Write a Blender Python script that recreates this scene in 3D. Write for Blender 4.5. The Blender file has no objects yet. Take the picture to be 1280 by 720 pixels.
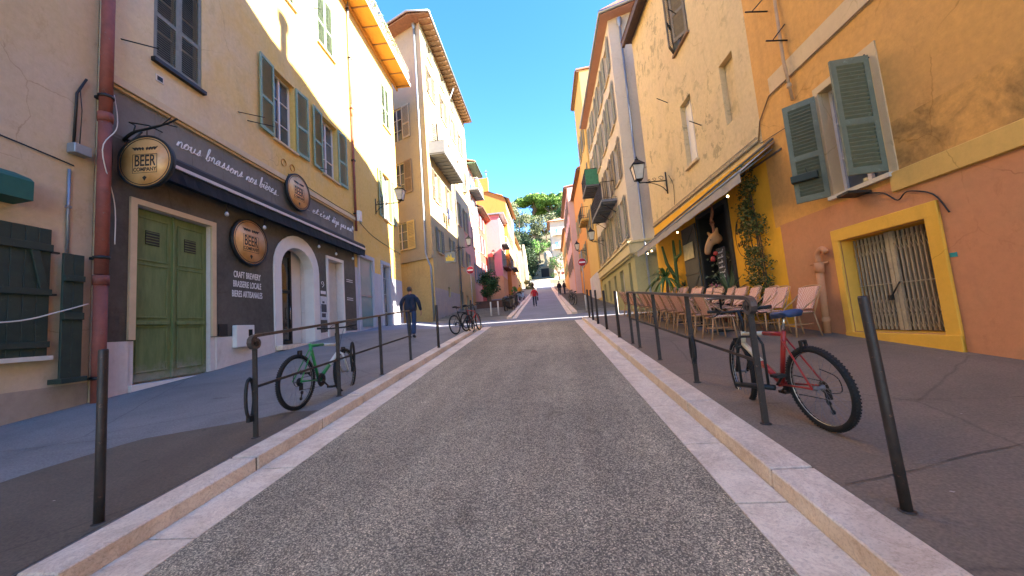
import bpy, bmesh, math, random
from mathutils import Vector, Matrix
random.seed(7)
S = bpy.context.scene
C = S.collection
R = math.radians

# ------------------------------------------------------------------ camera, sky, sun, exposure
cam = bpy.data.objects.new('camera', bpy.data.cameras.new('camera'))
C.objects.link(cam)
cam.data.sensor_width = 36.0
cam.data.lens = 36.0 * 460 / 1280
cam.data.clip_start = 0.05
cam.data.clip_end = 2000
CH = 1.45
up = Vector((-.08, 1, -44.4 / 460)).normalized()
fw = Vector((46, -40.7, -460)); fw = (fw - up * fw.dot(up)).normalized()
rt = fw.cross(up)
m3 = Matrix((rt, fw, up))
cam.matrix_world = Matrix.Translation((0, 0, CH)) @ m3.to_4x4()
S.camera = cam
SUN_EL, SUN_AZ = 32.0, 106.0
W = bpy.data.worlds.new('World'); S.world = W; W.use_nodes = True
nt = W.node_tree; nt.nodes.clear()
sky = nt.nodes.new('ShaderNodeTexSky'); sky.sky_type = 'NISHITA'; sky.sun_disc = False
sky.sun_elevation = R(SUN_EL); sky.sun_rotation = R(SUN_AZ)
sky.air_density = 1.0; sky.dust_density = 0.0; sky.ozone_density = 3.0; sky.altitude = 0
bg = nt.nodes.new('ShaderNodeBackground'); bg.inputs[1].default_value = 0.08
wo = nt.nodes.new('ShaderNodeOutputWorld')
hs = nt.nodes.new('ShaderNodeHueSaturation'); hs.inputs['Saturation'].default_value = 1.27; hs.inputs['Hue'].default_value = .508; nt.links.new(sky.outputs[0], hs.inputs['Color']); nt.links.new(hs.outputs[0], bg.inputs[0]); nt.links.new(bg.outputs[0], wo.inputs[0])
sl = bpy.data.lights.new('sun', 'SUN'); sl.energy = 4.3; sl.angle = R(0.5); sl.color = (1, .9, .76)
sun = bpy.data.objects.new('sun', sl); C.objects.link(sun)
sv = Vector((math.sin(R(SUN_AZ)) * math.cos(R(SUN_EL)), math.cos(R(SUN_AZ)) * math.cos(R(SUN_EL)), math.sin(R(SUN_EL))))
sun.rotation_euler = sv.to_track_quat('Z', 'Y').to_euler()
S.view_settings.view_transform = 'Standard'; S.view_settings.look = 'None'
S.view_settings.exposure = 3.25; S.view_settings.gamma = 1.0
S.view_settings.use_curve_mapping = False
S.render.engine = 'CYCLES'
S.cycles.use_denoising = True
S.cycles.max_bounces = 8; S.cycles.diffuse_bounces = 5; S.cycles.glossy_bounces = 2
S.cycles.transparent_max_bounces = 6
S.cycles.caustics_reflective = False; S.cycles.caustics_refractive = False

# ------------------------------------------------------------------ materials
def lin(c):
    if isinstance(c, str): c = tuple(int(c[i:i + 2], 16) / 255 for i in (0, 2, 4))
    return tuple(x / 12.92 if x <= .04045 else ((x + .055) / 1.055) ** 2.4 for x in c) + (1,)
_m = {}
def newmat(name):
    m = bpy.data.materials.new(name); m.use_nodes = True
    n = m.node_tree; n.nodes.clear()
    o = n.nodes.new('ShaderNodeOutputMaterial'); b = n.nodes.new('ShaderNodeBsdfPrincipled')
    n.links.new(b.outputs[0], o.inputs[0])
    return m, n, b
def coords(n, kind='Position', scale=(1, 1, 1)):
    if kind == 'Position': s = n.nodes.new('ShaderNodeNewGeometry').outputs['Position']
    else: s = n.nodes.new('ShaderNodeTexCoord').outputs['Object']
    mp = n.nodes.new('ShaderNodeMapping'); mp.inputs['Scale'].default_value = scale
    n.links.new(s, mp.inputs['Vector']); return mp.outputs[0]
def noise(n, vec, scale, detail=4, rough=.6, dist=0):
    t = n.nodes.new('ShaderNodeTexNoise'); t.inputs['Scale'].default_value = scale
    t.inputs['Detail'].default_value = detail; t.inputs['Roughness'].default_value = rough
    t.inputs['Distortion'].default_value = dist
    n.links.new(vec, t.inputs['Vector']); return t.outputs[0]
def ramp(n, fac, stops):
    r = n.nodes.new('ShaderNodeValToRGB'); e = r.color_ramp.elements
    e[0].position, e[0].color = stops[0][0], stops[0][1]; e[1].position, e[1].color = stops[-1][0], stops[-1][1]
    for p, c in stops[1:-1]:
        x = e.new(p); x.color = c
    n.links.new(fac, r.inputs[0]); return r.outputs[0]
def mix(n, fac, a, b, mode='MIX'):
    x = n.nodes.new('ShaderNodeMix'); x.data_type = 'RGBA'; x.blend_type = mode
    if hasattr(fac, 'links') or hasattr(fac, 'is_linked'): n.links.new(fac, x.inputs[0])
    else: x.inputs[0].default_value = fac
    for v, i in ((a, 6), (b, 7)):
        if isinstance(v, tuple): x.inputs[i].default_value = v
        else: n.links.new(v, x.inputs[i])
    return x.outputs[2]
def bump(n, b, h, strength=.3, dist=.01):
    x = n.nodes.new('ShaderNodeBump'); x.inputs['Strength'].default_value = strength
    x.inputs['Distance'].default_value = dist
    n.links.new(h, x.inputs['Height']); n.links.new(x.outputs[0], b.inputs['Normal'])
G1, W1 = (0, 0, 0, 1), (1, 1, 1, 1)
def mul(c, k): return (c[0] * k, c[1] * k, c[2] * k, 1)

def plaster(key, base, patch, dirt='6a5a4c', pamt=.5, damt=.35, fine=.12, peel=None, psc=.45, rough=.88, grad=None):
    """old painted render: big tone patches, rain streaks, small grime and optional peeling"""
    if key in _m: return _m[key]
    m, n, b = newmat(key)
    v = coords(n)
    soft = lambda c, k=.93: tuple(sum(c[:3]) / 3 * (1 - k) + x * k for x in c[:3]) + (1,)
    c1, c2, cd = soft(lin(base)), soft(lin(patch)), lin(dirt)
    big = ramp(n, noise(n, v, psc, 5, .62, .6), [(.42, G1), (.62, W1)])
    f = n.nodes.new('ShaderNodeMath'); f.operation = 'MULTIPLY'; f.inputs[1].default_value = pamt
    n.links.new(big, f.inputs[0]); col = mix(n, f.outputs[0], c1, c2)
    if grad:          # wall's own yellower tone along its length, with sunlit yellow put into it
        sp = n.nodes.new('ShaderNodeSeparateXYZ'); n.links.new(v, sp.inputs[0])
        a = n.nodes.new('ShaderNodeMapRange'); a.inputs[1].default_value = grad[0]; a.inputs[2].default_value = grad[1]; n.links.new(sp.outputs[1], a.inputs[0])
        nn = n.nodes.new('ShaderNodeMath'); nn.operation = 'MULTIPLY_ADD'; nn.inputs[1].default_value = 1.6; nn.inputs[2].default_value = -.8; n.links.new(noise(n, v, .5, 5, .6, .5), nn.inputs[0])
        ad = n.nodes.new('ShaderNodeMath'); ad.operation = 'ADD'; ad.use_clamp = True; n.links.new(a.outputs[0], ad.inputs[0]); n.links.new(nn.outputs[0], ad.inputs[1])
        col = mix(n, ad.outputs[0], col, soft(lin(grad[2])))
    sv_ = coords(n, scale=(2.2, 2.2, .16))
    st = ramp(n, noise(n, sv_, 1.5, 6, .7), [(.5, G1), (.78, W1)])
    big2 = ramp(n, noise(n, v, .8, 3, .6), [(.38, G1), (.66, W1)])
    k = n.nodes.new('ShaderNodeMath'); k.operation = 'MULTIPLY'; n.links.new(st, k.inputs[0]); n.links.new(big2, k.inputs[1])
    k2 = n.nodes.new('ShaderNodeMath'); k2.operation = 'MULTIPLY'; k2.inputs[1].default_value = damt; n.links.new(k.outputs[0], k2.inputs[0])
    col = mix(n, k2.outputs[0], col, cd)
    fn = noise(n, v, 9, 8, .72)
    col = mix(n, fine * 2.2, col, ramp(n, fn, [(.3, mul(c1, .55)), (.7, mul(c1, 1.25))]))
    cv = n.nodes.new('ShaderNodeTexVoronoi'); cv.feature = 'DISTANCE_TO_EDGE'; cv.inputs['Scale'].default_value = .55
    wp = n.nodes.new('ShaderNodeTexNoise'); wp.inputs['Scale'].default_value = 1.7; wp.inputs['Detail'].default_value = 8; n.links.new(v, wp.inputs['Vector'])
    col_w = mix(n, .3, v, wp.outputs['Color']); n.links.new(col_w, cv.inputs['Vector'])
    ck = ramp(n, cv.outputs[0], [(0, (.72, .68, .62, 1)), (.0025, W1)]); ckm = ramp(n, noise(n, v, .6, 3, .6), [(.48, G1), (.58, W1)])
    col = mix(n, ckm, col, mix(n, 1.0, col, ck, 'MULTIPLY'))
    sp_ = ramp(n, noise(n, coords(n, scale=(1, 1, .55)), 3.1, 9, .78, .3), [(.56, W1), (.72, (.74, .68, .6, 1))]); col = mix(n, .75, col, sp_, 'MULTIPLY')
    if peel:
        pv = noise(n, v, 2.3, 9, .75, .4); msk = ramp(n, noise(n, v, .38, 3, .6), [(.42, G1), (.55, W1)])
        pk = ramp(n, pv, [(.54, G1), (.57, W1)])
        q = n.nodes.new('ShaderNodeMath'); q.operation = 'MULTIPLY'; n.links.new(pk, q.inputs[0]); n.links.new(msk, q.inputs[1])
        q2 = n.nodes.new('ShaderNodeMath'); q2.operation = 'MULTIPLY'; q2.inputs[1].default_value = .7; n.links.new(q.outputs[0], q2.inputs[0])
        col = mix(n, q2.outputs[0], col, lin(peel))
    n.links.new(col, b.inputs['Base Color']); b.inputs['Roughness'].default_value = rough
    b.inputs['Specular IOR Level'].default_value = .2
    bump(n, b, noise(n, v, 22, 8, .7), .35, .012)
    _m[key] = m; return m
def paint(key, col, rough=.5, metal=0, var=.25, scale=6, coord='Object', spec=.5, bmp=.1, wear=None):
    if key in _m: return _m[key]
    m, n, b = newmat(key); v = coords(n, coord)
    c = lin(col); nz = noise(n, v, scale, 6, .68)
    cc = ramp(n, nz, [(.25, mul(c, 1 - var)), (.75, mul(c, 1 + var))])
    if wear:
        w = ramp(n, noise(n, v, scale * 2.3, 8, .75), [(.6, G1), (.66, W1)]); cc = mix(n, w, cc, lin(wear))
    n.links.new(cc, b.inputs['Base Color'])
    b.inputs['Roughness'].default_value = rough; b.inputs['Metallic'].default_value = metal
    b.inputs['Specular IOR Level'].default_value = spec
    if bmp: bump(n, b, noise(n, v, scale * 5, 5, .7), bmp, .004)
    _m[key] = m; return m
def emis(key, col, s):
    m, n, b = newmat(key); b.inputs['Base Color'].default_value = lin(col)
    b.inputs['Emission Color'].default_value = lin(col); b.inputs['Emission Strength'].default_value = s
    return m

# ------------------------------------------------------------------ mesh building
class MB:
    def __init__(s): s.v = []; s.f = []; s.m = []; s.smooth = []
    def add(s, vs, fs, mi=0, sm=False):
        o = len(s.v); s.v += [tuple(v) for v in vs]
        for f in fs: s.f.append(tuple(i + o for i in f)); s.m.append(mi); s.smooth.append(sm)
    def box(s, x0, x1, y0, y1, z0, z1, mi=0, fn=None):
        vs = [(x, y, z) for x in (x0, x1) for y in (y0, y1) for z in (z0, z1)]
        if fn: vs = [fn(*v) for v in vs]
        s.add(vs, [(0, 1, 3, 2), (4, 6, 7, 5), (0, 4, 5, 1), (2, 3, 7, 6), (0, 2, 6, 4), (1, 5, 7, 3)], mi)
    def quad(s, a, b, c, d, mi=0): s.add([a, b, c, d], [(0, 1, 2, 3)], mi)
    def tube(s, pts, r, seg=8, mi=0, closed=False, cap=True):
        pts = [Vector(p) for p in pts]; n = len(pts)
        rs = r if isinstance(r, (list, tuple)) else [r] * n
        vs = []; prev = None
        for i, p in enumerate(pts):
            a = pts[(i - 1) % n] if (closed or i > 0) else p
            c = pts[(i + 1) % n] if (closed or i < n - 1) else p
            t = (c - a)
            t = t.normalized() if t.length > 1e-9 else Vector((0, 0, 1))
            if prev is None: x = t.orthogonal().normalized()
            else:
                x = prev - t * prev.dot(t)
                x = x.normalized() if x.length > 1e-6 else t.orthogonal().normalized()
            prev = x; y = t.cross(x)
            for k in range(seg):
                an = 2 * math.pi * k / seg
                vs.append(p + (x * math.cos(an) + y * math.sin(an)) * rs[i])
        fs = []
        for i in range(n if closed else n - 1):
            j = (i + 1) % n
            for k in range(seg):
                k2 = (k + 1) % seg
                fs.append((i * seg + k, i * seg + k2, j * seg + k2, j * seg + k))
        if cap and not closed: fs += [tuple(range(seg))[::-1], tuple((n - 1) * seg + k for k in range(seg))]
        s.add(vs, fs, mi, seg > 4)
    def lathe(s, prof, c=(0, 0, 0), seg=24, mi=0, axis='z', a0=0, a1=360):
        """prof: (radius, height) pairs"""
        vs = []; full = abs(a1 - a0) >= 360; ns = seg if full else seg + 1
        for k in range(ns):
            a = R(a0 + (a1 - a0) * k / seg); ca, sa = math.cos(a), math.sin(a)
            for r, h in prof:
                p = {'z': (r * ca, r * sa, h), 'y': (r * ca, h, r * sa), 'x': (h, r * ca, r * sa)}[axis]
                vs.append((p[0] + c[0], p[1] + c[1], p[2] + c[2]))
        m = len(prof); fs = []
        for k in range(seg):
            k2 = (k + 1) % ns
            for i in range(m - 1): fs.append((k * m + i, k2 * m + i, k2 * m + i + 1, k * m + i + 1))
        s.add(vs, fs, mi, True)
    def prism(s, poly, z0, z1, mi=0, fn=None):
        n = len(poly); vs = [(x, y, z0) for x, y in poly] + [(x, y, z1) for x, y in poly]
        if fn: vs = [fn(*v) for v in vs]
        s.add(vs, [tuple(range(n))[::-1], tuple(range(n, 2 * n))] + [(i, (i + 1) % n, n + (i + 1) % n, n + i) for i in range(n)], mi)
    def xf(s, M):
        s.v = [tuple(M @ Vector(v)) for v in s.v]; return s
    def mesh(s, name, mats, off=(0, 0, 0), bevel=0):
        me = bpy.data.meshes.new(name)
        me.from_pydata([(v[0] - off[0], v[1] - off[1], v[2] - off[2]) for v in s.v], [], s.f)
        for x in (mats if isinstance(mats, (list, tuple)) else [mats]): me.materials.append(x)
        me.polygons.foreach_set('material_index', s.m)
        me.polygons.foreach_set('use_smooth', s.smooth)
        me.validate(); me.update()
        bm = bmesh.new(); bm.from_mesh(me)
        bmesh.ops.recalc_face_normals(bm, faces=bm.faces)
        bm.to_mesh(me); bm.free()
        return me

OFF = {}
def thing(name, loc, label, cat, group=None, rz=0):
    o = bpy.data.objects.new(name, None); C.objects.link(o); o.location = loc; o.rotation_euler = (0, 0, rz)
    o.empty_display_size = .2
    OFF[o] = Vector(loc) if rz == 0 else Vector((0, 0, 0))
    o['label'] = label; o['category'] = cat
    if group: o['group'] = group
    return o
def part(name, mb, mats, par, bevel=0, label=None, local=False, kind=None):
    """a part built in world coordinates (or in its thing's own when the thing is rotated / local)"""
    off = Vector((0, 0, 0)) if local else OFF[par]
    o = bpy.data.objects.new(name, mb.mesh(name, mats, off)); C.objects.link(o); o.parent = par
    OFF[o] = off
    if bevel: bev(o, bevel)
    if label: o['label'] = label
    if kind: o['kind'] = kind
    return o
def single(name, mb, mats, loc, label, cat, group=None, bevel=0):
    """a thing that is one mesh, modelled in world coordinates, origin at loc"""
    o = bpy.data.objects.new(name, mb.mesh(name, mats, loc)); C.objects.link(o); o.location = loc
    o['label'] = label; o['category'] = cat
    if group: o['group'] = group
    if bevel: bev(o, bevel)
    OFF[o] = Vector(loc)
    return o
def struct(name, mb, mats, kind='structure', bevel=0):
    o = bpy.data.objects.new(name, mb.mesh(name, mats)); C.objects.link(o); o['kind'] = kind
    if bevel: bev(o, bevel)
    return o
def bev(o, w, seg=1):
    b = o.modifiers.new('bevel', 'BEVEL'); b.width = w; b.segments = seg; b.limit_method = 'ANGLE'; b.angle_limit = R(40)
def dup(o, par=None, loc=None, rz=None, label=None):
    c = o.copy(); C.objects.link(c)
    if par is not None: c.parent = par
    if loc is not None: c.location = loc
    if rz is not None: c.rotation_euler = (0, 0, rz)
    if label: c['label'] = label
    for ch in list(o.children): dup(ch, c)
    return c
ORD = ['first', 'second', 'third', 'fourth', 'fifth', 'sixth', 'seventh', 'eighth', 'ninth', 'tenth', 'eleventh', 'twelfth', 'thirteenth', 'fourteenth', 'fifteenth', 'sixteenth']

# ground profile along the street (height of the carriageway)
PROF = [(-60, -5.4), (0, 0), (15.4, 1.386), (22.4, 1.73), (42, 3.98), (76, 7.9), (100, 13.2), (400, 14)]
def lerp(tab, y):
    if y <= tab[0][0]: return tab[0][1]
    for (a, p), (b, q) in zip(tab, tab[1:]):
        if y <= b: return p + (q - p) * (y - a) / (b - a)
    return tab[-1][1]
def gz(y): return lerp(PROF, y)
WALLZ = [(-60, -5.28), (4.7, .55), (5.8, .66), (8.3, .88), (10.6, 1.17), (14.7, 1.6), (17.9, 1.8), (22.0, 1.98), (30, 2.7), (80, 8.5)]
def swz(x, y):
    """height of the near pavements"""
    e = .12 if y < 15.0 else max(.012, .12 - (y - 15.0) * .09)
    k = gz(y) + e
    if x < -3.08:
        t = min(1, (-3.08 - x) / 5.2); t = max(0, (t - .25) / .75)
        return k + (max(lerp(WALLZ, y), k) - k) * t
    return k

class Frame:
    """wall coordinates: u is world Y (or X when axis='x') along the wall, z up, o outward"""
    def __init__(s, A, B, n, axis='y'):
        A = Vector(A).to_3d(); B = Vector(B).to_3d(); d = (B - A).normalized()
        i = 1 if axis == 'y' else 0
        s.A = A; s.i = i; s.k = 1 / d[i]; s.d = d; s.u0 = A[i]
        nn = Vector((-d.y, d.x, 0)); s.n = nn if nn.dot(Vector(n).to_3d()) > 0 else -nn
    def P(s, u, z, o=0):
        p = s.A + s.d * ((u - s.u0) * s.k) + s.n * o; return (p.x, p.y, z)
    def fn(s): return lambda u, o, z: s.P(u, z, o)
    def box(s, mb, u0, u1, z0, z1, o0, o1, mi=0): mb.box(u0, u1, o0, o1, z0, z1, mi, s.fn())
    def ang(s): return math.atan2(s.d.y * (1 if s.k > 0 else -1), s.d.x * (1 if s.k > 0 else -1))
    def len(s, u0, u1): return abs((u1 - u0) * s.k)

def wall_grid(mb, F, u0, u1, z0, z1, holes=(), zones=(), depth=.28, top=None, mi=0):
    """front face of a wall with real openings; holes: (u0,u1,z0,z1[,depth[,mat of reveal]]); zones paint cells"""
    us = {u0, u1}; zs = {z0, z1}
    for h in holes: us |= {h[0], h[1]}; zs |= {h[2], h[3]}
    for h in zones: us |= {max(u0, min(u1, h[0])), max(u0, min(u1, h[1]))}; zs |= {max(z0, min(z1, h[2])), max(z0, min(z1, h[3]))}
    us = sorted(us); zs = sorted(zs)
    for a, b in zip(us, us[1:]):
        if b - a < 1e-6: continue
        for c, d in zip(zs, zs[1:]):
            if d - c < 1e-6: continue
            uc, zc = (a + b) / 2, (c + d) / 2
            if any(h[0] < uc < h[1] and h[2] < zc < h[3] for h in holes): continue
            k = mi
            for h in zones:
                if h[0] < uc < h[1] and h[2] < zc < h[3]: k = h[4]
            mb.quad(F.P(a, c), F.P(b, c), F.P(b, d), F.P(a, d), k)
    for h in holes:
        dp = h[4] if len(h) > 4 else depth; k = h[5] if len(h) > 5 else mi
        a, b, c, d = h[:4]
        mb.quad(F.P(a, c), F.P(a, d), F.P(a, d, -dp), F.P(a, c, -dp), k)
        mb.quad(F.P(b, c), F.P(b, d), F.P(b, d, -dp), F.P(b, c, -dp), k)
        mb.quad(F.P(a, c), F.P(b, c), F.P(b, c, -dp), F.P(a, c, -dp), k)
        mb.quad(F.P(a, d), F.P(b, d), F.P(b, d, -dp), F.P(a, d, -dp), k)
        mb.quad(F.P(a, c, -dp), F.P(b, c, -dp), F.P(b, d, -dp), F.P(a, d, -dp), k)

# ------------------------------------------------------------------ windows and shutters (parts of buildings)
_sh = {}
def shutter_mesh(w, h, mat, gap, full=False, plain=False, fl=1):
    key = (round(w, 2), round(h, 2), mat.name, gap, full, plain, fl)
    if key in _sh: return _sh[key]
    b = MB(); t = .02; s = min(.075, w * .16)
    b.box(0, s, -t, t, 0, h); b.box(w - s, w, -t, t, 0, h)
    b.box(s, w - s, -t, t, 0, s * 1.5); b.box(s, w - s, -t, t, h - s * 1.3, h); b.box(s, w - s, -t, t, h * .42, h * .42 + s * 1.3)
    if plain:
        b.box(s, w - s, -t * .4, t * .4, s * 1.5, h - s * 1.3)
    else:
        for za, zb in ((s * 1.5, h * .42), (h * .42 + s * 1.3, h - s * 1.3)):
            n = max(2, int((zb - za) / gap))
            for i in range(n):
                z = za + (i + .5) * (zb - za) / n; q = gap * .37 * fl
                b.add([(s, -t * .9, z - q), (w - s, -t * .9, z - q), (w - s, t * .9, z + q), (s, t * .9, z + q),
                       (s, -t * .9, z - q + .009), (w - s, -t * .9, z - q + .009), (w - s, t * .9, z + q + .009), (s, t * .9, z + q + .009)],
                      [(0, 1, 2, 3), (7, 6, 5, 4), (0, 4, 5, 1), (2, 6, 7, 3)])
    me = b.mesh('shutter', mat); _sh[key] = me; return me
def shutter(F, par, u, z, w, h, side, mat, ang=0, off=.05, gap=.06, plain=False, label=None):
    """leaf hinged at u, reaching w along +/-u, swung ang degrees off the wall"""
    me = shutter_mesh(w, h, mat, gap, plain=plain, fl=side)
    o = bpy.data.objects.new('shutter', me); C.objects.link(o); o.parent = par
    dv = F.d * (1 if F.k > 0 else -1) * side
    a = R(ang); dv = dv * math.cos(a) + F.n * math.sin(a)
    o.location = Vector(F.P(u, z, off)) - OFF[par]; o.rotation_euler = (0, 0, math.atan2(dv.y, dv.x))
    if label: o['label'] = label
    return o
def window(F, par, u0, u1, z0, z1, fmat, gmat, depth=.2, sill=None, mode=None, smat=None, gap=.06, muntins=3, sw=None, plain=False, smode=None, curtain=None):
    b = MB(); t = .055; o0, o1 = -depth, -depth + .06
    def bx(a, c, d, e, q0=o0, q1=o1): F.box(b, a, c, d, e, q0, q1)
    k = abs(F.k); tu = t / k; m = (u0 + u1) / 2
    bx(u0, u0 + tu, z0, z1); bx(u1 - tu, u1, z0, z1); bx(u0 + tu, u1 - tu, z0, z0 + t); bx(u0 + tu, u1 - tu, z1 - t, z1)
    if F.len(u0, u1) > .7: bx(m - tu * .6, m + tu * .6, z0 + t, z1 - t, o0, o1 + .008)
    for i in range(1, muntins): 
        z = z0 + (z1 - z0) * i / muntins; bx(u0 + tu, u1 - tu, z - .014, z + .014, o0 + .01, o1 - .012)
    w = part('window', b, fmat, par)
    g = MB(); F.box(g, u0 + tu * .5, u1 - tu * .5, z0 + t * .5, z1 - t * .5, o0 - .004, o0 + .012); part('pane', g, gmat, w)
    if curtain:
        g = MB(); 
        F.box(g, u0 + tu, m - tu*.7, z0 + t, z1 - t, o0 + .014, o0 + .02); part('curtain', g, curtain, w)
    if sill:
        g = MB(); F.box(g, u0 - .06, u1 + .06, z0 - .07, z0 - .002, -.02, .09); part('sill', g, sill, w)
    if mode:
        W_ = F.len(u0, u1) / 2 if sw is None else sw
        h = z1 - z0
        if mode == 'closed':
            shutter(F, w, u0 + .01, z0, W_ - .01, h, 1, smat, 0, -.03, gap, plain); shutter(F, w, u1 - .01, z0, W_ - .01, h, -1, smat, 0, -.03, gap, plain)
        elif mode == 'open':
            shutter(F, w, u0 - .02, z0, W_, h, -1, smat, 4, .04, gap, plain); shutter(F, w, u1 + .02, z0, W_, h, 1, smat, 3, .04, gap, plain)
        elif mode == 'ajar':
            shutter(F, w, u0, z0, W_, h, 1, smat, 28, .02, gap, plain); shutter(F, w, u1, z0, W_, h, -1, smat, 40, .02, gap, plain)
        elif mode == 'half':
            shutter(F, w, u0, z0, W_, h, 1, smat, 0, -.03, gap, plain); shutter(F, w, u1 + .02, z0, W_, h, 1, smat, 6, .04, gap, plain)
        elif mode == 'left':
            shutter(F, w, u0 - .02, z0, W_, h, -1, smat, 5, .04, gap, plain)
        elif mode == 'out':
            shutter(F, w, u0, z0, W_, h, -1, smat, 60, .03, gap, plain); shutter(F, w, u1, z0, W_, h, 1, smat, 60, .03, gap, plain)
    return w

def text_obj(name, body, par, M, size, mat, ext=.004, sx=1, bold=0, align='CENTER', sp=1.0):
    cu = bpy.data.curves.new(name, 'FONT'); cu.body = body; cu.size = size; cu.extrude = ext; cu.offset = bold
    cu.align_x = align; cu.align_y = 'CENTER'; cu.space_character = sp
    t = bpy.data.objects.new(name, cu); C.objects.link(t)
    dg = bpy.context.evaluated_depsgraph_get()
    me = bpy.data.meshes.new_from_object(t.evaluated_get(dg)); me.name = name
    C.objects.unlink(t); bpy.data.objects.remove(t); bpy.data.curves.remove(cu)
    for v in me.vertices: v.co = (v.co.x * sx, v.co.y, v.co.z)
    me.transform(M); me.transform(Matrix.Translation(-OFF[par]))
    me.materials.clear(); me.materials.append(mat)
    o = bpy.data.objects.new(name, me); C.objects.link(o); o.parent = par; OFF[o] = OFF[par]
    return o
def facing(p, x, y):
    x = Vector(x).normalized(); y = Vector(y).normalized(); z = x.cross(y)
    M = Matrix((x, y, z)).transposed().to_4x4(); M.translation = Vector(p); return M

# handwriting as strokes: letters on a unit x-height
L_ = {'n': (.95, [[(0, .1), (.12, .9), (.16, .05), (.22, .6), (.45, 1), (.6, .7), (.62, .1), (.8, 0), (.95, .2)]]),
 'o': (.85, [[(0, .2), (.3, 1), (.05, .75), (.05, .25), (.3, 0), (.58, .3), (.5, .85), (.3, 1), (.6, .75), (.85, .8)]]),
 'u': (.95, [[(0, .2), (.12, 1), (.12, .3), (.3, 0), (.55, .2), (.65, 1), (.65, .2), (.95, .2)]]),
 's': (.8, [[(0, .0), (.3, .6), (.42, 1.15), (.5, .5), (.45, .05), (.15, 0), (.3, .15), (.8, .2)]]),
 'b': (.9, [[(0, .2), (.3, 1.6), (.3, 2.3), (.12, 2.1), (.1, .4), (.3, 0), (.55, .3), (.45, .9), (.9, .8)]]),
 'r': (.8, [[(0, .2), (.15, 1.1), (.35, .9), (.45, .95), (.45, .2), (.6, 0), (.8, .2)]]),
 'a': (.95, [[(.0, .2), (.55, .9), (.3, 1), (.05, .6), (.15, .05), (.45, .2), (.6, 1), (.62, .15), (.95, .2)]]),
 'i': (.5, [[(0, .2), (.15, 1), (.18, .15), (.5, .2)], [(.2, 1.5), (.24, 1.55)]]),
 'e': (.75, [[(0, .2), (.4, .6), (.4, .95), (.15, .95), (.05, .4), (.25, 0), (.75, .25)]]),
 'E': (.75, [[(0, .2), (.4, .6), (.4, .95), (.15, .95), (.05, .4), (.25, 0), (.75, .25)], [(.1, 1.7), (.35, 1.35)]]),
 'F': (.75, [[(0, .2), (.4, .6), (.4, .95), (.15, .95), (.05, .4), (.25, 0), (.75, .25)], [(.15, 1.35), (.42, 1.75)]]),
 't': (.6, [[(0, .2), (.2, 1.8), (.2, .2), (.6, .2)], [(0, 1.2), (.5, 1.3)]]),
 'c': (.7, [[(0, .2), (.4, .9), (.15, .9), (.05, .3), (.3, 0), (.7, .3)]]),
 'd': (.95, [[(0, .2), (.5, .9), (.25, .95), (.05, .4), (.3, 0), (.6, .9), (.65, 2.1), (.62, .2), (.95, .2)]]),
 'j': (.6, [[(0, .2), (.3, 1), (.3, -.9), (.1, -1), (.05, -.6), (.6, .2)]]),
 'p': (.9, [[(0, .2), (.2, 1), (.15, -1.1), (.2, .7), (.5, 1), (.55, .3), (.3, 0), (.9, .3)]]),
 'm': (1.3, [[(0, .1), (.12, .9), (.16, .05), (.22, .6), (.42, 1), (.5, .1), (.6, .7), (.82, 1), (.92, .1), (1.3, .2)]]),
 'l': (.55, [[(0, .2), (.35, 1.7), (.3, 2.3), (.12, 2), (.15, .2), (.55, .2)]]),
 'v': (.8, [[(0, .9), (.25, 0), (.5, 1), (.8, .9)]]),
 '.': (.4, [[(.1, 0), (.16, .03)]]), "'": (.25, [[(.1, 1.9), (.08, 1.5)]]), '!': (.5, [[(.25, 2), (.2, .6)], [(.18, .05), (.2, .1)]]),
 ' ': (.8, [])}
def cat_rom(p, k=5):
    out = []
    for i in range(len(p) - 1):
        a, b, c, d = p[max(0, i - 1)], p[i], p[i + 1], p[min(len(p) - 1, i + 2)]
        for j in range(k):
            t = j / k
            out.append(tuple(.5 * ((2 * b[q]) + (-a[q] + c[q]) * t + (2 * a[q] - 5 * b[q] + 4 * c[q] - d[q]) * t * t + (-a[q] + 3 * b[q] - 3 * c[q] + d[q]) * t ** 3) for q in range(len(b))))
    out.append(tuple(p[-1])); return out
def script_mb(F, txt, u0, z0, h, dirn, width, o=.01, r=.008, slope=0):
    tot = sum(L_[c][0] for c in txt); sc = width / tot; b = MB(); x = 0; rnd = random.Random(3)
    for c in txt:
        w, st = L_[c]; jz = rnd.uniform(-.12, .12)
        for s in st:
            pts = [F.P(u0 + dirn * (x + px + .22 * py) * sc / abs(F.k), z0 + (py + jz) * h + slope * (x + px) * sc, o) for px, py in cat_rom(s, 4)]
            b.tube(pts, r, 4)
        x += w
    return b

def leaf_cloud(mb, centers, n, size, rnd, mi=0, squash=.7, flat=.3):
    """leaf sized faces spread through lumpy blobs: centers (x,y,z,r)"""
    tot = sum(c[3] ** 2 for c in centers)
    for c in centers:
        k = max(4, int(n * c[3] ** 2 / tot))
        for _ in range(k):
            d = Vector((rnd.gauss(0, 1), rnd.gauss(0, 1), rnd.gauss(0, 1))).normalized()
            r = c[3] * (.45 + .6 * rnd.random() ** .6)
            p = Vector(c[:3]) + Vector((d.x * r, d.y * r, d.z * r * squash))
            nn = (d + Vector((rnd.uniform(-1, 1), rnd.uniform(-1, 1), rnd.uniform(-1, 1))) * .9).normalized()
            x = nn.orthogonal().normalized(); x = (Matrix.Rotation(rnd.random() * 6.28, 3, nn) @ x); y = nn.cross(x)
            s = size * rnd.uniform(.6, 1.35)
            mb.add([p - x * s, p + y * s * .55, p + x * s, p - y * s * .55], [(0, 1, 2, 3)], mi if isinstance(mi, int) else rnd.choice(mi))
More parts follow.
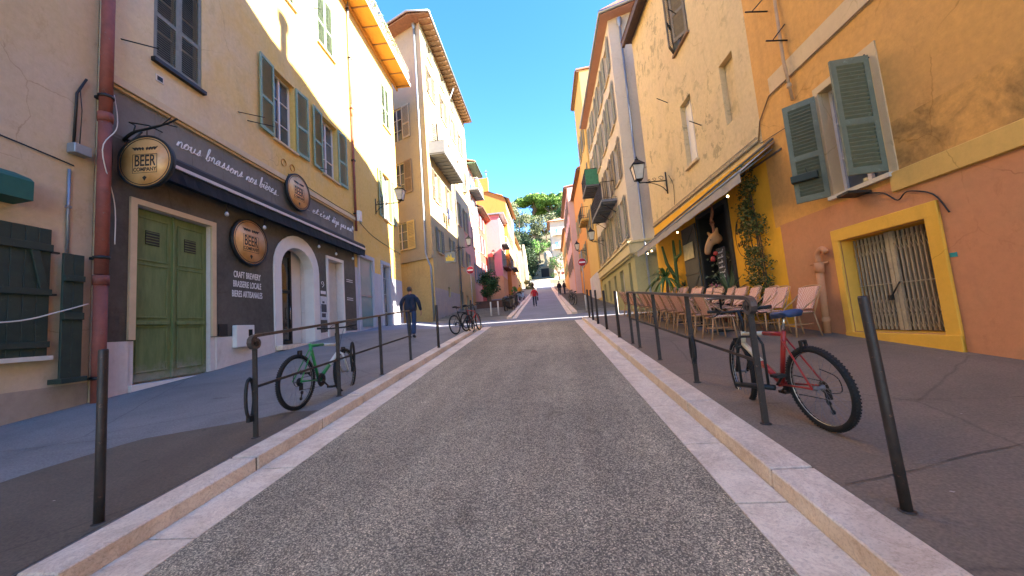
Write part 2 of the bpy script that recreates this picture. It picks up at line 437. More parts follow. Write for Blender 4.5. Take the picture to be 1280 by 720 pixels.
def foliage(key, a, b_, c=None):
    if key in _m: return _m[key]
    m, n, b = newmat(key); v = coords(n)
    cc = ramp(n, noise(n, v, .9, 3, .6), [(.35, lin(a)), (.65, lin(b_))])
    inf = n.nodes.new('ShaderNodeTexWhiteNoise'); n.links.new(v, inf.inputs[0])
    if c: cc = mix(n, .25, cc, lin(c))
    n.links.new(cc, b.inputs['Base Color']); b.inputs['Roughness'].default_value = .6
    b.inputs['Specular IOR Level'].default_value = .25
    b.inputs['Subsurface Weight'].default_value = 0
    _m[key] = m; return m

def skin_mesh(name, verts, edges, radii, mat, par, sub=2, root=0):
    me = bpy.data.meshes.new(name); off = OFF[par]
    me.from_pydata([Vector(v) - off for v in verts], edges, []); me.materials.append(mat)
    o = bpy.data.objects.new(name, me); C.objects.link(o); o.parent = par
    md = o.modifiers.new('skin', 'SKIN'); md.use_smooth_shade = True; md.branch_smoothing = .6
    for i, r in enumerate(radii):
        sk = me.skin_vertices[0].data[i]; sk.radius = (r, r) if not isinstance(r, tuple) else r
        sk.use_root = (i == root)
    s = o.modifiers.new('sub', 'SUBSURF'); s.levels = sub; s.render_levels = sub
    # bake the modifiers into plain mesh so that copies are light
    dg = bpy.context.evaluated_depsgraph_get(); ev = o.evaluated_get(dg)
    m2 = bpy.data.meshes.new_from_object(ev); o.modifiers.clear(); o.data = m2
    for p in m2.polygons: p.use_smooth = True
    OFF[o] = off
    return o

# ================================================================== MATERIALS OF THE PLACE
def asphalt(key, dark, light, sc=95, lo=.35, hi=.75, rough=.8, tint=None, stones=.75):
    m, n, b = newmat(key); v = coords(n)
    vo = n.nodes.new('ShaderNodeTexVoronoi'); vo.inputs['Scale'].default_value = sc; n.links.new(v, vo.inputs['Vector'])
    sep = n.nodes.new('ShaderNodeSeparateColor'); n.links.new(vo.outputs['Color'], sep.inputs[0])
    c1 = ramp(n, sep.outputs[0], [(lo, lin(dark)), (hi, lin(light)), (1, mul(lin(light), 1.5))])
    edge = ramp(n, vo.outputs['Distance'], [(.35, W1), (.75, (.25, .25, .25, 1))])
    c2 = mix(n, stones, c1, edge, 'MULTIPLY')
    nz = ramp(n, noise(n, v, .5, 6, .65, .3), [(.3, (.78, .78, .78, 1)), (.7, (1.15, 1.13, 1.1, 1))])
    c3 = mix(n, 1.0, c2, nz, 'MULTIPLY')
    nz2 = ramp(n, noise(n, v, 5, 6, .7), [(.3, (.85, .85, .85, 1)), (.7, (1.1, 1.1, 1.1, 1))])
    c3 = mix(n, 1.0, c3, nz2, 'MULTIPLY')
    tr = ramp(n, noise(n, coords(n, scale=(1.6, .09, 1)), 1.3, 5, .6, .2), [(.35, (.82, .81, .8, 1)), (.65, (1.1, 1.1, 1.08, 1))]); c3 = mix(n, 1.0, c3, tr, 'MULTIPLY')
    oil = ramp(n, noise(n, v, 1.15, 4, .55, .4), [(.66, W1), (.74, (.74, .72, .7, 1))]); c3 = mix(n, 1.0, c3, oil, 'MULTIPLY')
    n.links.new(c3, b.inputs['Base Color']); b.inputs['Roughness'].default_value = rough
    b.inputs['Specular IOR Level'].default_value = .35
    bump(n, b, vo.outputs['Distance'], .55, .006)
    return m
def pavement(key, base, alt, sc=.7, fine=60, rough=.75, cracks=True):
    m, n, b = newmat(key); v = coords(n)
    c = ramp(n, noise(n, v, sc, 7, .65, .5), [(.3, lin(base)), (.7, lin(alt))])
    g = ramp(n, noise(n, v, fine, 3, .6), [(.3, (.72, .72, .72, 1)), (.72, (1.25, 1.25, 1.25, 1))])
    c = mix(n, 1.0, c, g, 'MULTIPLY')
    if cracks:
        vv = n.nodes.new('ShaderNodeTexVoronoi'); vv.feature = 'DISTANCE_TO_EDGE'; vv.inputs['Scale'].default_value = .38
        mp = n.nodes.new('ShaderNodeMix'); mp.data_type = 'RGBA'
        nn = n.nodes.new('ShaderNodeTexNoise'); nn.inputs['Scale'].default_value = 2.2; nn.inputs['Detail'].default_value = 5; n.links.new(v, nn.inputs['Vector'])
        mp.inputs[0].default_value = .09; n.links.new(v, mp.inputs[6]); n.links.new(nn.outputs['Color'], mp.inputs[7]); n.links.new(mp.outputs[2], vv.inputs['Vector'])
        cr = ramp(n, vv.outputs[0], [(.0, (.5, .5, .5, 1)), (.006, W1)]); c = mix(n, .6, c, cr, 'MULTIPLY')
        sp = noise(n, v, 2.6, 2, .5); spots = ramp(n, sp, [(.72, W1), (.76, (.7, .68, .66, 1))]); c = mix(n, 1.0, c, spots, 'MULTIPLY')
    n.links.new(c, b.inputs['Base Color']); b.inputs['Roughness'].default_value = rough
    b.inputs['Specular IOR Level'].default_value = .35
    bump(n, b, noise(n, v, fine * 1.4, 4, .7), .4, .004)
    return m
M_ASPH = asphalt('road_asphalt', '807562', 'd8c7a4', 130, .25, .9, stones=.55)
M_PAVR = pavement('pavement_brown', '756654', '8a7763')
M_PAVL = pavement('pavement_blue', '6e6c68', '84817c', .8)
M_PAVD = pavement('pavement_patch', '584e42', '6b5f50', .9)
M_CROSS = pavement('crossing_blue', '6d7078', '868890', .5)
def stone_kerb(key, a, b2, spots='8d7b70'):
    m, n, b = newmat(key); v = coords(n)
    c = ramp(n, noise(n, v, 1.1, 6, .68, .4), [(.3, lin(a)), (.7, lin(b2))])
    k = ramp(n, noise(n, v, 60, 6, .7), [(.36, lin(spots)), (.5, W1)])
    c = mix(n, .3, c, k, 'MULTIPLY')
    dd = ramp(n, noise(n, v, 1.7, 8, .75, .8), [(.45, W1), (.7, (.66, .6, .56, 1))]); c = mix(n, .8, c, dd, 'MULTIPLY')
    vein = ramp(n, noise(n, v, 3.2, 9, .8, 1.2), [(.46, W1), (.5, (.8, .72, .68, 1)), (.54, W1)]); c = mix(n, .7, c, vein, 'MULTIPLY')
    n.links.new(c, b.inputs['Base Color']); b.inputs['Roughness'].default_value = .6
    bump(n, b, noise(n, v, 45, 6, .7), .3, .004); return m
M_KERB = stone_kerb('kerb_stone', 'e4ccac', 'f0dec4')
M_GUT = stone_kerb('gutter_stone', 'ecd4b2', 'f4e2c6')
M_MORTAR = pavement('mortar', '4a4038', '5a4f45', 2, 40, .9, False)
M_GROUND = pavement('ground_earth', '6b6455', '5b5a44', .05, 3, .95, False)

M_IRON = paint('iron_post', '3b3430', .55, .3, .35, 14, wear='6e5142')
M_IRON2 = paint('iron_black', '2b2927', .5, .4, .3, 12)
M_RAIL = paint('rail_steel', '6b625d', .38, .7, .3, 9, wear='4a3a33')
M_WHITE = paint('white_paint', 'ddd6cc', .6, 0, .06, 3)
M_OFFW = paint('off_white_frame', 'cfc6b6', .6, 0, .1, 5)
M_BEIGE = paint('beige_trim', 'cdb48e', .75, 0, .1, 3, 'Position', .3)
M_GLASS = None
def glass(key, a, rough=.06, sc=.9, b_=None):
    m, n, b = newmat(key); v = coords(n); c = ramp(n, noise(n, v, sc, 4, .6), [(.35, lin(a)), (.65, lin(b_ or a))])
    n.links.new(c, b.inputs['Base Color']); b.inputs['Roughness'].default_value = rough; b.inputs['Specular IOR Level'].default_value = .8
    bump(n, b, noise(n, v, 2.2, 2, .5), .05, .02); return m
M_GLASS = glass('window_glass', '3a4248', .05, .9, '59616a')
M_GLASSD = glass('dark_glass', '191c1e', .08, .9, '2b3032')
M_GLASSB = glass('blue_green_glass', '6f8d8d', .12, .5, '82a09e')
M_SHG = paint('shutter_grey', '7a7a6c', .7, 0, .25, 7, wear='97988d')
M_SHGREEN = paint('shutter_green', '86987c', .65, 0, .16, 5, wear='8ea394')
M_SHDK = paint('shutter_dark_green', '6c725e', .65, 0, .2, 6, wear='7f8c7c')
M_SHBR = paint('shutter_brown', '766a58', .75, 0, .25, 7, wear='5c564b')
M_PLANKG = paint('plank_green', '24332a', .6, 0, .35, 5, wear='364539')
M_DOORG = None
M_TERRA = paint('terracotta', 'a06048', .8, 0, .25, 4, 'Position')
M_ROOF = paint('roof_tile', 'b07860', .85, 0, .3, 3, 'Position')
M_ZINC = paint('zinc', '8f959b', .45, .5, .15, 5, 'Position')
M_EAVE = paint('eave_wood', '8a6f58', .8, 0, .3, 5, 'Position')
M_BLACK = paint('black_matte', '1c1b1b', .6, 0, .2, 8)
M_RUBBER = paint('rubber', '1b1a1a', .8, 0, .25, 20, bmp=.4)
M_CHROME = paint('chrome', 'b8b6b0', .25, .9, .08, 12)

# plasters
P_PUB = plaster('pub_render', 'd9c79c', 'cbb8a4', '94806c', .9, .45, .1, psc=.33, grad=(6.0, 12.0, 'e4b23e'))
P_PUBY = plaster('pub_yellow', 'deb968', 'd2ac66', 'a08458', .6, .2, .06)
P_SLATE = plaster('fascia_slate', '6e685e', '8a8376', '3a3733', .7, .45, .1, rough=.6)
P_DARK = plaster('cladding_dark', '56524a', '7a7468', '24221f', .9, .85, .26, rough=.55)
P_PLINTH = plaster('plinth_white', 'dcd0c6', 'cbbdb2', '8d7c70', .5, .35, .08)
P_LILAC = plaster('lilac_wainscot', 'b8b6bc', 'aaa8b0', '8a8790', .4, .2, .05)
P_LEFT = plaster('left_render', 'c6b094', 'ccb07c', '968470', .9, .35, .1, psc=.4)
P_LEFTB = plaster('left_base', 'a08e7c', 'ae9a86', '6a5b4c', .7, .5, .12)
P_ORG = plaster('orange_render', 'dea452', 'd09c58', 'a0784c', .7, .5, .13)
P_SALM = plaster('salmon_render', 'cf8a5c', 'c59064', '987060', .7, .35, .09)
P_YEL = plaster('yellow_ledge', 'e0b45c', 'd4a858', 'a08250', .5, .3, .08)
P_MOULD = plaster('orange_mould', 'dea452', '4a4334', '3c372c', .85, .6, .2, psc=1.9)
P_SURR = plaster('yellow_surround', 'edb02e', 'ecb848', 'a87a30', .6, .3, .07)
P_CREAM = plaster('cream_peeling', 'd9be8a', 'ceb48c', '8a7a60', .6, .4, .12, peel='9a8a68')
P_YREST = plaster('restaurant_yellow', 'f2b31c', 'e6a824', '98702a', .5, .35, .06)
P_GBLUE = plaster('grey_blue_base', '9c9f9c', '8b9195', '6c6e6c', .6, .4, .08)
P_PALE = plaster('pale_band', 'd8bb8c', 'cfb084', 'a08866', .5, .3, .06)
P_R2 = plaster('white_house_render', 'cdbda6', 'c2b39d', '96887a', .5, .3, .06)
P_R2G = plaster('green_base_render', 'a7a070', '9c966c', '6e6a4e', .6, .4, .08)
P_R2S = plaster('ledge_stone', 'd0bf8e', 'c4b384', '8c8062', .5, .3, .08)
P_L2 = plaster('l2_render', 'bfae80', 'b4a278', '8f7f66', .8, .4, .08)
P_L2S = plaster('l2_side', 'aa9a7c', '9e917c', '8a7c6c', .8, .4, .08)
P_L2Y = plaster('l2_side_yellow', 'ceb070', 'bf9e66', '84704a', .8, .6, .16)
P_GREYP = plaster('patched_grey', 'a9a19a', 'b9ab98', '77706c', .9, .5, .12, psc=1.2)
P_PINKW = plaster('pink_pale', 'cfa08a', 'c9987e', '94705e', .6, .3, .06)
P_RED = plaster('red_house', 'a8483c', 'b5503c', '74342c', .7, .3, .06)
P_ORRED = plaster('orange_red', 'd0643c', 'c95c38', '8a4630', .6, .3, .06)
P_PINK = plaster('pink_house', 'cc858a', 'c68a86', 'a87470', .6, .2, .06)
P_PEACH = plaster('peach_base', 'd0a06c', 'c89868', 'a88860', .6, .25, .06)
P_OR2 = plaster('orange_tall', 'd07e32', 'c87a36', 'a86a34', .6, .25, .06)
P_YEL3 = plaster('yellow_tall', 'd8b060', 'cfa85e', '9c8250', .6, .25, .06)
P_OR4 = plaster('orange_low', 'dc9a48', 'd59248', 'a87640', .6, .25, .06)
P_LAV = plaster('lavender_pink', 'd2b2ae', 'ccaea4', '9a8480', .6, .25, .06)
P_RUIN = plaster('old_beige', 'bdac8c', 'a89a7e', '7c705a', .9, .5, .12, psc=1.0)
P_WHITEH = plaster('white_far', 'c4b09c', 'b8a898', 'a09890', .6, .2, .06)
P_STONE = plaster('rubble_stone', '9c9080', '857a68', '5c5448', .9, .5, .3, psc=1.5)
P_CLIFF = plaster('pale_cliff', 'b5a58c', '8f8468', '6a6450', .9, .5, .3, psc=.5)
M_SOFFIT = plaster('soffit_orange', 'dba045', 'd29a48', 'a87a3c', .5, .2, .05)

# ================================================================== GROUND, ROAD, PAVEMENTS
HILL = [(85, 0), (104, .2), (112, 5), (124, 8), (126, 12.5), (145, 22), (165, 26), (210, 34), (320, 44), (700, 60)]
def terr(x, y):
    ax = abs(x)
    z = gz(y) - .08
    if y > 85: z += lerp(HILL, y)
    if y > 78 and ax > 7: z += min(10, (ax - 7) * .45) * min(1, (y - 78) / 18)
    if ax > 30: z += (ax - 30) * .05 * min(1, max(0, y / 60))
    return z
mb = MB()
ys = [-60, -30, -10, 0, 5, 10, 15.4, 19, 22.4, 27, 32, 37, 42, 50, 60, 68, 76, 82] + [85 + 3.5 * i for i in range(30)] + [200, 230, 270, 320, 400, 500, 700]
xs = [-400, -200, -120, -80, -60, -45, -35, -28, -22, -17, -13, -10, -7.4, -5, -2.8, 0, 1.6, 4.4, 7, 10, 14, 18, 23, 29, 36, 46, 60, 80, 120, 200, 400]
vs = [(x, y, terr(x, y) + (random.uniform(-.5, .5) if y > 108 and abs(x) < 100 else 0)) for y in ys for x in xs]
nx = len(xs)
mb.add(vs, [(j * nx + i, j * nx + i + 1, (j + 1) * nx + i + 1, (j + 1) * nx + i) for j in range(len(ys) - 1) for i in range(nx - 1)], 0, True)
struct('ground', mb, M_GROUND)

def sheet(name, x0f, x1f, y0, y1, zf, mat, dy=.5, nxs=1, kind='structure'):
    mb = MB(); n = max(1, int(round((y1 - y0) / dy))); vs = []
    for j in range(n + 1):
        y = y0 + (y1 - y0) * j / n
        a, b = x0f(y), x1f(y)
        for i in range(nxs + 1):
            x = a + (b - a) * i / nxs; vs.append((x, y, zf(x, y)))
    w = nxs + 1
    mb.add(vs, [(j * w + i, j * w + i + 1, (j + 1) * w + i + 1, (j + 1) * w + i) for j in range(n) for i in range(nxs)])
    return struct(name, mb, mat)
k_ = lambda c: (lambda y: c)
AL, AR = -2.43, 1.05           # edges of the asphalt
sheet('road', k_(AL), k_(AR), -14, 15.4, lambda x, y: gz(y) + .012 * (1 - ((x + .69) / 1.74) ** 2), M_ASPH, 1.0, 6)
wl = lambda y: -8.15 - .045 * (y - 6.1) - .02
wr = lambda y: 5.42 - .05 * (y - 4.9) + .02
sheet('pavement', lambda y: wl(y), k_(-3.05), -14, 15.4, swz, M_PAVL, .4, 6)
sheet('pavement', k_(1.63), lambda y: wr(y), -14, 15.4, swz, M_PAVR, .4, 3)
def cz(x, y):
    t = min(1, max(0, (y - 15.4) / 2.2)); a = swz(x, 15.4) if (x < -3.0 or x > 1.6) else gz(15.4) - .002
    b_ = gz(y)
    if x < -6: b_ = max(b_, lerp(WALLZ, y) * min(1, (-6 - x) / 2) + b_ * (1 - min(1, (-6 - x) / 2)))
    return a * (1 - t) + b_ * t if y > 15.4 else a
mb = MB(); xs2 = [-22, -16, -12, -9.0, -8, -7, -6, -5, -4, -3.06, -3.0, -2.4, -1, .2, 1.05, 1.58, 1.66, 3, 4, 5, 6.5, 9, 14, 20]; ys2 = [15.4 + .35 * i for i in range(21)]
vs = [(x, y, cz(x, y)) for y in ys2 for x in xs2]; nx = len(xs2)
mb.add(vs, [(j * nx + i, j * nx + i + 1, (j + 1) * nx + i + 1, (j + 1) * nx + i) for j in range(len(ys2) - 1) for i in range(nx - 1)])
struct('crossing', mb, M_CROSS)
# darker re-laid patch of asphalt along the left kerb (irregular outline), plus drain strip
PATCH = [(-3.06, 1.2), (-3.06, 4.6), (-3.5, 4.55), (-3.9, 4.3), (-4.75, 3.9), (-5.0, 3.2), (-5.1, 2.3), (-5.3, 1.2)]
mb = MB(); rows = [1.2 + .17 * i for i in range(21)]
def patch_x(y):
    pts = sorted([(p[1], p[0]) for p in PATCH[2:]]); return lerp(pts, y)
for a, b in zip(rows, rows[1:]):
    mb.quad((patch_x(a), a, swz(patch_x(a), a) + .005), (-3.06, a, swz(-3.06, a) + .005), (-3.06, b, swz(-3.06, b) + .005), (patch_x(b), b, swz(patch_x(b), b) + .005))
struct('pavement_patch', mb, M_PAVD)

def kerb_run(y0, y1, xf, xb, h0, wg, side, seed, lens=(.9, 1.5), taper=None):
    """kerb stones with fine joints and a flush gutter course"""
    rnd = random.Random(seed); kb, gu = MB(), MB()
    y = y0
    while y < y1 - .05:
        L = min(rnd.uniform(*lens), y1 - y)
        if y1 - (y + L) < .3: L = y1 - y
        a, b = y + .009, y + L - .009; jz = rnd.uniform(-.003, .003)
        xo = rnd.uniform(-.002, .002)
        def fn(x, yy, z): return (x + xo, yy, gz(yy) + (z if z < 0 else (taper(yy) if taper else h0)) + (jz if z > 0 else 0))
        kb.box(min(xf, xb), max(xf, xb), a, b, -.1, 1, 0, fn); y += L
    y = y0 - .2
    while y < y1 - .05:
        L = min(rnd.uniform(.7, 1.15), y1 - y)
        if y1 - (y + L) < .3: L = y1 - y
        a, b = y + .008, y + L - .008; jz = rnd.uniform(-.001, .002)
        def fn(x, yy, z): return (x, yy, gz(yy) + (z if z < 0 else .004 + jz))
        x1 = xf - side * .004; x2 = xf - side * wg
        gu.box(min(x1, x2), max(x1, x2), a, b, -.1, 1, 0, fn); y += L
    struct('kerb', kb, M_KERB, bevel=.008); struct('gutter', gu, M_GUT, bevel=.002)
    jb = MB(); jb.quad((min(xf - side * wg, xb), y0, gz(y0) - .012), (max(xf - side * wg, xb), y0, gz(y0) - .012), (max(xf - side * wg, xb), y1, gz(y1) - .012), (min(xf - side * wg, xb), y1, gz(y1) - .012))
    n = int((y1 - y0) / .5)
    for i in range(n):
        fn = lambda x, yy, z: (x, yy, gz(yy) + (z if z < 0 else (taper(yy) if taper else h0) - .014))
        jb.box(min(xf, xb) + .012, max(xf, xb) - .012, y0 + (y1 - y0) * i / n, y0 + (y1 - y0) * (i + 1) / n, -.1, 1, 0, fn)
    struct('kerb_bedding', jb, M_MORTAR)
tp = lambda y: .12 if y < 13.6 else max(.02, .12 - (y - 13.6) * .055)
kerb_run(-12, 15.4, -2.79, -3.055, .12, .36, -1, 1, taper=lambda y: .12 if y < 15 else .1)
kerb_run(-12, 15.4, 1.365, 1.635, .12, .31, 1, 2, taper=lambda y: .12 if y < 15 else .1)

# beyond the crossing
sheet('road', k_(-1.95), k_(1.15), 22.4, 100, lambda x, y: gz(y) + .004, M_CROSS, 1.0, 2)
kz = lambda y: .1
for (xf, xb, sd, y1) in ((-2.25, -2.55, -1, 92), (1.45, 1.75, 1, 84)):
    kb = MB(); gu = MB(); y = 22.5; q = 0
    while y < y1:
        L = .9; fn = lambda x, yy, z: (x, yy, gz(yy) + z)
        kb.box(min(xf, xb), max(xf, xb), y, y + L - .03, -.1, .11, 0, fn)
        gu.box(min(xf, xf - sd * .3), max(xf, xf - sd * .3), y, y + L - .02, -.1, .012, 0, fn); y += L
    struct('kerb', kb, M_KERB); struct('gutter', gu, M_GUT)
# right pavement beyond rises in long shallow steps, left in steps too
def steps(xa, xb, y0, n, run, mat, nose):
    a = MB()
    for i in range(n):
        y = y0 + i * run; z = gz(y + run) + .10
        a.box(xa, xb, y, y + run - .0005, gz(y) - .4, z - .04, 0)
        a.box(xa, xb, y - .03, y + run - .034, z - .04 + .0005, z, 1)
    struct('steps', a, [mat, nose])
M_STEP = pavement('step_paving', '756a66', '857a74', .8); M_NOSE = pavement('step_edge', '9c8f88', 'b0a49a', .8)
steps(1.76, 4.35, 23.0, 26, .95, M_NOSE, M_STEP)
steps(-7.4, -2.56, 23.2, 12, .95, M_NOSE, M_STEP)
sheet('pavement', k_(1.76), k_(5), 47.7, 84, lambda x, y: gz(y) + .1, M_PAVR, 1.0)
sheet('pavement', k_(-7.4), k_(-2.56), 34.6, 92, lambda x, y: gz(y) + .1, M_PAVL, 1.0)
# sun lit landing at the end of the climb
sheet('square', k_(-9), k_(9), 92, 104, lambda x, y: gz(y) + .03, M_GUT, 1.0, 4)

rnd = random.Random(44); w = MB()
for (x0, x1, y0, sk_) in ((1.66, 5.3, 2.45, .3), (1.66, 5.3, 3.95, -.1), (1.66, 5.2, 5.9, .15), (1.66, 5.1, 8.3, .0), (-8.0, -5.0, 3.4, .2), (-8.1, -3.1, 6.9, -.1), (-8.2, -3.1, 9.8, .1)):
    n = 14
    for i in range(n):
        a, b_ = x0 + (x1 - x0) * i / n, x0 + (x1 - x0) * (i + 1) / n; j = lambda x: y0 + sk_ * (x - x0) + .012 * math.sin(x * 7 + y0)
        t_ = .008 + .004 * math.sin(i * 2.3)
        w.quad((a, j(a), swz(a, j(a)) + .0055), (b_, j(b_), swz(b_, j(b_)) + .0055), (b_, j(b_) + t_, swz(b_, j(b_)) + .0055 + t_ * .09), (a, j(a) + t_, swz(a, j(a)) + .0055 + t_ * .09))
struct('pavement_seam', w, M_PAVD)

# ================================================================== BUILDINGS
def body(mb, poly, z0, z1, skip=(), mi=0, roof=None):
    n = len(poly)
    for i in range(n):
        if i in skip: continue
        a, b = poly[i], poly[(i + 1) % n]
        mb.quad((a[0], a[1], z0), (b[0], b[1], z0), (b[0], b[1], z1), (a[0], a[1], z1), mi)
    mb.add([(p[0], p[1], z1) for p in poly], [tuple(range(n))], mi)
FL = Frame((-8.15, 6.1), (-8.60, 16.1), (1, 0))
FR = Frame((5.42, 4.9), (4.92, 14.9), (-1, 0))
def fl(u): return FL.P(u, 0)[:2]
def fr(u): return FR.P(u, 0)[:2]

def rod(F, par_or_none, u, z, o=.45, du=0, r=.014, name='iron_hook'):
    b = MB(); b.tube([F.P(u, z, -.02), F.P(u + du, z, o)], r, 6, 0); return b

# ---- left: first house with the green plank shutters
LH = thing('old_house', (fl(2)[0], 2, .3), 'cream rendered house at the left edge with dark green plank shutters', 'house')
mb = MB(); poly = [fl(-12), fl(5.82), (-17, 5.82), (-17, -12)]
wall_grid(mb, FL, -12, 5.82, -2, 15, holes=[(3.9, 5.2, 1.6, 3.55, .2)], zones=[(-12, 5.82, -2, 1.02, 1)], mi=0)
body(mb, poly, -2, 15, skip=(0,))
part('wall', mb, [P_LEFT, P_LEFTB], LH)
mb = MB(); ev = [FL.P(-12, 15.003, .5), FL.P(5.8, 15.003, .5), (-12, 5.8, 17), (-12, -12, 17)]
mb.add(ev + [(-17, 5.8, 15.003), (-17, -12, 15.003)], [(0, 1, 2, 3), (3, 2, 4, 5)]); part('roof', mb, M_ROOF, LH)
w = MB()
for i in range(9):
    a = 3.78 + i * .16; FL.box(w, a, a + .154, 1.52, 3.6, .02, .06)
FL.box(w, 3.78, 5.22, 3.22, 3.34, .061, .1); FL.box(w, 3.78, 5.22, 2.5, 2.6, .061, .1); FL.box(w, 3.78, 5.22, 1.66, 1.76, .061, .1)
w.add([FL.P(u, z, o) for o in (.062, .095) for u, z in ((4.95, 3.22), (5.05, 3.22), (5.18, 2.6), (5.08, 2.6))], [(0, 1, 2, 3), (7, 6, 5, 4), (0, 4, 5, 1), (1, 5, 6, 2), (2, 6, 7, 3), (3, 7, 4, 0)])
w.add([FL.P(u, z, o) for o in (.062, .095) for u, z in ((4.55, 3.22), (4.45, 3.22), (4.32, 2.6), (4.42, 2.6))], [(0, 1, 2, 3), (7, 6, 5, 4), (0, 4, 5, 1), (1, 5, 6, 2), (2, 6, 7, 3), (3, 7, 4, 0)])
s1 = part('shutter', w, M_PLANKG, LH, .004, label='wide closed plank shutter')
for a_, c_ in ((5.3, 3.2), (5.28, 2.5)):
    w = MB(); FL.box(w, 5.2, a_, c_, c_ + .03, .06, .1); part('hinge', w, M_IRON2, s1)
w = MB()
for i in range(2): FL.box(w, 5.31 + i * .145, 5.31 + i * .145 + .14, 1.14, 3.22, .12, .16)
FL.box(w, 5.31, 5.59, 2.75, 2.85, .161, .2); FL.box(w, 5.31, 5.59, 2.1, 2.22, .161, .2)
FL.box(w, 5.27, 5.63, 1.06, 1.14, .0, .24)
part('shutter', w, M_PLANKG, LH, .004, label='narrow plank shutter folded back beside the red pipe')
w = MB(); FL.box(w, 3.7, 5.25, 1.46, 1.53, 0, .12); part('sill', w, M_OFFW, LH)
w = MB(); pts = [FL.P(3.4, 2.1, .16), FL.P(4.2, 2.05, .18), FL.P(4.8, 2.08, .18), FL.P(5.3, 2.25, .22), FL.P(5.68, 2.38, .14)]
single('cable', w, M_OFFW, FL.P(4.6, 2.3, .1), 'x', 'cable') if False else None
w.tube(cat_rom(pts, 5), .011, 6); single('cable', w, M_OFFW, FL.P(5, 2.1, .1), 'pale cable sagging across the dark green plank shutters', 'cable')
w = MB(); w.tube([FL.P(-3, 4.95, .02), FL.P(4.6, 4.93, .02), FL.P(5.05, 4.89, .02), FL.P(5.5, 4.84, .02)], .011, 5)
single('cable', w, M_IRON2, FL.P(4, 4.95), 'thin dark cable pinned along the cream wall into the grey box', 'cable')
w = MB(); FL.box(w, 5.4, 5.66, 5.04, 5.22, .0, .16); j = single('junction_box', w, M_ZINC, FL.P(5.5, 5.0), 'small grey junction box beside the red pipe', 'junction box', bevel=.01)
w = MB(); w.tube([FL.P(5.44, 4.75, .02), FL.P(5.45, 3.25, .02)], .022, 8); FL.box(w, 5.41, 5.48, 4.05, 4.09, 0, .05); single('conduit', w, M_ZINC, FL.P(5.44, 4), 'grey conduit running down to the narrow green shutter', 'conduit')
w = MB(); w.tube([FL.P(5.48, 5.2, .03), FL.P(5.5, 6.2, .03), FL.P(5.62, 6.55, .05)], .02, 6); w.tube([FL.P(5.55, 5.2, .05), FL.P(5.56, 5.9, .06), FL.P(5.53, 6.3, .05)], .008, 5); single('conduit', w, M_IRON2, FL.P(5.5, 5.2), 'black conduit rising from the grey junction box', 'conduit')
w = MB(); fn = FL.fn()
w.add([FL.P(u, z, o) for u in (3.3, 4.78) for z, o in ((4.42, .0), (4.28, .28), (4.22, .34), (3.92, .34), (3.9, .0))], [(0, 1, 2, 3, 4), (9, 8, 7, 6, 5)] + [(i, i + 5, (i + 1) % 5 + 5, (i + 1) % 5) for i in range(5)])
single('shop_blind', w, paint('green_blind', '1f5a4c', .7, 0, .2, 5), FL.P(4.3, 3.9), 'small dark green blind box high on the wall at the left edge', 'blind')

# ---- big rust red drain pipe
w = MB(); x, y = FL.P(5.84, 0, .17)[:2]
for z0, z1 in ((.62, 2.9), (2.92, 6.0), (6.02, 9), (9.02, 12), (12.02, 15.2)):
    w.tube([(x, y, z0), (x, y, z1 - .16)], .095, 18); w.tube([(x, y, z1 - .17), (x, y, z1)], .11, 18)
M_REDP = paint('rust_red_pipe', '834638', .75, 0, .35, 3, wear='7b5f54')
dp = thing('drainpipe', (x, y, .6), 'fat rust red drainpipe between the first house and the pub', 'drainpipe')
part('pipe', w, M_REDP, dp)
w = MB()
for z in (1.05, 3.2, 6.3, 9.5): w.lathe([(.122, z), (.145, z), (.145, z + .05), (.122, z + .05)], (x, y, 0), 18)
part('clamp', w, M_IRON2, dp) if False else None
for z in (1.05, 3.2, 6.3, 9.5):
    w = MB(); w.lathe([(.094, z), (.116, z), (.116, z + .05), (.094, z + .05)], (x, y, 0), 18); FL.box(w, 5.78, 5.9, z, z + .05, 0, .06); part('clamp', w, M_IRON2, dp)
w = MB()
w.tube(cat_rom([FL.P(5.99, 1, .05), FL.P(6.0, 2.5, .07), FL.P(5.98, 4.2, .06), FL.P(6.04, 5.2, .08), FL.P(5.99, 6.2, .06), FL.P(6.0, 8, .05), FL.P(5.99, 14, .05)], 5), .012, 5)
single('cable', w, M_IRON2, FL.P(5.99, 2.5), 'black cable hanging down the pub side of the red pipe', 'cable')
w = MB(); w.tube(cat_rom([FL.P(5.97, 3.5, .26), FL.P(6.0, 4.3, .2), FL.P(5.7, 5.2, .3), FL.P(5.98, 5.8, .24), FL.P(6.03, 6.5, .1)], 6), .009, 5)
single('cable', w, M_OFFW, FL.P(5.97, 4), 'loose white cable looped round the red pipe', 'cable')

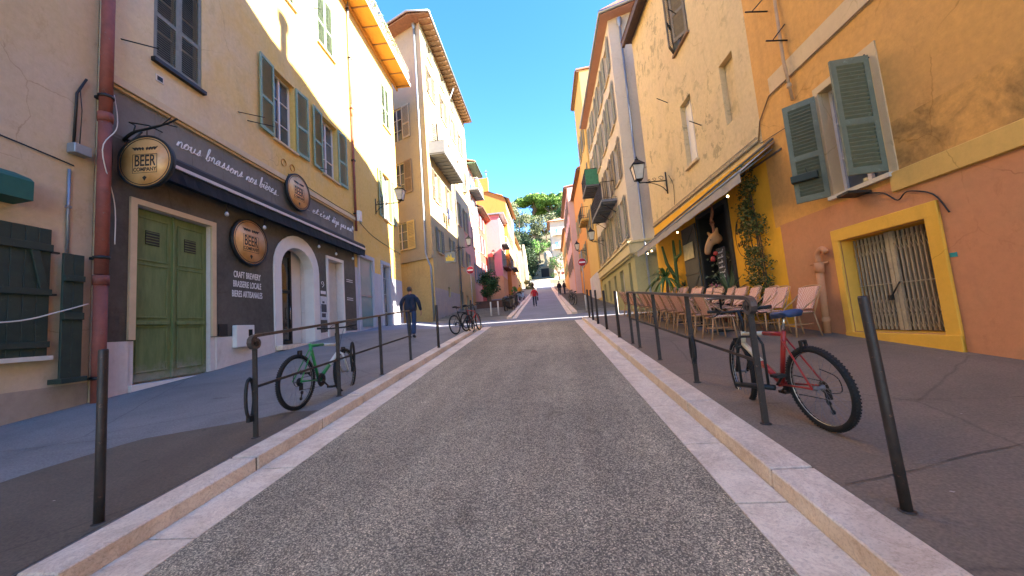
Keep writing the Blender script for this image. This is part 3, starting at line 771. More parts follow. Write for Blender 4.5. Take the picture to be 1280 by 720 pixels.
# ---- the pub building
PB = thing('pub_building', (fl(14)[0], 14, 1.4), 'cream yellow house with the dark brewery front and green shutters', 'building')
U0, U1, ZT = 5.84, 22.0, 17.97
holes = [(6.85, 8.05, 7.95, 10.47, .22), (10.69, 11.8, 8.06, 10.55, .3), (13.5, 14.7, 8.06, 10.55, .3), (13.42, 14.68, 13.72, 16.25, .22), (10.75, 11.95, 13.72, 16.25, .22), (6.85, 8.05, 13.7, 16.2, .22),
         (20.1, 21.25, 13.86, 16.6, .22), (19.55, 20.75, 7.92, 10.7, .22),
         (6.55, 8.3, .84, 4.48, .22, 3), (10.85, 12.6, 1.2, 4.62, .55, 3), (13.62, 14.72, 1.42, 4.58, .4, 3),
         (16.35, 17.75, 1.8, 5.15, .12, 4), (19.0, 20.0, 1.85, 5.2, .3, 4)]
zones = [(U0 + .13, 15.9, -2, 1.7, 3), (U0 + .13, 15.9, 1.7, 5.72, 1), (U0 + .13, 15.9, 5.72, 6.75, 2), (15.9, U1, -2, 4.6, 4), ]
mb = MB(); wall_grid(mb, FL, U0, U1, -2, ZT, holes=holes, zones=zones, mi=0)
poly = [fl(U0), fl(U1), (-17, 25.5), (-17, U0)]
body(mb, poly, -2, ZT, skip=(0,), mi=0)
part('wall', mb, [P_PUB, P_DARK, P_SLATE, P_PLINTH, P_LILAC, P_PUBY], PB)
mb = MB(); r = [FL.P(U0, ZT + .003, -.1), FL.P(U1, ZT + .003, -.1), (-13, 24, ZT + 2.4), (-13, U0, ZT + 2.4), (-17, 25.5, ZT + .003), (-17, U0, ZT + .003)]
mb.add(r, [(0, 1, 2, 3), (3, 2, 4, 5)]); part('roof', mb, M_ROOF, PB)
w = MB(); FL.box(w, U0 + .14, 15.92, 6.76, 6.93, 0, .11); FL.box(w, U0 + .14, 15.92, 6.70, 6.76, 0, .06); part('cornice', w, M_BEIGE, PB, .008)
w = MB()
for i in range(11): FL.box(w, 6.0 + i * .9, 6.0 + i * .9 + .893, 5.78, 6.695, .003, .012)
part('fascia', w, P_SLATE, PB)
# green double door
w = MB(); FL.box(w, 6.42, 6.55, 1.72, 4.6, 0, .05); FL.box(w, 8.3, 8.43, 1.72, 4.6, 0, .05); FL.box(w, 6.42, 8.43, 4.48, 4.6, .001, .051)
part('door_surround', w, M_BEIGE, PB, .004)
def doormat(key):
    m, n, b = newmat(key); v = coords(n); c = ramp(n, noise(n, coords(n, scale=(3, 3, .6)), 2.2, 7, .7), [(.3, lin('5c6c40')), (.7, lin('7a8656'))])
    sp = n.nodes.new('ShaderNodeSeparateXYZ'); n.links.new(v, sp.inputs[0])
    mr = n.nodes.new('ShaderNodeMapRange'); mr.inputs[1].default_value = 1.9; mr.inputs[2].default_value = .85; n.links.new(sp.outputs[2], mr.inputs[0])
    q = n.nodes.new('ShaderNodeMath'); q.operation = 'MULTIPLY'; n.links.new(mr.outputs[0], q.inputs[0]); n.links.new(noise(n, v, 3.5, 8, .75), q.inputs[1])
    wr_ = ramp(n, q.outputs[0], [(.3, G1), (.5, W1)]); c = mix(n, wr_, c, lin('8b8a74'))
    n.links.new(c, b.inputs['Base Color']); b.inputs['Roughness'].default_value = .7; b.inputs['Specular IOR Level'].default_value = .25; bump(n, b, noise(n, coords(n, scale=(6, 6, .5)), 9, 5, .6), .3, .006); return m
M_DOORG = doormat('door_green')
d0 = -.1
for (a, b_) in ((6.56, 7.42), (7.43, 8.29)):
    w = MB(); FL.box(w, a, b_, .88, 4.46, d0 - .05, d0)
    for (za, zb) in ((1.05, 2.0), (2.16, 3.3), (3.36, 4.3)):
        t = .07
        FL.box(w, a + .1, b_ - .1, za, za + .035, d0 + .001, d0 + .018); FL.box(w, a + .1, b_ - .1, zb - .035, zb, d0 + .001, d0 + .018)
        FL.box(w, a + .1, a + .135, za + .035, zb - .035, d0 + .001, d0 + .018); FL.box(w, b_ - .135, b_ - .1, za + .035, zb - .035, d0 + .001, d0 + .018)
    FL.box(w, a + .08, b_ - .08, 2.02, 2.1, d0 + .001, d0 + .045)
    d = part('door', w, M_DOORG, PB, .006)
    w = MB(); FL.box(w, a + .27, b_ - .3, 3.72, 4.02, d0 + .002, d0 + .014)
    part('vent', w, M_BLACK, d)
    w = MB()
    for i in range(5): FL.box(w, a + .27, b_ - .3, 3.74 + i * .06, 3.755 + i * .06, d0 + .015, d0 + .024)
    part('vent_slats', w, M_DOORG, d)
w = MB(); FL.box(w, 7.40, 7.45, .88, 4.46, d0 + .001, d0 + .04); part('door_mullion', w, M_DOORG, PB)
w = MB(); FL.box(w, 6.45, 8.42, .70, .84, 0, .09); part('threshold', w, M_WHITE, PB)
# arched entrance
def arch(mb, u_in0, u_in1, u_o0, u_o1, zs_, zi, zo, zb, o0, o1, n=14):
    ci = (u_in0 + u_in1) / 2; co = (u_o0 + u_o1) / 2
    I = [(ci - (u_in1 - u_in0) / 2 * math.cos(math.pi * i / n), zs_ + (zi - zs_) * math.sin(math.pi * i / n)) for i in range(n + 1)]
    O = [(co - (u_o1 - u_o0) / 2 * math.cos(math.pi * i / n), zs_ + (zo - zs_) * math.sin(math.pi * i / n)) for i in range(n + 1)]
    I = [(u_in0, zb)] + I + [(u_in1, zb)]; O = [(u_o0, zb)] + O + [(u_o1, zb)]
    for k in range(len(I) - 1):
        q = [FL.P(*p, o) for o in (o0, o1) for p in (I[k], I[k + 1], O[k + 1], O[k])]
        mb.add(q, [(0, 1, 2, 3), (7, 6, 5, 4), (0, 4, 5, 1), (2, 6, 7, 3), (1, 5, 6, 2), (3, 7, 4, 0)])
w = MB(); arch(w, 10.86, 12.58, 10.53, 12.95, 3.85, 4.6, 5.02, 1.3, -.3, .05)
part('arch_surround', w, M_WHITE, PB, .004)
w = MB(); e = -.5
FL.box(w, 10.87, 10.97, 1.36, 4.6, e, e + .07); FL.box(w, 11.95, 12.05, 1.36, 4.6, e, e + .07); FL.box(w, 10.97, 11.95, 1.36, 1.5, e, e + .07); FL.box(w, 10.97, 11.95, 3.1, 3.2, e, e + .07); FL.box(w, 10.97, 11.95, 4.35, 4.6, e, e + .07)
FL.box(w, 12.05, 12.58, 1.36, 4.6, e, e + .05, 1)
d = part('door', w, [M_IRON2, M_WHITE], PB, .004, label='dark glazed door under the white arch')
w = MB(); FL.box(w, 10.97, 11.95, 1.5, 3.1, e + .02, e + .035); FL.box(w, 10.97, 11.95, 3.2, 4.35, e + .02, e + .035); part('pane', w, M_GLASSD, d)
w = MB(); w.tube([FL.P(11.88, 2.2, e + .07), FL.P(11.88, 2.2, e + .12), FL.P(11.88, 2.6, e + .12), FL.P(11.88, 2.6, e + .07)], .012, 6); part('handle', w, M_CHROME, d)
w = MB(); FL.box(w, 10.6, 12.9, 1.2, 1.34, -.3, .2); part('doorstep', w, M_KERB, PB, .01)
# blind white opening and dark pillars
w = MB(); FL.box(w, 13.5, 13.62, 1.42, 4.7, 0, .04); FL.box(w, 14.72, 14.82, 1.42, 4.7, 0, .04); FL.box(w, 13.5, 14.82, 4.58, 4.7, .001, .041); part('window_surround', w, M_WHITE, PB)
w = MB(); FL.box(w, 13.64, 14.7, 1.45, 4.57, -.3, -.26); FL.box(w, 13.7, 14.64, 1.6, 4.45, -.259, -.25); part('shutter_panel', w, M_OFFW, PB)
for a_, b_, c_ in ((U0 + .14, 6.44, 1.69), (8.44, 10.52, 1.69), (12.96, 13.5, 1.5), (14.83, 15.9, 1.45)):
    w = MB(); FL.box(w, a_, b_, .2, c_, .002, .03); part('plinth', w, P_PLINTH, PB)
# shop windows further up
w = MB(); FL.box(w, 16.15, 16.33, 1.6, 5.35, 0, .05); FL.box(w, 17.77, 17.95, 1.6, 5.35, 0, .05); FL.box(w, 16.15, 17.95, 5.17, 5.35, .001, .052); w0 = part('window', w, P_LILAC, PB, label='tall blue green shop window in a lilac surround')
w = MB(); FL.box(w, 16.36, 17.74, 1.85, 5.14, -.08, -.05); part('pane', w, M_GLASSB, w0)
w = MB(); FL.box(w, 16.36, 17.74, 3.3, 3.36, -.048, -.03); FL.box(w, 16.36, 16.42, 1.85, 5.14, -.048, -.03); part('mullion', w, M_ZINC, w0)
w = MB(); FL.box(w, 18.82, 19.0, 1.7, 5.4, 0, .05); FL.box(w, 20.0, 20.15, 1.7, 5.4, 0, .05); FL.box(w, 18.82, 20.15, 5.22, 5.4, .001, .052); w0 = part('window', w, P_LILAC, PB, label='narrow barred shop window in a lilac surround')
w = MB(); FL.box(w, 19.02, 19.98, 1.88, 5.18, -.25, -.22); part('pane', w, M_GLASS, w0)
w = MB()
for i in range(5): u = 19.1 + i * .2; w.tube([FL.P(u, 1.9, -.1), FL.P(u, 5.15, -.1)], .012, 5)
for z in (2.6, 3.6, 4.5): w.tube([FL.P(19.02, z, -.1), FL.P(19.98, z, -.1)], .012, 5)
part('grille', w, M_OFFW, w0)
# upper windows
window(FL, PB, 6.85, 8.05, 7.95, 10.47, M_OFFW, M_GLASS, .2, None, 'closed', M_SHG, .055)
for u0, u1 in ((10.69, 11.8), (13.5, 14.7)):
    window(FL, PB, u0, u1, 8.06, 10.55, M_WHITE, M_GLASS, .26, M_BEIGE, 'open', M_SHGREEN, .055, sw=.68)
window(FL, PB, 13.42, 14.68, 13.72, 16.25, M_OFFW, M_GLASS, .2, M_BEIGE, 'closed', M_SHGREEN, .06)
window(FL, PB, 10.75, 11.95, 13.72, 16.25, M_OFFW, M_GLASS, .2, M_BEIGE, 'closed', M_SHGREEN, .06)
window(FL, PB, 6.85, 8.05, 13.7, 16.2, M_OFFW, M_GLASS, .2, M_BEIGE, 'closed', M_SHG, .06)
window(FL, PB, 20.1, 21.25, 13.86, 16.6, M_OFFW, M_GLASS, .2, M_BEIGE, 'closed', M_SHGREEN, .08)
window(FL, PB, 19.55, 20.75, 7.92, 10.7, M_OFFW, M_GLASS, .2, M_BEIGE, 'open', M_SHGREEN, .08, sw=.62)
w = MB(); FL.box(w, 6.8, 8.1, 7.84, 7.93, -.02, .1); part('sill', w, M_IRON2, PB)
# hooks and stays standing out of the render
for (u, z, du, ln) in ((6.2, 7.85, .35, .45), (9.2, 8.08, .4, .5), (9.55, 8.02, .45, .5), (13.1, 8.1, .3, .4), (13.2, 15.0, .1, .3), (19.9, 14.4, 0, .45), (16.0, 8.9, 0, .0)):
    if ln: part('iron_hook', rod(FL, None, u, z, ln, du), M_IRON2, PB)
w = MB(); FL.box(w, 6.9, 7.08, 7.44, 7.6, 0, .015, 0); FL.box(w, 6.93, 7.05, 7.47, 7.57, .016, .02, 1); part('vent', w, [M_OFFW, M_BLACK], PB)
for u in (11.12, 11.56):
    w = MB(); M = FL; w.lathe([(.0, -.02), (.11, -.02), (.11, .015), (.125, .015)], (0, 0, 0), 18, 0, 'x'); w.xf(facing(FL.P(u, 7.42, .012), FL.n, (0, 1, 0)) if False else Matrix.Translation(FL.P(u, 7.42, .012))); part('vent', w, paint('ochre_vent', 'b9791c', .6), PB)
# orange soffited roof balcony with planted railing
w = MB()
FL.box(w, 13.2, 22.9, 17.98, 18.1, 0, .95)
for u in [13.9 + i * 1.25 for i in range(8)]: FL.box(w, u, u + .05, 17.93, 17.979, 0, .95, 1)
FL.box(w, 13.2, 22.9, 17.96, 18.14, .951, .99, 2); FL.box(w, 13.2, 22.9, 17.75, 17.979, 0.003, .08, 0)
bal = part('balcony', w, [M_SOFFIT, M_EAVE, M_OFFW], PB)
w = MB(); rnd = random.Random(5)
w.tube([FL.P(13.2, 19.1, .93), FL.P(22.85, 19.1, .93), FL.P(22.85, 19.1, .05)], .025, 6); w.tube([FL.P(13.2, 18.22, .93), FL.P(22.85, 18.22, .93)], .015, 5)
u = 13.3
while u < 22.8:
    w.tube([FL.P(u, 18.2, .93), FL.P(u, 19.1, .93)], .009, 4)
    w.tube([FL.P(u + .11 + .09 * math.cos(a * .7), 18.65 + .2 * math.sin(a * .7), .93) for a in range(10)], .008, 4, closed=False); u += .24
part('railing', w, M_OFFW, bal)
w = MB(); leaf_cloud(w, [(*FL.P(u, 18.75, .8), .34) for u in [13.5 + .45 * i for i in range(17)]], 2300, .05, rnd, [0, 1])
part('plants', w, [foliage('dry_leaf', '8e8a5c', 'b5a774'), foliage('leaf_mid', '55703a', '6c8245')], bal)

def hpipe(name, F, u, zs, mats, lab, o=.08, r=.055, cat='drainpipe', grp=None):
    t = thing(name, F.P(u, zs[0], o), lab, cat, grp)
    for (a, b_), m in zip(zip(zs, zs[1:]), mats):
        w = MB(); w.tube([F.P(u, a + .004, o), F.P(u, b_ - .004, o)], r, 10); part('pipe', w, m, t)
    z = zs[0] + .8
    while z < zs[-1]:
        w = MB(); F.box(w, u - .09 / abs(F.k), u + .09 / abs(F.k), z, z + .04, 0, o + r + .012); part('clamp', w, M_IRON2, t); z += 2.6
    return t
hpipe('drainpipe', FL, 16.02, [6.3, 11.9, 12.5, 17.9], [M_REDP, M_TERRA, M_ZINC], 'thin drainpipe, dark red below and grey above, at the end of the brewery sign')
w = MB(); FL.box(w, 15.95, 16.2, 6.75, 7.25, .16, .3); FL.box(w, 15.98, 16.17, 6.9, 7.15, .301, .312); single('alarm_box', w, M_WHITE, FL.P(16.05, 6.7), 'white alarm box beside the red drainpipe', 'alarm box', bevel=.015)
w = MB(); w.tube(cat_rom([FL.P(11.3, 7.1, .03), FL.P(12.5, 7.05, .03), FL.P(14.4, 7.0, .03), FL.P(16.0, 6.98, .03), FL.P(18.0, 6.5, .03), FL.P(21.9, 6.3, .03)], 4), .012, 5)
single('cable', w, M_IRON2, FL.P(16, 6.98), 'dark cable running from the beer disc along the yellow wall', 'cable')

# shop front lettering and fittings
M_CHALK = paint('chalk_white', 'e6e0da', .7, 0, .04, 5)
t = thing('sign_lettering', FL.P(10.2, 6.2, .02), 'white handwritten slogan nous brassons nos bieres on the slate fascia', 'lettering')
for txt, u0, wd in (('nous', 7.38, .64), ('brassons', 8.14, 1.2), ('nos', 9.46, .42), ('biEres..', 9.98, .88)):
    tx = txt
    part('word', script_mb(FL, tx, u0, 6.16, .145, 1, wd, .02, .0125), M_CHALK, t)
t = thing('sign_lettering', FL.P(14, 6.2, .02), 'white handwritten slogan et c est deja pas mal on the slate fascia', 'lettering')
for txt, u0, wd in (('...', 12.32, .22), ('et', 12.66, .4), ("c'est", 13.15, .72), ('dFjE'.replace('E', 'a'), 14.02, .55), ('pas', 14.72, .45), ('mal!', 15.27, .58)):
    part('word', script_mb(FL, txt, u0, 6.18, .13, 1, wd, .02, .012), M_CHALK, t)
t = thing('sign_lettering', FL.P(9.5, 3.1, .02), 'three lines of white capitals CRAFT BREWERY on the dark cladding', 'lettering')
for s_, z, wd in (('CRAFT BREWERY', 3.36, 1.04), ('BRASSERIE LOCALE', 3.1, 1.2), ('BIERES ARTISANALES', 2.83, 1.34)):
    sz = .245
    text_obj('line', s_, t, facing(FL.P(9.5, z, .008), FL.d, (0, 0, 1)), sz, M_CHALK, .002, sx=wd / (len(s_) * sz * .66), bold=.003, sp=1.06)
# beer discs
M_GOLD = None
def goldm(key):
    m, n, b = newmat(key); v = coords(n, 'Object', (1, 1, 1)); c = ramp(n, noise(n, v, 1.4, 4, .6), [(.35, lin('c4843a')), (.65, lin('e6b47a'))])
    n.links.new(c, b.inputs['Base Color']); b.inputs['Metallic'].default_value = .15; b.inputs['Roughness'].default_value = .38; return m
M_GOLD = goldm('brass_disc'); M_INK = paint('ink_brown', '2b211a', .6)
def disc(name, pos, xdir, rad, lab, grp, both=False, hang=False):
    t = thing(name, pos, lab, 'sign', grp)
    x = Vector(xdir).normalized(); M = facing(pos, x, (0, 0, 1))
    w = MB(); w.lathe([(0, .03), (rad * .93, .03), (rad * .94, .045), (rad, .045), (rad, -.045), (rad * .94, -.045), (rad * .93, -.03), (0, -.03)], seg=48); w.xf(M); part('rim', w, M_BLACK, t)
    w = MB(); w.lathe([(0, .036), (rad * .925, .036), (rad * .925, -.036), (0, -.036)], seg=48); w.xf(M); dd = part('disc', w, M_GOLD, t)
    w = MB(); w.lathe([(rad * .86, .037), (rad * .86, .04), (rad * .885, .04), (rad * .885, .037)], seg=48); w.xf(M); part('ring', w, M_INK, dd)
    sides = [(x, M)]
    if both: sides.append((-x, facing(pos, -x, (0, 0, 1))))
    for xx, MM in sides:
        T = lambda a, b_: MM @ Matrix.Translation((a, b_, .038))
        text_obj('lettering', 'BEER', dd, T(0, .02 * rad), rad * .6, M_INK, .002, sx=.58, bold=.004)
        text_obj('lettering', 'COMPANY', dd, T(0, -.3 * rad), rad * .2, M_INK, .002, sx=.85, bold=.002)
        w = MB()
        for (a, b_, c, d_) in ((-.44, .44, .27, .285), (-.44, .44, -.43, -.415), (-.44, -.425, -.43, .285), (.425, .44, -.43, .285)):
            w.box(a * rad, b_ * rad, c * rad, d_ * rad, .037, .04)
        for sg in (-1, 1):
            for k in range(4):
                a = 1.2 + .25 * k
                w.add([(sg * (.05 + .1 * k) * rad, .42 * rad, .039), (sg * (.12 + .12 * k) * rad, (.46 + .07 * k * .5) * rad, .039), (sg * (.1 + .12 * k) * rad, .56 * rad, .039), (sg * (.03 + .08 * k) * rad, .52 * rad, .039)], [(0, 1, 2, 3)])
        w.add([(-.08 * rad, -.6 * rad, .039), (0, -.74 * rad, .039), (.08 * rad, -.6 * rad, .039), (0, -.54 * rad, .039)], [(0, 1, 2, 3)])
        w.xf(MM); part('emblem', w, M_INK, dd)
    return t
disc('beer_disc', FL.P(9.52, 4.33, .07), FL.d, .665, 'round brass beer disc flat on the dark cladding between the two doors', 'round brass beer discs')
disc('beer_disc', FL.P(11.66, 6.56, .14), FL.d, .64, 'round brass beer disc fixed over the handwritten fascia', 'round brass beer discs')
hd = disc('beer_disc', (-7.64, 6.3, 5.2), (1, .12, 0), .54, 'round brass beer disc hanging from the branch-like iron bracket', 'round brass beer discs', both=True)
w = MB(); br = [(-8.17, 6.3, 5.72), (-7.95, 6.3, 5.86), (-7.6, 6.3, 5.9), (-7.2, 6.28, 5.93), (-6.95, 6.28, 6.0)]
w.tube(cat_rom(br, 4), [.03] * 5 + [.024] * 6 + [.018] * 6, 7); w.tube([(-8.17, 6.3, 5.42), (-8.0, 6.3, 5.65), (-7.75, 6.3, 5.85)], .02, 6); w.tube([(-7.95, 6.3, 5.85), (-7.9, 6.3, 6.0), (-8.02, 6.28, 6.08)], .014, 5)
w.tube([(-7.3, 6.28, 5.92), (-7.1, 6.3, 6.07)], .012, 5); w.tube([(-8.0, 6.28, 6.07), (-7.6, 6.3, 5.96), (-7.3, 6.3, 5.78)], .014, 5); w.tube([(-7.64, 6.3, 5.72), (-7.64, 6.3, 5.92)], .01, 5); w.tube([(-7.2, 6.3, 5.93), (-7.0, 6.32, 5.86)], .011, 5)
part('bracket', w, M_IRON2, hd)
# meter box, poster
t = thing('meter_box', FL.P(9.22, 1.4), 'white meter box on the plinth beside the green door', 'meter box')
w = MB(); FL.box(w, 8.92, 9.54, 1.4, 1.98, .03, .16); part('box', w, M_WHITE, t, .01); w = MB(); FL.box(w, 9.32, 9.46, 1.68, 1.86, .161, .166); part('window', w, M_GLASSD, t)
w = MB(); FL.box(w, 8.52, 8.78, 1.72, 2.02, .004, .03); single('vent_grille', w, M_BLACK, FL.P(8.65, 1.72), 'square black vent low on the dark cladding beside the meter box', 'vent')
t = thing('poster', FL.P(13.25, 2.2), 'small framed poster on the dark pillar beside the arch', 'poster')
w = MB(); FL.box(w, 13.03, 13.47, 2.15, 3.05, .004, .02); part('sheet', w, paint('poster_paper', 'bfc3c6', .6), t)
w = MB(); FL.box(w, 13.08, 13.42, 2.45, 2.75, .0205, .023); FL.box(w, 13.1, 13.36, 2.25, 2.4, .0205, .023); FL.box(w, 13.15, 13.3, 2.78, 2.86, .0205, .023); part('picture', w, paint('poster_ink', '3c4048', .6), t)
for z, uu in ((3.3, 13.25),):
    t2 = thing('pictogram', FL.P(13.25, 3.5), 'white notice with a small curled emblem above the framed poster', 'sign'); w = MB()
    FL.box(w, 13.08, 13.42, 3.14, 3.26, .006, .012); w.tube(cat_rom([FL.P(13.2, 3.4, .012), FL.P(13.3, 3.5, .012), FL.P(13.24, 3.62, .012), FL.P(13.14, 3.58, .012), FL.P(13.2, 3.5, .012)], 4), .01, 4); part('mark', w, M_CHALK, t2)
t = thing('opening_hours', FL.P(15.3, 2.9), 'tiny white lines of writing on the dark pillar right of the white panel', 'lettering')
for z in (3.9, 3.82, 3.1, 3.02):
    w = MB()
    for i in range(5): FL.box(w, 15.08 + i * .11, 15.16 + i * .11, z, z + .035, .006, .01)
    part('line', w, M_CHALK, t)
# pub awning: cassette, dark fabric and pale stripe
AW = thing('awning', FL.P(11, 5.7), 'long folded black awning with a white stripe over the pub front', 'awning')
w = MB(); prof = [(.0, 5.78), (.26, 5.7), (.34, 5.62), (.34, 5.5), (.0, 5.5)]
ua, ub = 6.35, 16.3
w.add([FL.P(u, z, o) for u in (ua, ub) for o, z in prof], [(0, 1, 2, 3, 4), (9, 8, 7, 6, 5)] + [(i, i + 5, (i + 1) % 5 + 5, (i + 1) % 5) for i in range(5)])
part('cassette', w, M_BLACK, AW)
w = MB(); FL.box(w, ua, ub, 5.42, 5.495, .27, .37); part('stripe', w, paint('stripe_white', 'cfc4b8', .5, 0, .05), AW)
w = MB(); n = 60
for i in range(n):
    a, b_ = ua + (ub - ua) * i / n, ua + (ub - ua) * (i + 1) / n; sa, sb = .012 * math.sin(i * 1.7), .012 * math.sin((i + 1) * 1.7)
    w.quad(FL.P(a, 5.42, .33 + sa), FL.P(b_, 5.42, .33 + sb), FL.P(b_, 5.12, .32 - sb), FL.P(a, 5.12, .32 - sa))
FL.box(w, ua, ub, 5.2, 5.415, 0.02, .26)
part('valance', w, paint('awning_fabric', '1d2228', .85, 0, .15, 4), AW)
M_BULB = glass('bulb_glass', 'c8c4bc', .1)
for i, (u, q) in enumerate(((6.5, 5.02), (8.55, 4.85), (9.9, 4.85), (12.7, 4.85), (13.9, 4.8), (15.3, 4.85))):
    t = thing('light_bulb', FL.P(u, q, .22), 'unlit bulb hanging under the pub awning, %s from the left' % ORD[i], 'light bulb', 'bulbs under the pub awning')
    w = MB(); p = FL.P(u, q, .22); w.lathe([(0, -.06), (.04, -.045), (.052, 0), (.035, .045), (.02, .06)], p, 12); part('globe', w, M_BULB, t)
    w = MB(); w.tube([(p[0], p[1], q + .05), (p[0], p[1], q + .3)], .014, 6); part('cord', w, M_BLACK, t)

# ---- wall lanterns
def lantern(name, F, u, z, o, lab, s=1.0, mat=None):
    """scrolled wall bracket with a four sided street lantern at its end; z = bracket foot height"""
    t = thing(name, F.P(u, z, 0), lab, 'street lamp', 'old street lanterns on wall brackets')
    w = MB(); P = lambda uu, zz, oo: F.P(uu, zz, oo)
    w.tube([P(u, z + .02 * s, .02), P(u, z + .02 * s, o)], .022 * s, 6); w.tube([P(u, z + .35 * s, .02), P(u, z - .5 * s, .02)], .028 * s, 6)
    w.tube(cat_rom([P(u, z - .42 * s, .03), P(u, z - .2 * s, .22 * s), P(u, z - .04 * s, .55 * s), P(u, z + .0, .8 * s)], 5), .016 * s, 5)
    for c, rr in ((.2 * s, .11 * s), (.46 * s, .08 * s), (.66 * s, .055 * s)):
        w.tube([P(u, z + .02 * s + rr * 1.0 + (rr * (1 - a * .05)) * math.sin(a * .55) * .9, c + rr * (1 - a * .05) * math.cos(a * .55)) for a in range(13)], .011 * s, 4)
    w.tube([P(u, z + .02 * s, o), P(u, z + .14 * s, o + .03)], .024 * s, 6)
    part('bracket', w, mat or M_IRON2, t)
    c = Vector(P(u, z + .14 * s, o + .03)); b0, b1, h = .13 * s, .22 * s, .56 * s
    w = MB(); R4 = lambda r, zz: [(c.x + r * sx, c.y + r * sy, c.z + zz) for sx, sy in ((1, 1), (-1, 1), (-1, -1), (1, -1))]
    for a, b_ in zip(R4(b0, 0), R4(b1, h)): w.tube([a, b_], .015 * s, 4)
    for r, zz in ((b0, 0), (b1, h)):
        q = R4(r, zz); w.tube(q, .018 * s, 4, closed=True)
    q0 = R4(b1 * 1.1, h + .01); q1 = R4(b1 * .35, h + .2 * s); w.add(q0 + q1, [(0, 1, 5, 4), (1, 2, 6, 5), (2, 3, 7, 6), (3, 0, 4, 7), (4, 5, 6, 7)])
    w.lathe([(.07 * s, h + .2 * s), (.08 * s, h + .26 * s), (.03 * s, h + .3 * s), (.035 * s, h + .34 * s), (0, h + .4 * s)], (c.x, c.y, c.z), 8); w.lathe([(.0, -.1 * s), (.04 * s, -.05 * s), (b0, 0)], (c.x, c.y, c.z), 8)
    lh = part('lantern_frame', w, mat or M_IRON2, t)
    w = MB(); q0 = R4(b0 * .93, .01); q1 = R4(b1 * .93, h - .01); w.add(q0 + q1, [(0, 1, 5, 4), (1, 2, 6, 5), (2, 3, 7, 6), (3, 0, 4, 7)])
    part('glass', w, M_LGLASS, lh)
    return t
M_LGLASS = glass('lantern_glass', 'c2bba8', .25, 3, 'd8d2c0')
lantern('street_lamp', FL, 18.5, 8.35, 1.35, 'street lantern on a scrolled arm by the green shutters of the pub house')

# ---- cross lane, tall L2 building with oblique side wall
F2 = Frame((-7.4, 24), (-7.4, 60), (1, 0))
F2S = Frame((-7.4, 24), (-16.4, 27.9), (-.4, -1), axis='x')       # side wall, u = world x
T2 = thing('apartment_building', (-7.4, 31, 2), 'tall narrow cream apartment house with sunlit upper floors beyond the pub', 'building')
h2 = []
cols = (25.85, 29.3, 32.4, 35.4)
rows_ = [(22.0, 23.2, 'half'), (18.9, 21.0, 'open'), (14.9, 17.0, 'ajar'), (10.75, 13.0, 'open'), (6.95, 8.7, 'open')]
win2 = []
for zi, (za, zb, md) in enumerate(rows_):
    for ci, c in enumerate(cols):
        if zi == 0 and ci == 3: continue
        ww = .5 if zi < 4 else .42
        win2.append((c - ww, c + ww, za, zb, md, ci, zi)); h2.append((c - ww, c + ww, za, zb, .2))
h2 += [(27.4, 28.0, 3.85, 4.6, .2), (31.3, 32.5, 2.0, 4.6, .25), (33.6, 34.5, 2.2, 4.4, .25)]
mb = MB(); wall_grid(mb, F2, 24, 38.2, 0, 23.8, holes=h2, zones=[(24, 31.1, 0, 4.3, 1), (24, 31.1, 4.3, 6.15, 2), (31.1, 38.2, 0, 6.6, 3), (34.5, 38.2, 6.6, 12.5, 4)], mi=0)
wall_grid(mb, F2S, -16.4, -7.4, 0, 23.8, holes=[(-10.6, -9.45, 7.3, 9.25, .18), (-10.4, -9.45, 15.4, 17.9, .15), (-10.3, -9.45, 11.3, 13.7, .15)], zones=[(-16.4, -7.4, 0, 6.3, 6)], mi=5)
body(mb, [(-7.4, 24), (-16.4, 27.9), (-16.4, 38.2), (-7.4, 38.2)], 0, 23.8, skip=(0, 3))
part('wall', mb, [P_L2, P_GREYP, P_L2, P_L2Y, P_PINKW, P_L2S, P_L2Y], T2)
w = MB()
w.add([(-6.5, 23.3, 23.75), (-6.5, 37.9, 23.75), (-7.4, 38.4, 23.95), (-16.8, 38.4, 23.95), (-16.8, 27.0, 23.95), (-8.0, 23.1, 23.8), (-11, 31, 26)], [(0, 1, 6), (1, 2, 3, 6), (3, 4, 6), (4, 5, 6), (5, 0, 6)])
part('roof', w, M_ROOF, T2)
w = MB(); w.box(-7.38, -6.52, 23.4, 37.9, 23.62, 23.7)
w.prism([(-8.0, 23.25), (-6.6, 23.35), (-7.4, 24.0), (-16.4, 27.9), (-16.6, 27.1)], 23.60, 23.69)
y = 23.7
while y < 37.8: w.box(-7.38, -6.56, y, y + .07, 23.5, 23.619); y += .55
part('eave', w, M_EAVE, T2)
w = MB(); w.tube([(-6.48, 23.3, 23.72), (-6.48, 37.9, 23.72)], .075, 8); w.tube([(-6.48, 23.3, 23.72), (-8.0, 23.1, 23.75), (-16.6, 26.9, 23.75)], .075, 8); part('gutter', w, M_ZINC, T2)
w = MB(); F2S.box(w, -16.4, -7.42, 6.3, 6.55, 0, .12); part('ledge', w, P_L2S, T2)
smats = [M_SHBR, M_SHBR, M_SHG, M_SHBR]
for (a, b_, za, zb, md, ci, zi) in win2:
    window(F2, T2, a, b_, za, zb, M_OFFW, M_GLASS, .18, M_BEIGE, md, [M_SHG, M_SHBR, M_SHBR, M_SHBR, M_SHG][zi], .13, 2, sw=.5 if zi else .42)
window(F2S, T2, -10.6, -9.45, 7.3, 9.25, M_OFFW, M_GLASS, .15, M_BEIGE, None)
sh = paint('shutter_cream', 'cdb26f', .7, 0, .12, 4); sh2 = paint('shutter_tan', 'b9a688', .7, 0, .12, 4); sh3 = paint('shutter_brown2', '9c8260', .7, 0, .15, 4)
M_SH = {}
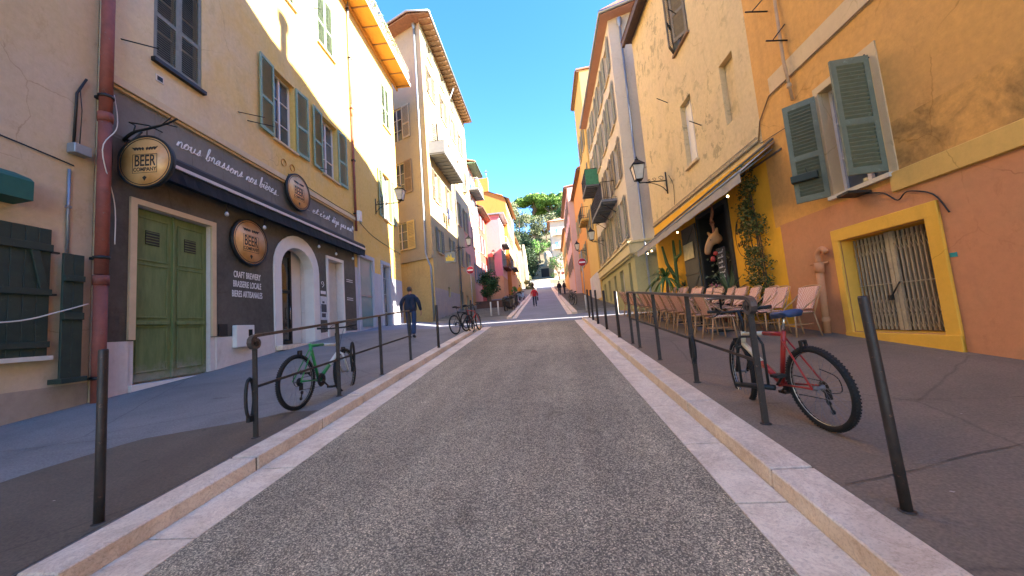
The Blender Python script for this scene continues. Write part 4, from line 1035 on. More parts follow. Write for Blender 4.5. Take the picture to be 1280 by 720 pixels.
for (u, z, h, mm, lb) in ((-9.4, 7.2, 2.05, sh, 'yellow shutter folded open on the side wall'), (-9.36, 15.4, 2.5, sh2, 'pale tan shutter folded open on the side wall'), (-9.4, 11.3, 2.45, sh3, 'brown shutter folded open on the side wall')):
    shutter(F2S, T2, u, z, .74, h, 1, mm, 3, .04, .1, label=lb)
window(F2S, T2, -10.4, -9.45, 15.4, 17.9, M_OFFW, M_GLASS, .13); window(F2S, T2, -10.3, -9.45, 11.3, 13.7, M_OFFW, M_GLASS, .13)
t = thing('drainpipe', F2S.P(-7.86, 2, .1), 'pale drainpipe running down the side wall of the tall cream house', 'drainpipe')
w = MB(); w.tube([F2S.P(-7.82, 23.3, .1), F2S.P(-7.84, 16, .1), F2S.P(-7.88, 9, .1), F2S.P(-7.9, 6.7, .1), F2S.P(-7.75, 6.2, .1), F2S.P(-7.55, 5.7, .1), F2S.P(-7.52, 1.9, .1)], .07, 8); part('pipe', w, M_ZINC, t)
w = MB(); w.lathe([(.07, 23.2), (.14, 23.45), (.14, 23.6)], F2S.P(-7.82, 0, .1), 8); part('hopper', w, M_ZINC, t)
for u in (31.35,):
    t = thing('drainpipe', F2.P(u, 2, .1), 'grey drainpipe down the street front of the tall cream house', 'drainpipe'); w = MB(); w.tube([F2.P(u, 23.3, .6), F2.P(u, 22.2, .1), F2.P(u, 2.7, .1)], .06, 8); part('pipe', w, M_ZINC, t)
def balcony(name, F, par, u0, u1, z, dep, h, mslab, mrail, bars=.12, solid_end=None, solid=None, legs=True):
    w = MB(); F.box(w, u0, u1, z - .14, z, 0, dep)
    for u in [u0 + .15 + i * .6 for i in range(int((u1 - u0) / .6) + 1)]:
        if u + .1 < u1: F.box(w, u, u + .08, z - .2, z - .141, 0, dep - .05)
    b = part('balcony', w, mslab, par)
    w = MB(); w.tube([F.P(u0 + .02, z + h, 0), F.P(u0 + .02, z + h, dep - .03), F.P(u1 - .02, z + h, dep - .03), F.P(u1 - .02, z + h, 0)], .022, 5); w.tube([F.P(u0 + .02, z + .08, 0), F.P(u0 + .02, z + .08, dep - .03), F.P(u1 - .02, z + .08, dep - .03), F.P(u1 - .02, z + .08, 0)], .014, 5)
    u = u0 + .02
    while u < u1: w.tube([F.P(u, z, dep - .03), F.P(u, z + h, dep - .03)], .01, 4); u += bars
    o = bars
    while o < dep:
        for uu in (u0 + .02, u1 - .02): w.tube([F.P(uu, z, o), F.P(uu, z + h, o)], .01, 4)
        o += bars
    part('railing', w, mrail, b)
    if solid_end:
        w = MB(); F.box(w, u0 - .03, u0 - .001, z - .05, z + h - .05, .0, dep); part('screen', w, solid_end, b)
    if solid:
        w = MB(); F.box(w, u0, u1, z + .0, z + h - .1, dep + .001, dep + .02); part('screen', w, solid, b)
    return b
M_GREYBOX = paint('grey_balcony', '6e7074', .8, 0, .12, 3)
balcony('balcony', F2, T2, 24.5, 30.2, 13.95, 1.15, .85, M_GREYBOX, M_IRON2, .2, M_GREYBOX, P_WHITEH)
w = MB(); rnd = random.Random(8)
lm = [paint('cloth_navy', '1f2a4a', .9), paint('cloth_white', 'd8d4d0', .9), paint('cloth_pink', 'c87f92', .9), paint('cloth_blue', '5d7fa8', .9)]
for i, (u, k, hh) in enumerate(((27.1, 0, .8), (27.75, 1, 1.1), (28.45, 2, .7))):
    b = MB(); n = 6
    for j in range(n):
        a, c = u + .09 * j, u + .09 * (j + 1); q = .03 * math.sin(j * 2)
        b.quad(F2.P(a, 10.7, .4 + q), F2.P(c, 10.7, .4 - q), F2.P(c, 10.7 - hh, .42 - q), F2.P(a, 10.7 - hh, .42 + q))
    o = single('laundry', b, lm[k], F2.P(u, 10.5, .4), '%s cloth hung to dry below the windows of the tall cream house' % ['navy', 'white', 'pink'][i], 'laundry'); s = o.modifiers.new('s', 'SOLIDIFY'); s.thickness = .01
w = MB(); w.tube([F2.P(24.9, 10.72, .4), F2.P(29.9, 10.72, .4)], .012, 4); w.tube([F2.P(24.9, 10.72, 0), F2.P(24.9, 10.72, .45)], .012, 4); w.tube([F2.P(29.9, 10.72, 0), F2.P(29.9, 10.72, .45)], .012, 4); single('clothes_line', w, M_IRON2, F2.P(27, 10.7), 'clothes line on iron stays under the tall house windows', 'clothes line')
# sign with a yellow crest shape
t = thing('hanging_sign', F2.P(25.3, 6.5), 'square hanging sign with a yellow leaf-like emblem on the tall cream house', 'sign')
w = MB(); w.tube([F2.P(25.4, 7.0, 0), F2.P(25.4, 7.0, 1.25)], .025, 5); w.box(-6.95, -6.2, 25.38, 25.44, 6.1, 6.85); part('board', w, paint('sign_board', '8d8f86', .7), t)
w = MB(); w.prism([(-6.9, 6.25), (-6.9, 6.55), (-6.78, 6.45), (-6.72, 6.72), (-6.6, 6.5), (-6.5, 6.75), (-6.45, 6.45), (-6.25, 6.4), (-6.35, 6.2)], 25.355, 25.379, 0, lambda x, y, z: (x, z, y)); part('emblem', w, paint('emblem_yellow', 'e3c24a', .5), t)
lantern('street_lamp', F2, 30.4, 8.2, 1.2, 'street lantern on the far end of the tall cream house front')

def simple_house(name, F, u0, u1, depth, z0, z1, wallm, label, zones=(), wins=(), smat=None, eave=None, roofm=None, side=True, roofh=1.6, over=.5, matx=(), sgn=-1, ridge=None, smode='open', muntins=2):
    t = thing(name, F.P((u0 + u1) / 2, z0 + 1), label, 'building')
    holes = [(a, b_, c, d, .18) for (a, b_, c, d) in wins]
    mb = MB(); wall_grid(mb, F, u0, u1, z0, z1, holes=holes, zones=zones)
    a, b_ = Vector(F.P(u0, 0)), Vector(F.P(u1, 0)); n = F.n
    A2, B2 = a - n * depth, b_ - n * depth
    body(mb, [(a.x, a.y), (b_.x, b_.y), (B2.x, B2.y), (A2.x, A2.y)], z0, z1, skip=(0,))
    part('wall', mb, [wallm] + list(matx), t)
    w = MB(); p = [F.P(u0 - .1, z1 + .004, over), F.P(u1 + .1, z1 + .004, over), F.P(u1 + .1, z1 + roofh, -depth / 2), F.P(u0 - .1, z1 + roofh, -depth / 2), F.P(u1 + .1, z1 + .004, -depth), F.P(u0 - .1, z1 + .004, -depth)]
    w.add(p + [(q[0], q[1], q[2] + .12) for q in p], [(0, 1, 2, 3), (3, 2, 4, 5), (6, 7, 8, 9), (9, 8, 10, 11), (0, 1, 7, 6), (0, 3, 9, 6), (1, 2, 8, 7), (3, 5, 11, 9), (2, 4, 10, 8)])
    part('roof', w, roofm or M_ROOF, t)
    w = MB(); F.box(w, u0 - .05, u1 + .05, z1 - .12, z1, 0.002, over - .02); w.tube([F.P(u0, z1 - .02, over + .05), F.P(u1, z1 - .02, over + .05)], .06, 6); part('eave', w, eave or M_EAVE, t)
    for (a, b_, c, d) in wins:
        window(F, t, a, b_, c, d, M_OFFW, M_GLASS, .16, M_BEIGE, smode if smat else None, smat, .16, muntins, sw=(b_ - a) * .48)
    return t
M_SHBLUE = paint('shutter_blue_grey', '74848c', .7, 0, .15, 4)
M_GEAVE = paint('green_eave', '5f7a66', .8, 0, .2, 3)
t3 = simple_house('town_house', F2, 38.2, 42.5, 9, 1, 19.3, P_PINKW, 'pale pink house with a green eave and balconies next to the tall cream house', wins=[(38.7, 39.7, 13.9, 15.8), (41, 42, 13.9, 15.8), (38.8, 39.7, 10.0, 12.2), (41, 41.9, 10, 12.2), (38.8, 39.7, 6.2, 8.2), (41, 41.9, 6.2, 8.2)], smat=M_SHBLUE, eave=M_GEAVE, over=.95)
balcony('balcony', F2, t3, 38.4, 42.2, 16.4, 1.05, 1.2, M_GREYBOX, M_OFFW, .3)
w = MB(); F2.box(w, 38.8, 40, 16.45, 18.6, -.1, .02); F2.box(w, 40.8, 41.8, 16.45, 18.6, -.1, .02); part('window', w, M_GLASS, t3)
t4 = simple_house('town_house', F2, 42.5, 48.45, 9, 1, 15.6, P_RED, 'dark red house with blue grey shutters and a brown eave', zones=[(46.6, 48.45, 1, 15.6, 1)], matx=[P_ORRED], wins=[(43.1, 44.0, 10.3, 12.4), (45.2, 46.1, 10.3, 12.4), (43.1, 44.0, 13.3, 15.0), (45.2, 46.1, 13.3, 15.0), (43.2, 44.0, 7.2, 9.1), (45.3, 46.1, 7.2, 9.1)], smat=M_SHBLUE, over=.7)
F5 = Frame((-5.5, 48.5), (-5.5, 60), (1, 0)); F5S = Frame((-5.5, 48.5), (-12, 48.5), (0, -1), axis='x')
t5 = thing('town_house', (-5.5, 51, 5), 'bright pink house with a peach base, side wall facing down the street', 'building')
mb = MB(); hh = [(49.4, 50.3, 9.4, 11.6, .15), (51.6, 52.5, 9.4, 11.6, .15), (49.4, 50.3, 12.6, 14.6, .15), (51.6, 52.5, 12.6, 14.6, .15)]
wall_grid(mb, F5, 48.5, 53.9, 2, 16.3, holes=hh, zones=[(48, 54, 2, 7.9, 1), (48.5, 53.9, 7.9, 16.3, 2)])
wall_grid(mb, F5S, -12, -5.5, 2, 16.3, holes=[(-7.3, -6.55, 8.6, 10.6, .15)], zones=[(-12, -5.5, 2, 7.9, 1)])
body(mb, [(-5.5, 48.5), (-12, 48.5), (-12, 53.9), (-5.5, 53.9)], 2, 16.3, skip=(0, 3)); part('wall', mb, [P_PINK, P_PEACH, P_LAV], t5)
w = MB(); w.prism([(-4.8, 48.2), (-4.8, 53.9), (-12.2, 53.9), (-12.2, 48.2)], 16.305, 16.5); part('roof', w, M_ZINC, t5)
for a, b_, c, d, _ in hh: window(F5, t5, a, b_, c, d, M_OFFW, M_GLASS, .12, M_BEIGE, 'open', M_SHGREEN, .18, 2, sw=.42)
window(F5S, t5, -7.3, -6.55, 8.6, 10.6, M_SHGREEN, M_GLASS, .1, None, 'closed', M_SHDK, .15, 1)
balcony('balcony', F5, t5, 49, 53, 12.4, .8, .9, M_GREYBOX, M_OFFW, .3); balcony('balcony', F5, t5, 49, 53, 9.2, .8, .9, paint('brown_balcony', '6d4238', .8), M_IRON2, .3)
FX = Frame((-5.5, 48.5), (-12, 48.5), (0, -1), axis='x')
lantern('street_lamp', FX, -6.55, 10.6, .25, 'lantern fixed on the side wall of the pink house', .9)
F6 = Frame((-4.95, 54), (-4.95, 66), (1, 0)); F6S = Frame((-4.95, 54), (-16, 54), (0, -1), axis='x')
t6 = thing('town_house', (-4.95, 58, 6), 'tall orange house with a stepped gable rising behind the pink house', 'building')
hh = [(a, a + .9, z, z + 1.9, .15) for a in (55, 57.5, 60) for z in (10, 13.5, 17)]
mb = MB(); wall_grid(mb, F6, 54, 66, 3, 20.2, holes=hh)
g = [(-4.95, 3), (-4.95, 20.2), (-5.4, 21.0), (-7.4, 21.6), (-7.4, 23.9), (-9.4, 23.9), (-16, 21), (-16, 3)]
mb.prism(g, 54, 54.3, 1, lambda x, y, z: (x, z, y)); body(mb, [(-4.95, 54.3), (-16, 54.3), (-16, 66), (-4.95, 66)], 3, 20.1, skip=(0, 3))
part('wall', mb, [P_PEACH, P_OR2], t6)
w = MB(); w.add([(-4.3, 53.8, 20.25), (-4.3, 66, 20.25), (-7.4, 66, 21.7), (-7.4, 53.8, 21.7), (-16, 53.8, 21), (-16, 66, 21)], [(0, 1, 2, 3), (3, 2, 5, 4)]); part('roof', w, M_EAVE, t6)
for a, b_, c, d, _ in hh: window(F6, t6, a, b_, c, d, M_OFFW, M_GLASS, .12, None, 'open', M_SHBR, .2, 2, sw=.42)
w = MB(); w.tube([(-7.6, 54.2, 23.9), (-7.6, 54.2, 25.2)], .05, 5); w.box(-7.9, -7.3, 54.05, 54.3, 24.9, 24.94); part('aerial', w, M_ZINC, t6)
balcony('balcony', F6, t6, 55, 60, 9.9, .8, .9, M_GREYBOX, M_OFFW, .3)
F7 = Frame((-5.2, 66), (-5.0, 92), (1, 0))
simple_house('town_house', F7, 66, 78, 8, 5, 17.0, P_YEL3, 'low yellow house beyond the orange one on the left side', wins=[(a, a + .9, z, z + 1.8) for a in (67.5, 70.5, 73.5) for z in (9.8, 13.3)], smat=M_SHGREEN, smode='open')
# old stone wall slab of a ruin
t = thing('ruined_house', (-5.2, 84, 9), 'old beige roofless house wall with a sloping top below the conical tree', 'ruin')
mb = MB(); mb.prism([(-8.6, 6), (-8.6, 18.2), (-7.0, 18.0), (-5.6, 19.2), (-4.9, 19.0), (-4.5, 15), (-4.1, 6)], 82, 83, 0, lambda x, y, z: (x, z, y)); mb.prism([(82, 6), (82, 19), (88, 17), (92, 11), (92, 6)], -4.5, -4.0, 0, lambda a, b_, c: (c, a, b_)); part('wall', mb, P_RUIN, t)
for (x, z) in ((-7.6, 15.2), (-6.2, 15.0), (-7.5, 12), (-6.0, 11.6)):
    w = MB(); w.box(x, x + .5, 81.9, 81.995, z, z + .9); part('window', w, M_BLACK, t)

# ---- right side: orange house
OH = thing('orange_house', (fr(4)[0], 4, .5), 'orange house with a salmon ground floor and a folding grille on the right', 'house')
holes = [(5.62, 7.04, .84, 2.44, .26, 3), (5.98, 7.0, 3.27, 5.22, .26, 4), (3.0, 4.5, .4, 2.2, .2, 3)]
zones = [(5.41, 7.19, -1, 2.67, 3), (2.9, 4.66, -1, 2.5, 3), (4.2, 6.2, 3.26, 4.0, 5), (-14, 8.2, 5.97, 6.35, 4), (-14, 8.52, -2, 2.95, 1), (6.0, 8.52, 2.9, 3.12, 1), (8.5, 8.65, -2, 3.1, 6)]
mb = MB(); wall_grid(mb, FR, -12, 8.65, -2, 14.2, holes=holes, zones=zones)
body(mb, [fr(8.65), fr(-12), (16, -12), (16, 8.65)], -2, 14.2, skip=(0,))
part('wall', mb, [P_ORG, P_SALM, P_YEL, P_SURR, P_PALE, P_MOULD, P_YREST], OH)
w = MB(); w.add([FR.P(-12, 14.205, .5), FR.P(8.6, 14.205, .5), (10, 8.6, 16), (10, -12, 16), (16, 8.6, 14.2), (16, -12, 14.2)], [(0, 1, 2, 3), (3, 2, 4, 5)]); part('roof', w, M_ROOF, OH)
w = MB(); FR.box(w, -12, 5.97, 2.96, 3.255, 0, .05); part('ledge', w, P_YEL, OH, .01)
w = MB()
FR.box(w, 5.42, 5.61, .5, 2.66, 0.002, .045); FR.box(w, 7.05, 7.19, .5, 2.66, 0.002, .045); FR.box(w, 5.42, 7.19, 2.45, 2.66, .003, .047); FR.box(w, 5.42, 7.19, .4, .83, .003, .06)
part('door_surround', w, P_SURR, OH, .008)
w = MB(); FR.box(w, 7.42, 7.56, 3.1, 3.25, 0, .0) if False else None
# pale window frame border
w = MB(); FR.box(w, 5.85, 5.98, 3.24, 5.34, 0, .018); FR.box(w, 7.0, 7.1, 3.24, 5.34, 0, .018); FR.box(w, 5.85, 7.1, 5.22, 5.345, .001, .019); part('window_surround', w, P_PALE, OH)
wd = window(FR, OH, 5.98, 7.0, 3.27, 5.22, M_WHITE, M_GLASS, .24, M_OFFW, None)
s_ = shutter(FR, wd, 7.04, 3.28, .5, 1.92, 1, M_SHDK, 46, .04, .062, label='dark green shutter with a flower box hooked on it')
s_ = shutter(FR, wd, 5.96, 3.3, .54, 1.88, 1, M_SHDK, 84, .05, .062, label='dark green shutter swung half open')
w = MB(); w.box(0, .4, 0, .13, 0, .13, 0, lambda a, b, c: FR.P(7.1 + a * .72 - b * .7, 3.66 + c, .14 + a * .7 + b * .72)); w.tube([FR.P(7.22, 3.8, .24), FR.P(7.22, 3.92, .27)], .012, 5)
single('flower_box', w, paint('planter_dark', '2e3b33', .7), FR.P(7.4, 3.7, .2), 'small dark empty flower box hooked on the open green shutter', 'flower box', bevel=.008)
for (u, z) in ((6.0, 3.5), (5.97, 5.15), (7.08, 3.45), (7.1, 5.1)):
    w = MB(); w.tube([FR.P(u, z, 0), FR.P(u, z, .09)], .014, 5); w.tube([FR.P(u, z - .04, .08), FR.P(u, z + .06, .08)], .012, 5); part('hinge', w, M_IRON2, wd)
w = MB(); w.prism([(6.6, .02), (6.62, .3), (6.35, .34), (6.3, .02)], 3.09, 3.13, 0, lambda a, b_, c: FR.P(a, c + b_ * .1, b_)); w.tube(cat_rom([FR.P(6.4, 3.1, .05), FR.P(6.1, 3.0, .04), FR.P(5.9, 2.82, .05), FR.P(5.75, 2.9, .04), FR.P(5.45, 2.75, .03), FR.P(5.3, 2.45, .03)], 5), .01, 5)
single('floodlight', w, M_BLACK, FR.P(6.45, 3.1), 'flat black floodlight with a loose cable under the open shutters', 'floodlight')
# folding lattice gate
t = thing('folding_grille', FR.P(6.3, .85), 'beige folding lattice grille padlocked in the yellow surround', 'grille')
M_GRILL = paint('grille_beige', 'b0a48c', .5, .2, .2, 9, wear='8b7d68')
w = MB(); us = [5.66 + i * (7.0 - 5.66) / 19 for i in range(20)]
for i, u in enumerate(us):
    if abs(u - 6.36) < .05: continue
    FR.box(w, u - .009, u + .009, .87, 2.42, -.2, -.175)
part('bars', w, M_GRILL, t)
w = MB(); FR.box(w, 6.30, 6.36, .86, 2.43, -.21, -.165); FR.box(w, 6.37, 6.43, .86, 2.43, -.21, -.165); part('post', w, M_GRILL, t)
for lo_, hi_ in ((5.6, 6.32), (6.4, 7.1)):
  w = MB(); FR.box(w, max(lo_, 5.66), min(hi_, 7.0), 1.6, 1.615, -.172, -.152)
  for z0 in (.92, 1.15, 2.12):
    for a, c in zip(us, us[1:]):
        if not (lo_ < a and c < hi_): continue
        w.tube([FR.P(a, z0, -.165), FR.P(c, z0 + .2, -.165)], .0035, 4); w.tube([FR.P(a, z0 + .2, -.158), FR.P(c, z0, -.158)], .0035, 4)
  part('lattice', w, M_GRILL, t)
w = MB(); w.tube([FR.P(6.28, 1.62, -.14), FR.P(6.45, 1.4, -.14)], .012, 6); w.box(-.03, .03, -.02, .02, -.04, .04, 0, lambda x, y, z: FR.P(6.45 + x, 1.38 + z, -.13 + y)); part('padlock', w, M_BLACK, t)
w = MB(); FR.box(w, 5.63, 7.03, .85, 2.43, -.255, -.25); single('door_panel', w, paint('rusty_door', '6e6558', .8, .1, .35, 6, wear='84705a'), FR.P(6.3, .86, -.25), 'dark rusty door behind the folding lattice grille', 'door')
w = MB(); FR.box(w, 5.33, 5.41, 1.86, 1.92, .0, .01); single('street_plate', w, paint('teal_plate', '2f8f8c', .5), FR.P(5.37, 1.88), 'tiny teal plate on the salmon wall right of the yellow surround', 'plate')
# salmon pipe
t = thing('drainpipe', FR.P(7.5, .8, .1), 'salmon painted drainpipe with a cut-off bent top beside the yellow surround', 'drainpipe')
w = MB(); w.tube([FR.P(7.56, .8, .09), FR.P(7.5, 2.12, .09)], .062, 12); w.lathe([(.075, 1.02), (.075, 1.1)], FR.P(7.55, 0, .09), 12); w.tube([FR.P(7.5, 1.95, .09), FR.P(7.49, 2.14, .09)], .078, 12)
part('pipe', w, P_SALM, t)
w = MB(); w.tube(cat_rom([FR.P(7.49, 2.14, .09), FR.P(7.48, 2.3, .1), FR.P(7.36, 2.38, .1), FR.P(7.28, 2.3, .09)], 4), .05, 10); w.tube([FR.P(7.36, 2.12, .02), FR.P(7.62, 2.12, .16)], .018, 6); part('elbow', w, P_SALM, t)
t = thing('drainpipe', FR.P(7.55, 5.4, .05), 'thin pale downpipe ending above the flower box shutter', 'drainpipe')
w = MB(); w.tube([FR.P(7.6, 14, .06), FR.P(7.57, 8, .06), FR.P(7.55, 6.3, .1), FR.P(7.54, 5.45, .05)], .03, 8); w.lathe([(.04, 5.72), (.05, 5.75), (.04, 5.8)], FR.P(7.545, 0, .07), 8); part('pipe', w, paint('pipe_beige', 'b89670', .7), t)
w = MB(); w.tube([FR.P(-10, 5.96, .03), FR.P(8.2, 5.96, .03), FR.P(8.6, 5.6, .03), FR.P(8.72, 5.2, .04)], .016, 5); single('cable', w, paint('cable_brown', '8a6a48', .7), FR.P(5, 5.96), 'brown cable along the pale band of the orange house', 'cable')
w = MB(); w.tube([FR.P(7.5, 5.0, .02), FR.P(8.0, 5.05, .04), FR.P(8.7, 5.12, .02)], .008, 4); single('cable', w, M_IRON2, FR.P(8, 5), 'thin black cable sagging from the shutter to the cream house', 'cable')
for (u, z, l_) in ((7.9, 7.7, .5), (7.5, 6.7, .45)):
    w = MB(); w.tube([FR.P(u, z, 0), FR.P(u - .05, z, l_)], .016, 5); w.tube([FR.P(u - .05, z, l_ * .7), FR.P(u, z + .35, .0)], .012, 5); part('iron_hook', w, M_IRON2, OH)

# ---- cream house with the restaurant
CR = thing('cream_house', (fr(12)[0], 12, 1.2), 'peeling cream house with the yellow restaurant front', 'house')
ZC = 13.75
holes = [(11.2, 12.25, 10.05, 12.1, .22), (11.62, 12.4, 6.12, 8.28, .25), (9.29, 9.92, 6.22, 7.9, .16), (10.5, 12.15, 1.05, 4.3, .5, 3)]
mb = MB(); wall_grid(mb, FR, 8.65, 16.15, -2, ZC, holes=holes, zones=[(8.65, 10.42, -2, 2.52, 2), (12.9, 16.15, -2, 1.75, 2), (8.65, 16.15, -2, 5.05, 1)])
for f_ in ():
    pass
body(mb, [fr(16.15), fr(8.65), (9, 8.65), (9, 14.95)], -2, ZC, skip=(0,))
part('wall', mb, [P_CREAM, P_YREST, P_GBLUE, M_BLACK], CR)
w = MB(); FR.box(w, 8.6, 16.3, ZC, ZC + .12, -2.5, .42); FR.box(w, 8.6, 16.3, ZC - .16, ZC - .002, .3, .42); part('eave', w, paint('eave_dark', '5c4a44', .8), CR)
w = MB(); w.add([FR.P(8.5, ZC + .125, .45), FR.P(16.35, ZC + .125, .45), (9.2, 15.2, ZC + 1.8), (9.2, 8.6, ZC + 1.8)], [(0, 1, 2, 3)]); part('roof', w, M_ROOF, CR)
window(FR, CR, 11.2, 12.25, 10.05, 12.1, M_OFFW, M_GLASS, .2, M_EAVE, 'ajar', M_SHBR, .08)
window(FR, CR, 11.62, 12.4, 6.12, 8.28, M_WHITE, M_GLASS, .22, P_PALE, None)
w = MB(); FR.box(w, 11.95, 12.38, 6.16, 8.2, -.2, -.17) ; part('blind', w, M_WHITE, CR)
w = MB(); FR.box(w, 9.3, 9.91, 6.23, 7.89, -.159, -.15); part('blind_window', w, P_CREAM, CR)
for (u, z, l_) in ((11.2, 6.95, .5), (13.3, 9.0, .5), (10.4, 8.3, .0), (11.6, 10.9, .5)):
    if l_: part('iron_hook', rod(FR, None, u, z, l_, -.35), M_IRON2, CR)
w = MB(); w.tube([FR.P(8.72, 5.2, .04), FR.P(16.1, 5.1, .04)], .03, 6); w.tube([FR.P(8.8, 5.32, .03), FR.P(16.1, 5.22, .03)], .012, 5); single('cable', w, paint('conduit_beige', 'a08c6c', .7), FR.P(12, 5.15), 'beige conduit along the top of the yellow restaurant wall', 'conduit')
w = MB(); FR.box(w, 10.36, 10.5, 1.2, 4.42, 0, .05); FR.box(w, 12.15, 12.25, 1.2, 4.42, 0, .05); FR.box(w, 10.36, 12.25, 4.3, 4.42, .001, .051)
fr_ = part('door_frame', w, paint('frame_charcoal', '3a3836', .7), CR)
M_LEAF = paint('door_leaf_grey', '57544d', .7, 0, .15, 3)
w = MB(); FR.box(w, 12.26, 13.3, 1.35, 4.22, .06, .1); FR.box(w, 12.26, 13.3, 2.6, 2.68, .101, .12)
for (a, b_, c, d) in ((12.35, 4.1, 13.2, 3.5), (12.35, 2.5, 13.2, 1.6)):
    w.tube([FR.P(a, b_, .11), FR.P(c, d, .11)], .022, 4)
part('door', w, M_LEAF, CR, label='grey plank door leaf folded back with a menu on it')
w = MB(); FR.box(w, 10.55, 12.1, 1.1, 4.25, -.45, -.44); part('doorway_interior', w, glass('interior_dark', '14110f', .4), CR) if False else None
w = MB(); FR.box(w, 12.45, 13.2, 3.12, 3.66, .125, .14); single('menu_board', w, paint('menu_paper', 'c9bd94', .6), FR.P(12.8, 3.4, .13), 'cream menu sheet on the open grey door leaf', 'menu', bevel=.004)
# blackboard by the door
t = thing('chalkboard', FR.P(10.75, 1.5, .2), 'tall narrow chalkboard with white writing under the carved animal head', 'chalkboard')
w = MB(); FR.box(w, 10.52, 10.92, 1.75, 3.1, .16, .2); part('board', w, paint('slate_board', '3b3a3c', .8), t)
for i in range(8):
    w = script_mb(FR, 'mesla no'[: 4 + i % 4], 10.86, 2.95 - i * .14, .035, -1, .28, .205, .004); part('writing', w, M_CHALK, t)
# carved animal head with horns
t = thing('animal_head_carving', FR.P(10.7, 3.3, .3), 'pale carved animal head with one tall red and tan horn beside the restaurant door', 'sculpture')
c = Vector(FR.P(10.75, 3.35, .3)); n_ = FR.n; d_ = FR.d
V = lambda u, o, z: c + d_ * u + n_ * o + Vector((0, 0, z))
skin_mesh('head', [V(0, -.25, -.05), V(0, 0, .05), V(.02, .14, -.1), V(.04, .2, -.32), V(.05, .22, -.42), V(-.2, .0, .2), V(.22, .0, .2), V(-.26, .02, .28), V(.28, .02, .28)], [(0, 1), (1, 2), (2, 3), (3, 4), (1, 5), (1, 6), (5, 7), (6, 8)], [.12, .15, .12, .09, .07, .04, .04, .03, .03], paint('carved_tan', 'a47a50', .6, 0, .15, 6), t, 2)
skin_mesh('horn', [V(-.05, .0, .1), V(-.08, .02, .35), V(-.02, .02, .55), V(-.12, .02, .72), V(-.1, .0, 1.0), V(.06, .02, .5)], [(0, 1), (1, 2), (2, 3), (3, 4), (1, 5)], [.05, .045, .05, .04, .02, .03], paint('horn_brown', '8f5b44', .6, 0, .3, 8), t, 2)
w = MB(); w.lathe([(0, -.02), (.025, -.015), (.03, 0), (0, .03)], V(.09, .12, -.02), 8); w.lathe([(0, -.02), (.03, 0), (0, .02)], V(-.08, .14, -.02), 8); part('eye', w, M_BLACK, t)
w = MB(); w.lathe([(0, -.08), (.06, -.06), (.07, 0), (.04, .07), (0, .08)], V(.0, .1, -.55), 10); w.lathe([(0, -.06), (.06, -.03), (.05, .05), (0, .06)], V(-.14, .08, -.42), 10); part('ornament', w, paint('ornament_red', 'a5352c', .5), t)
# things just inside the doorway
rnd = random.Random(4)
t = thing('indoor_plant', FR.P(11.6, 1.3, -.2), 'dim leafy plant inside the restaurant doorway', 'plant')
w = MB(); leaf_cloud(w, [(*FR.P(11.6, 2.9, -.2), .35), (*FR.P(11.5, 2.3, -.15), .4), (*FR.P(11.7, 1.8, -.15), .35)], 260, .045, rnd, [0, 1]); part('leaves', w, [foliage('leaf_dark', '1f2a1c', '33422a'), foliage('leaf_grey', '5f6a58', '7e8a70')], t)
w = MB(); w.tube([FR.P(11.6, 1.3, -.2), FR.P(11.55, 2.2, -.18), FR.P(11.6, 3.0, -.2)], .02, 6); part('stem', w, M_EAVE, t)
t = thing('flower_vase', FR.P(11.3, 1.3, .1), 'pink and cream flowers in a vase at the restaurant doorway', 'vase'); w = MB(); w.lathe([(0, 0), (.12, .01), (.16, .2), (.09, .42), (.12, .5)], FR.P(11.3, 1.25, .15), 14); part('vase', w, paint('vase_dark', '5a3a3c', .4), t)
w = MB(); leaf_cloud(w, [(*FR.P(11.3, 2.0, .15), .22)], 110, .06, rnd, [0, 1, 2]); part('flowers', w, [paint('petal_pink', 'c4687a', .7), paint('petal_cream', 'd8c8a0', .7), foliage('leaf_dark', '1f2a1c', '33422a')], t)
# painted circle and handwriting on the yellow wall
M_INKB = paint('wall_ink', '2c2c30', .8, 0, .1, 5)
t = thing('wall_lettering', FR.P(9.95, 3.2), 'black handwritten name inside a thin balloon outline on the yellow wall', 'lettering')
w = MB(); w.tube([FR.P(9.95 + .27 * math.cos(a * .21), 3.2 + .5 * math.sin(a * .21), .006) for a in range(30)], .007, 4, closed=True); w.tube(cat_rom([FR.P(9.95, 2.7, .006), FR.P(9.9, 2.6, .006), FR.P(9.97, 2.5, .006), FR.P(9.92, 2.35, .006)], 4), .007, 4); part('outline', w, M_INKB, t)
for txt, z in (('belle', 3.32), ('vie', 2.98)):
    part('word', script_mb(FR, txt, 10.17, z, .12, -1, .42, .008, .01, 0.0), M_INKB, t)
t = thing('wall_lettering', FR.P(13.8, 2.2), 'small black scribbled tag on the yellow wall beside the grey door leaf', 'lettering'); part('word', script_mb(FR, 'os', 14.0, 2.3, .16, -1, .35, .008, .012), M_INKB, t)
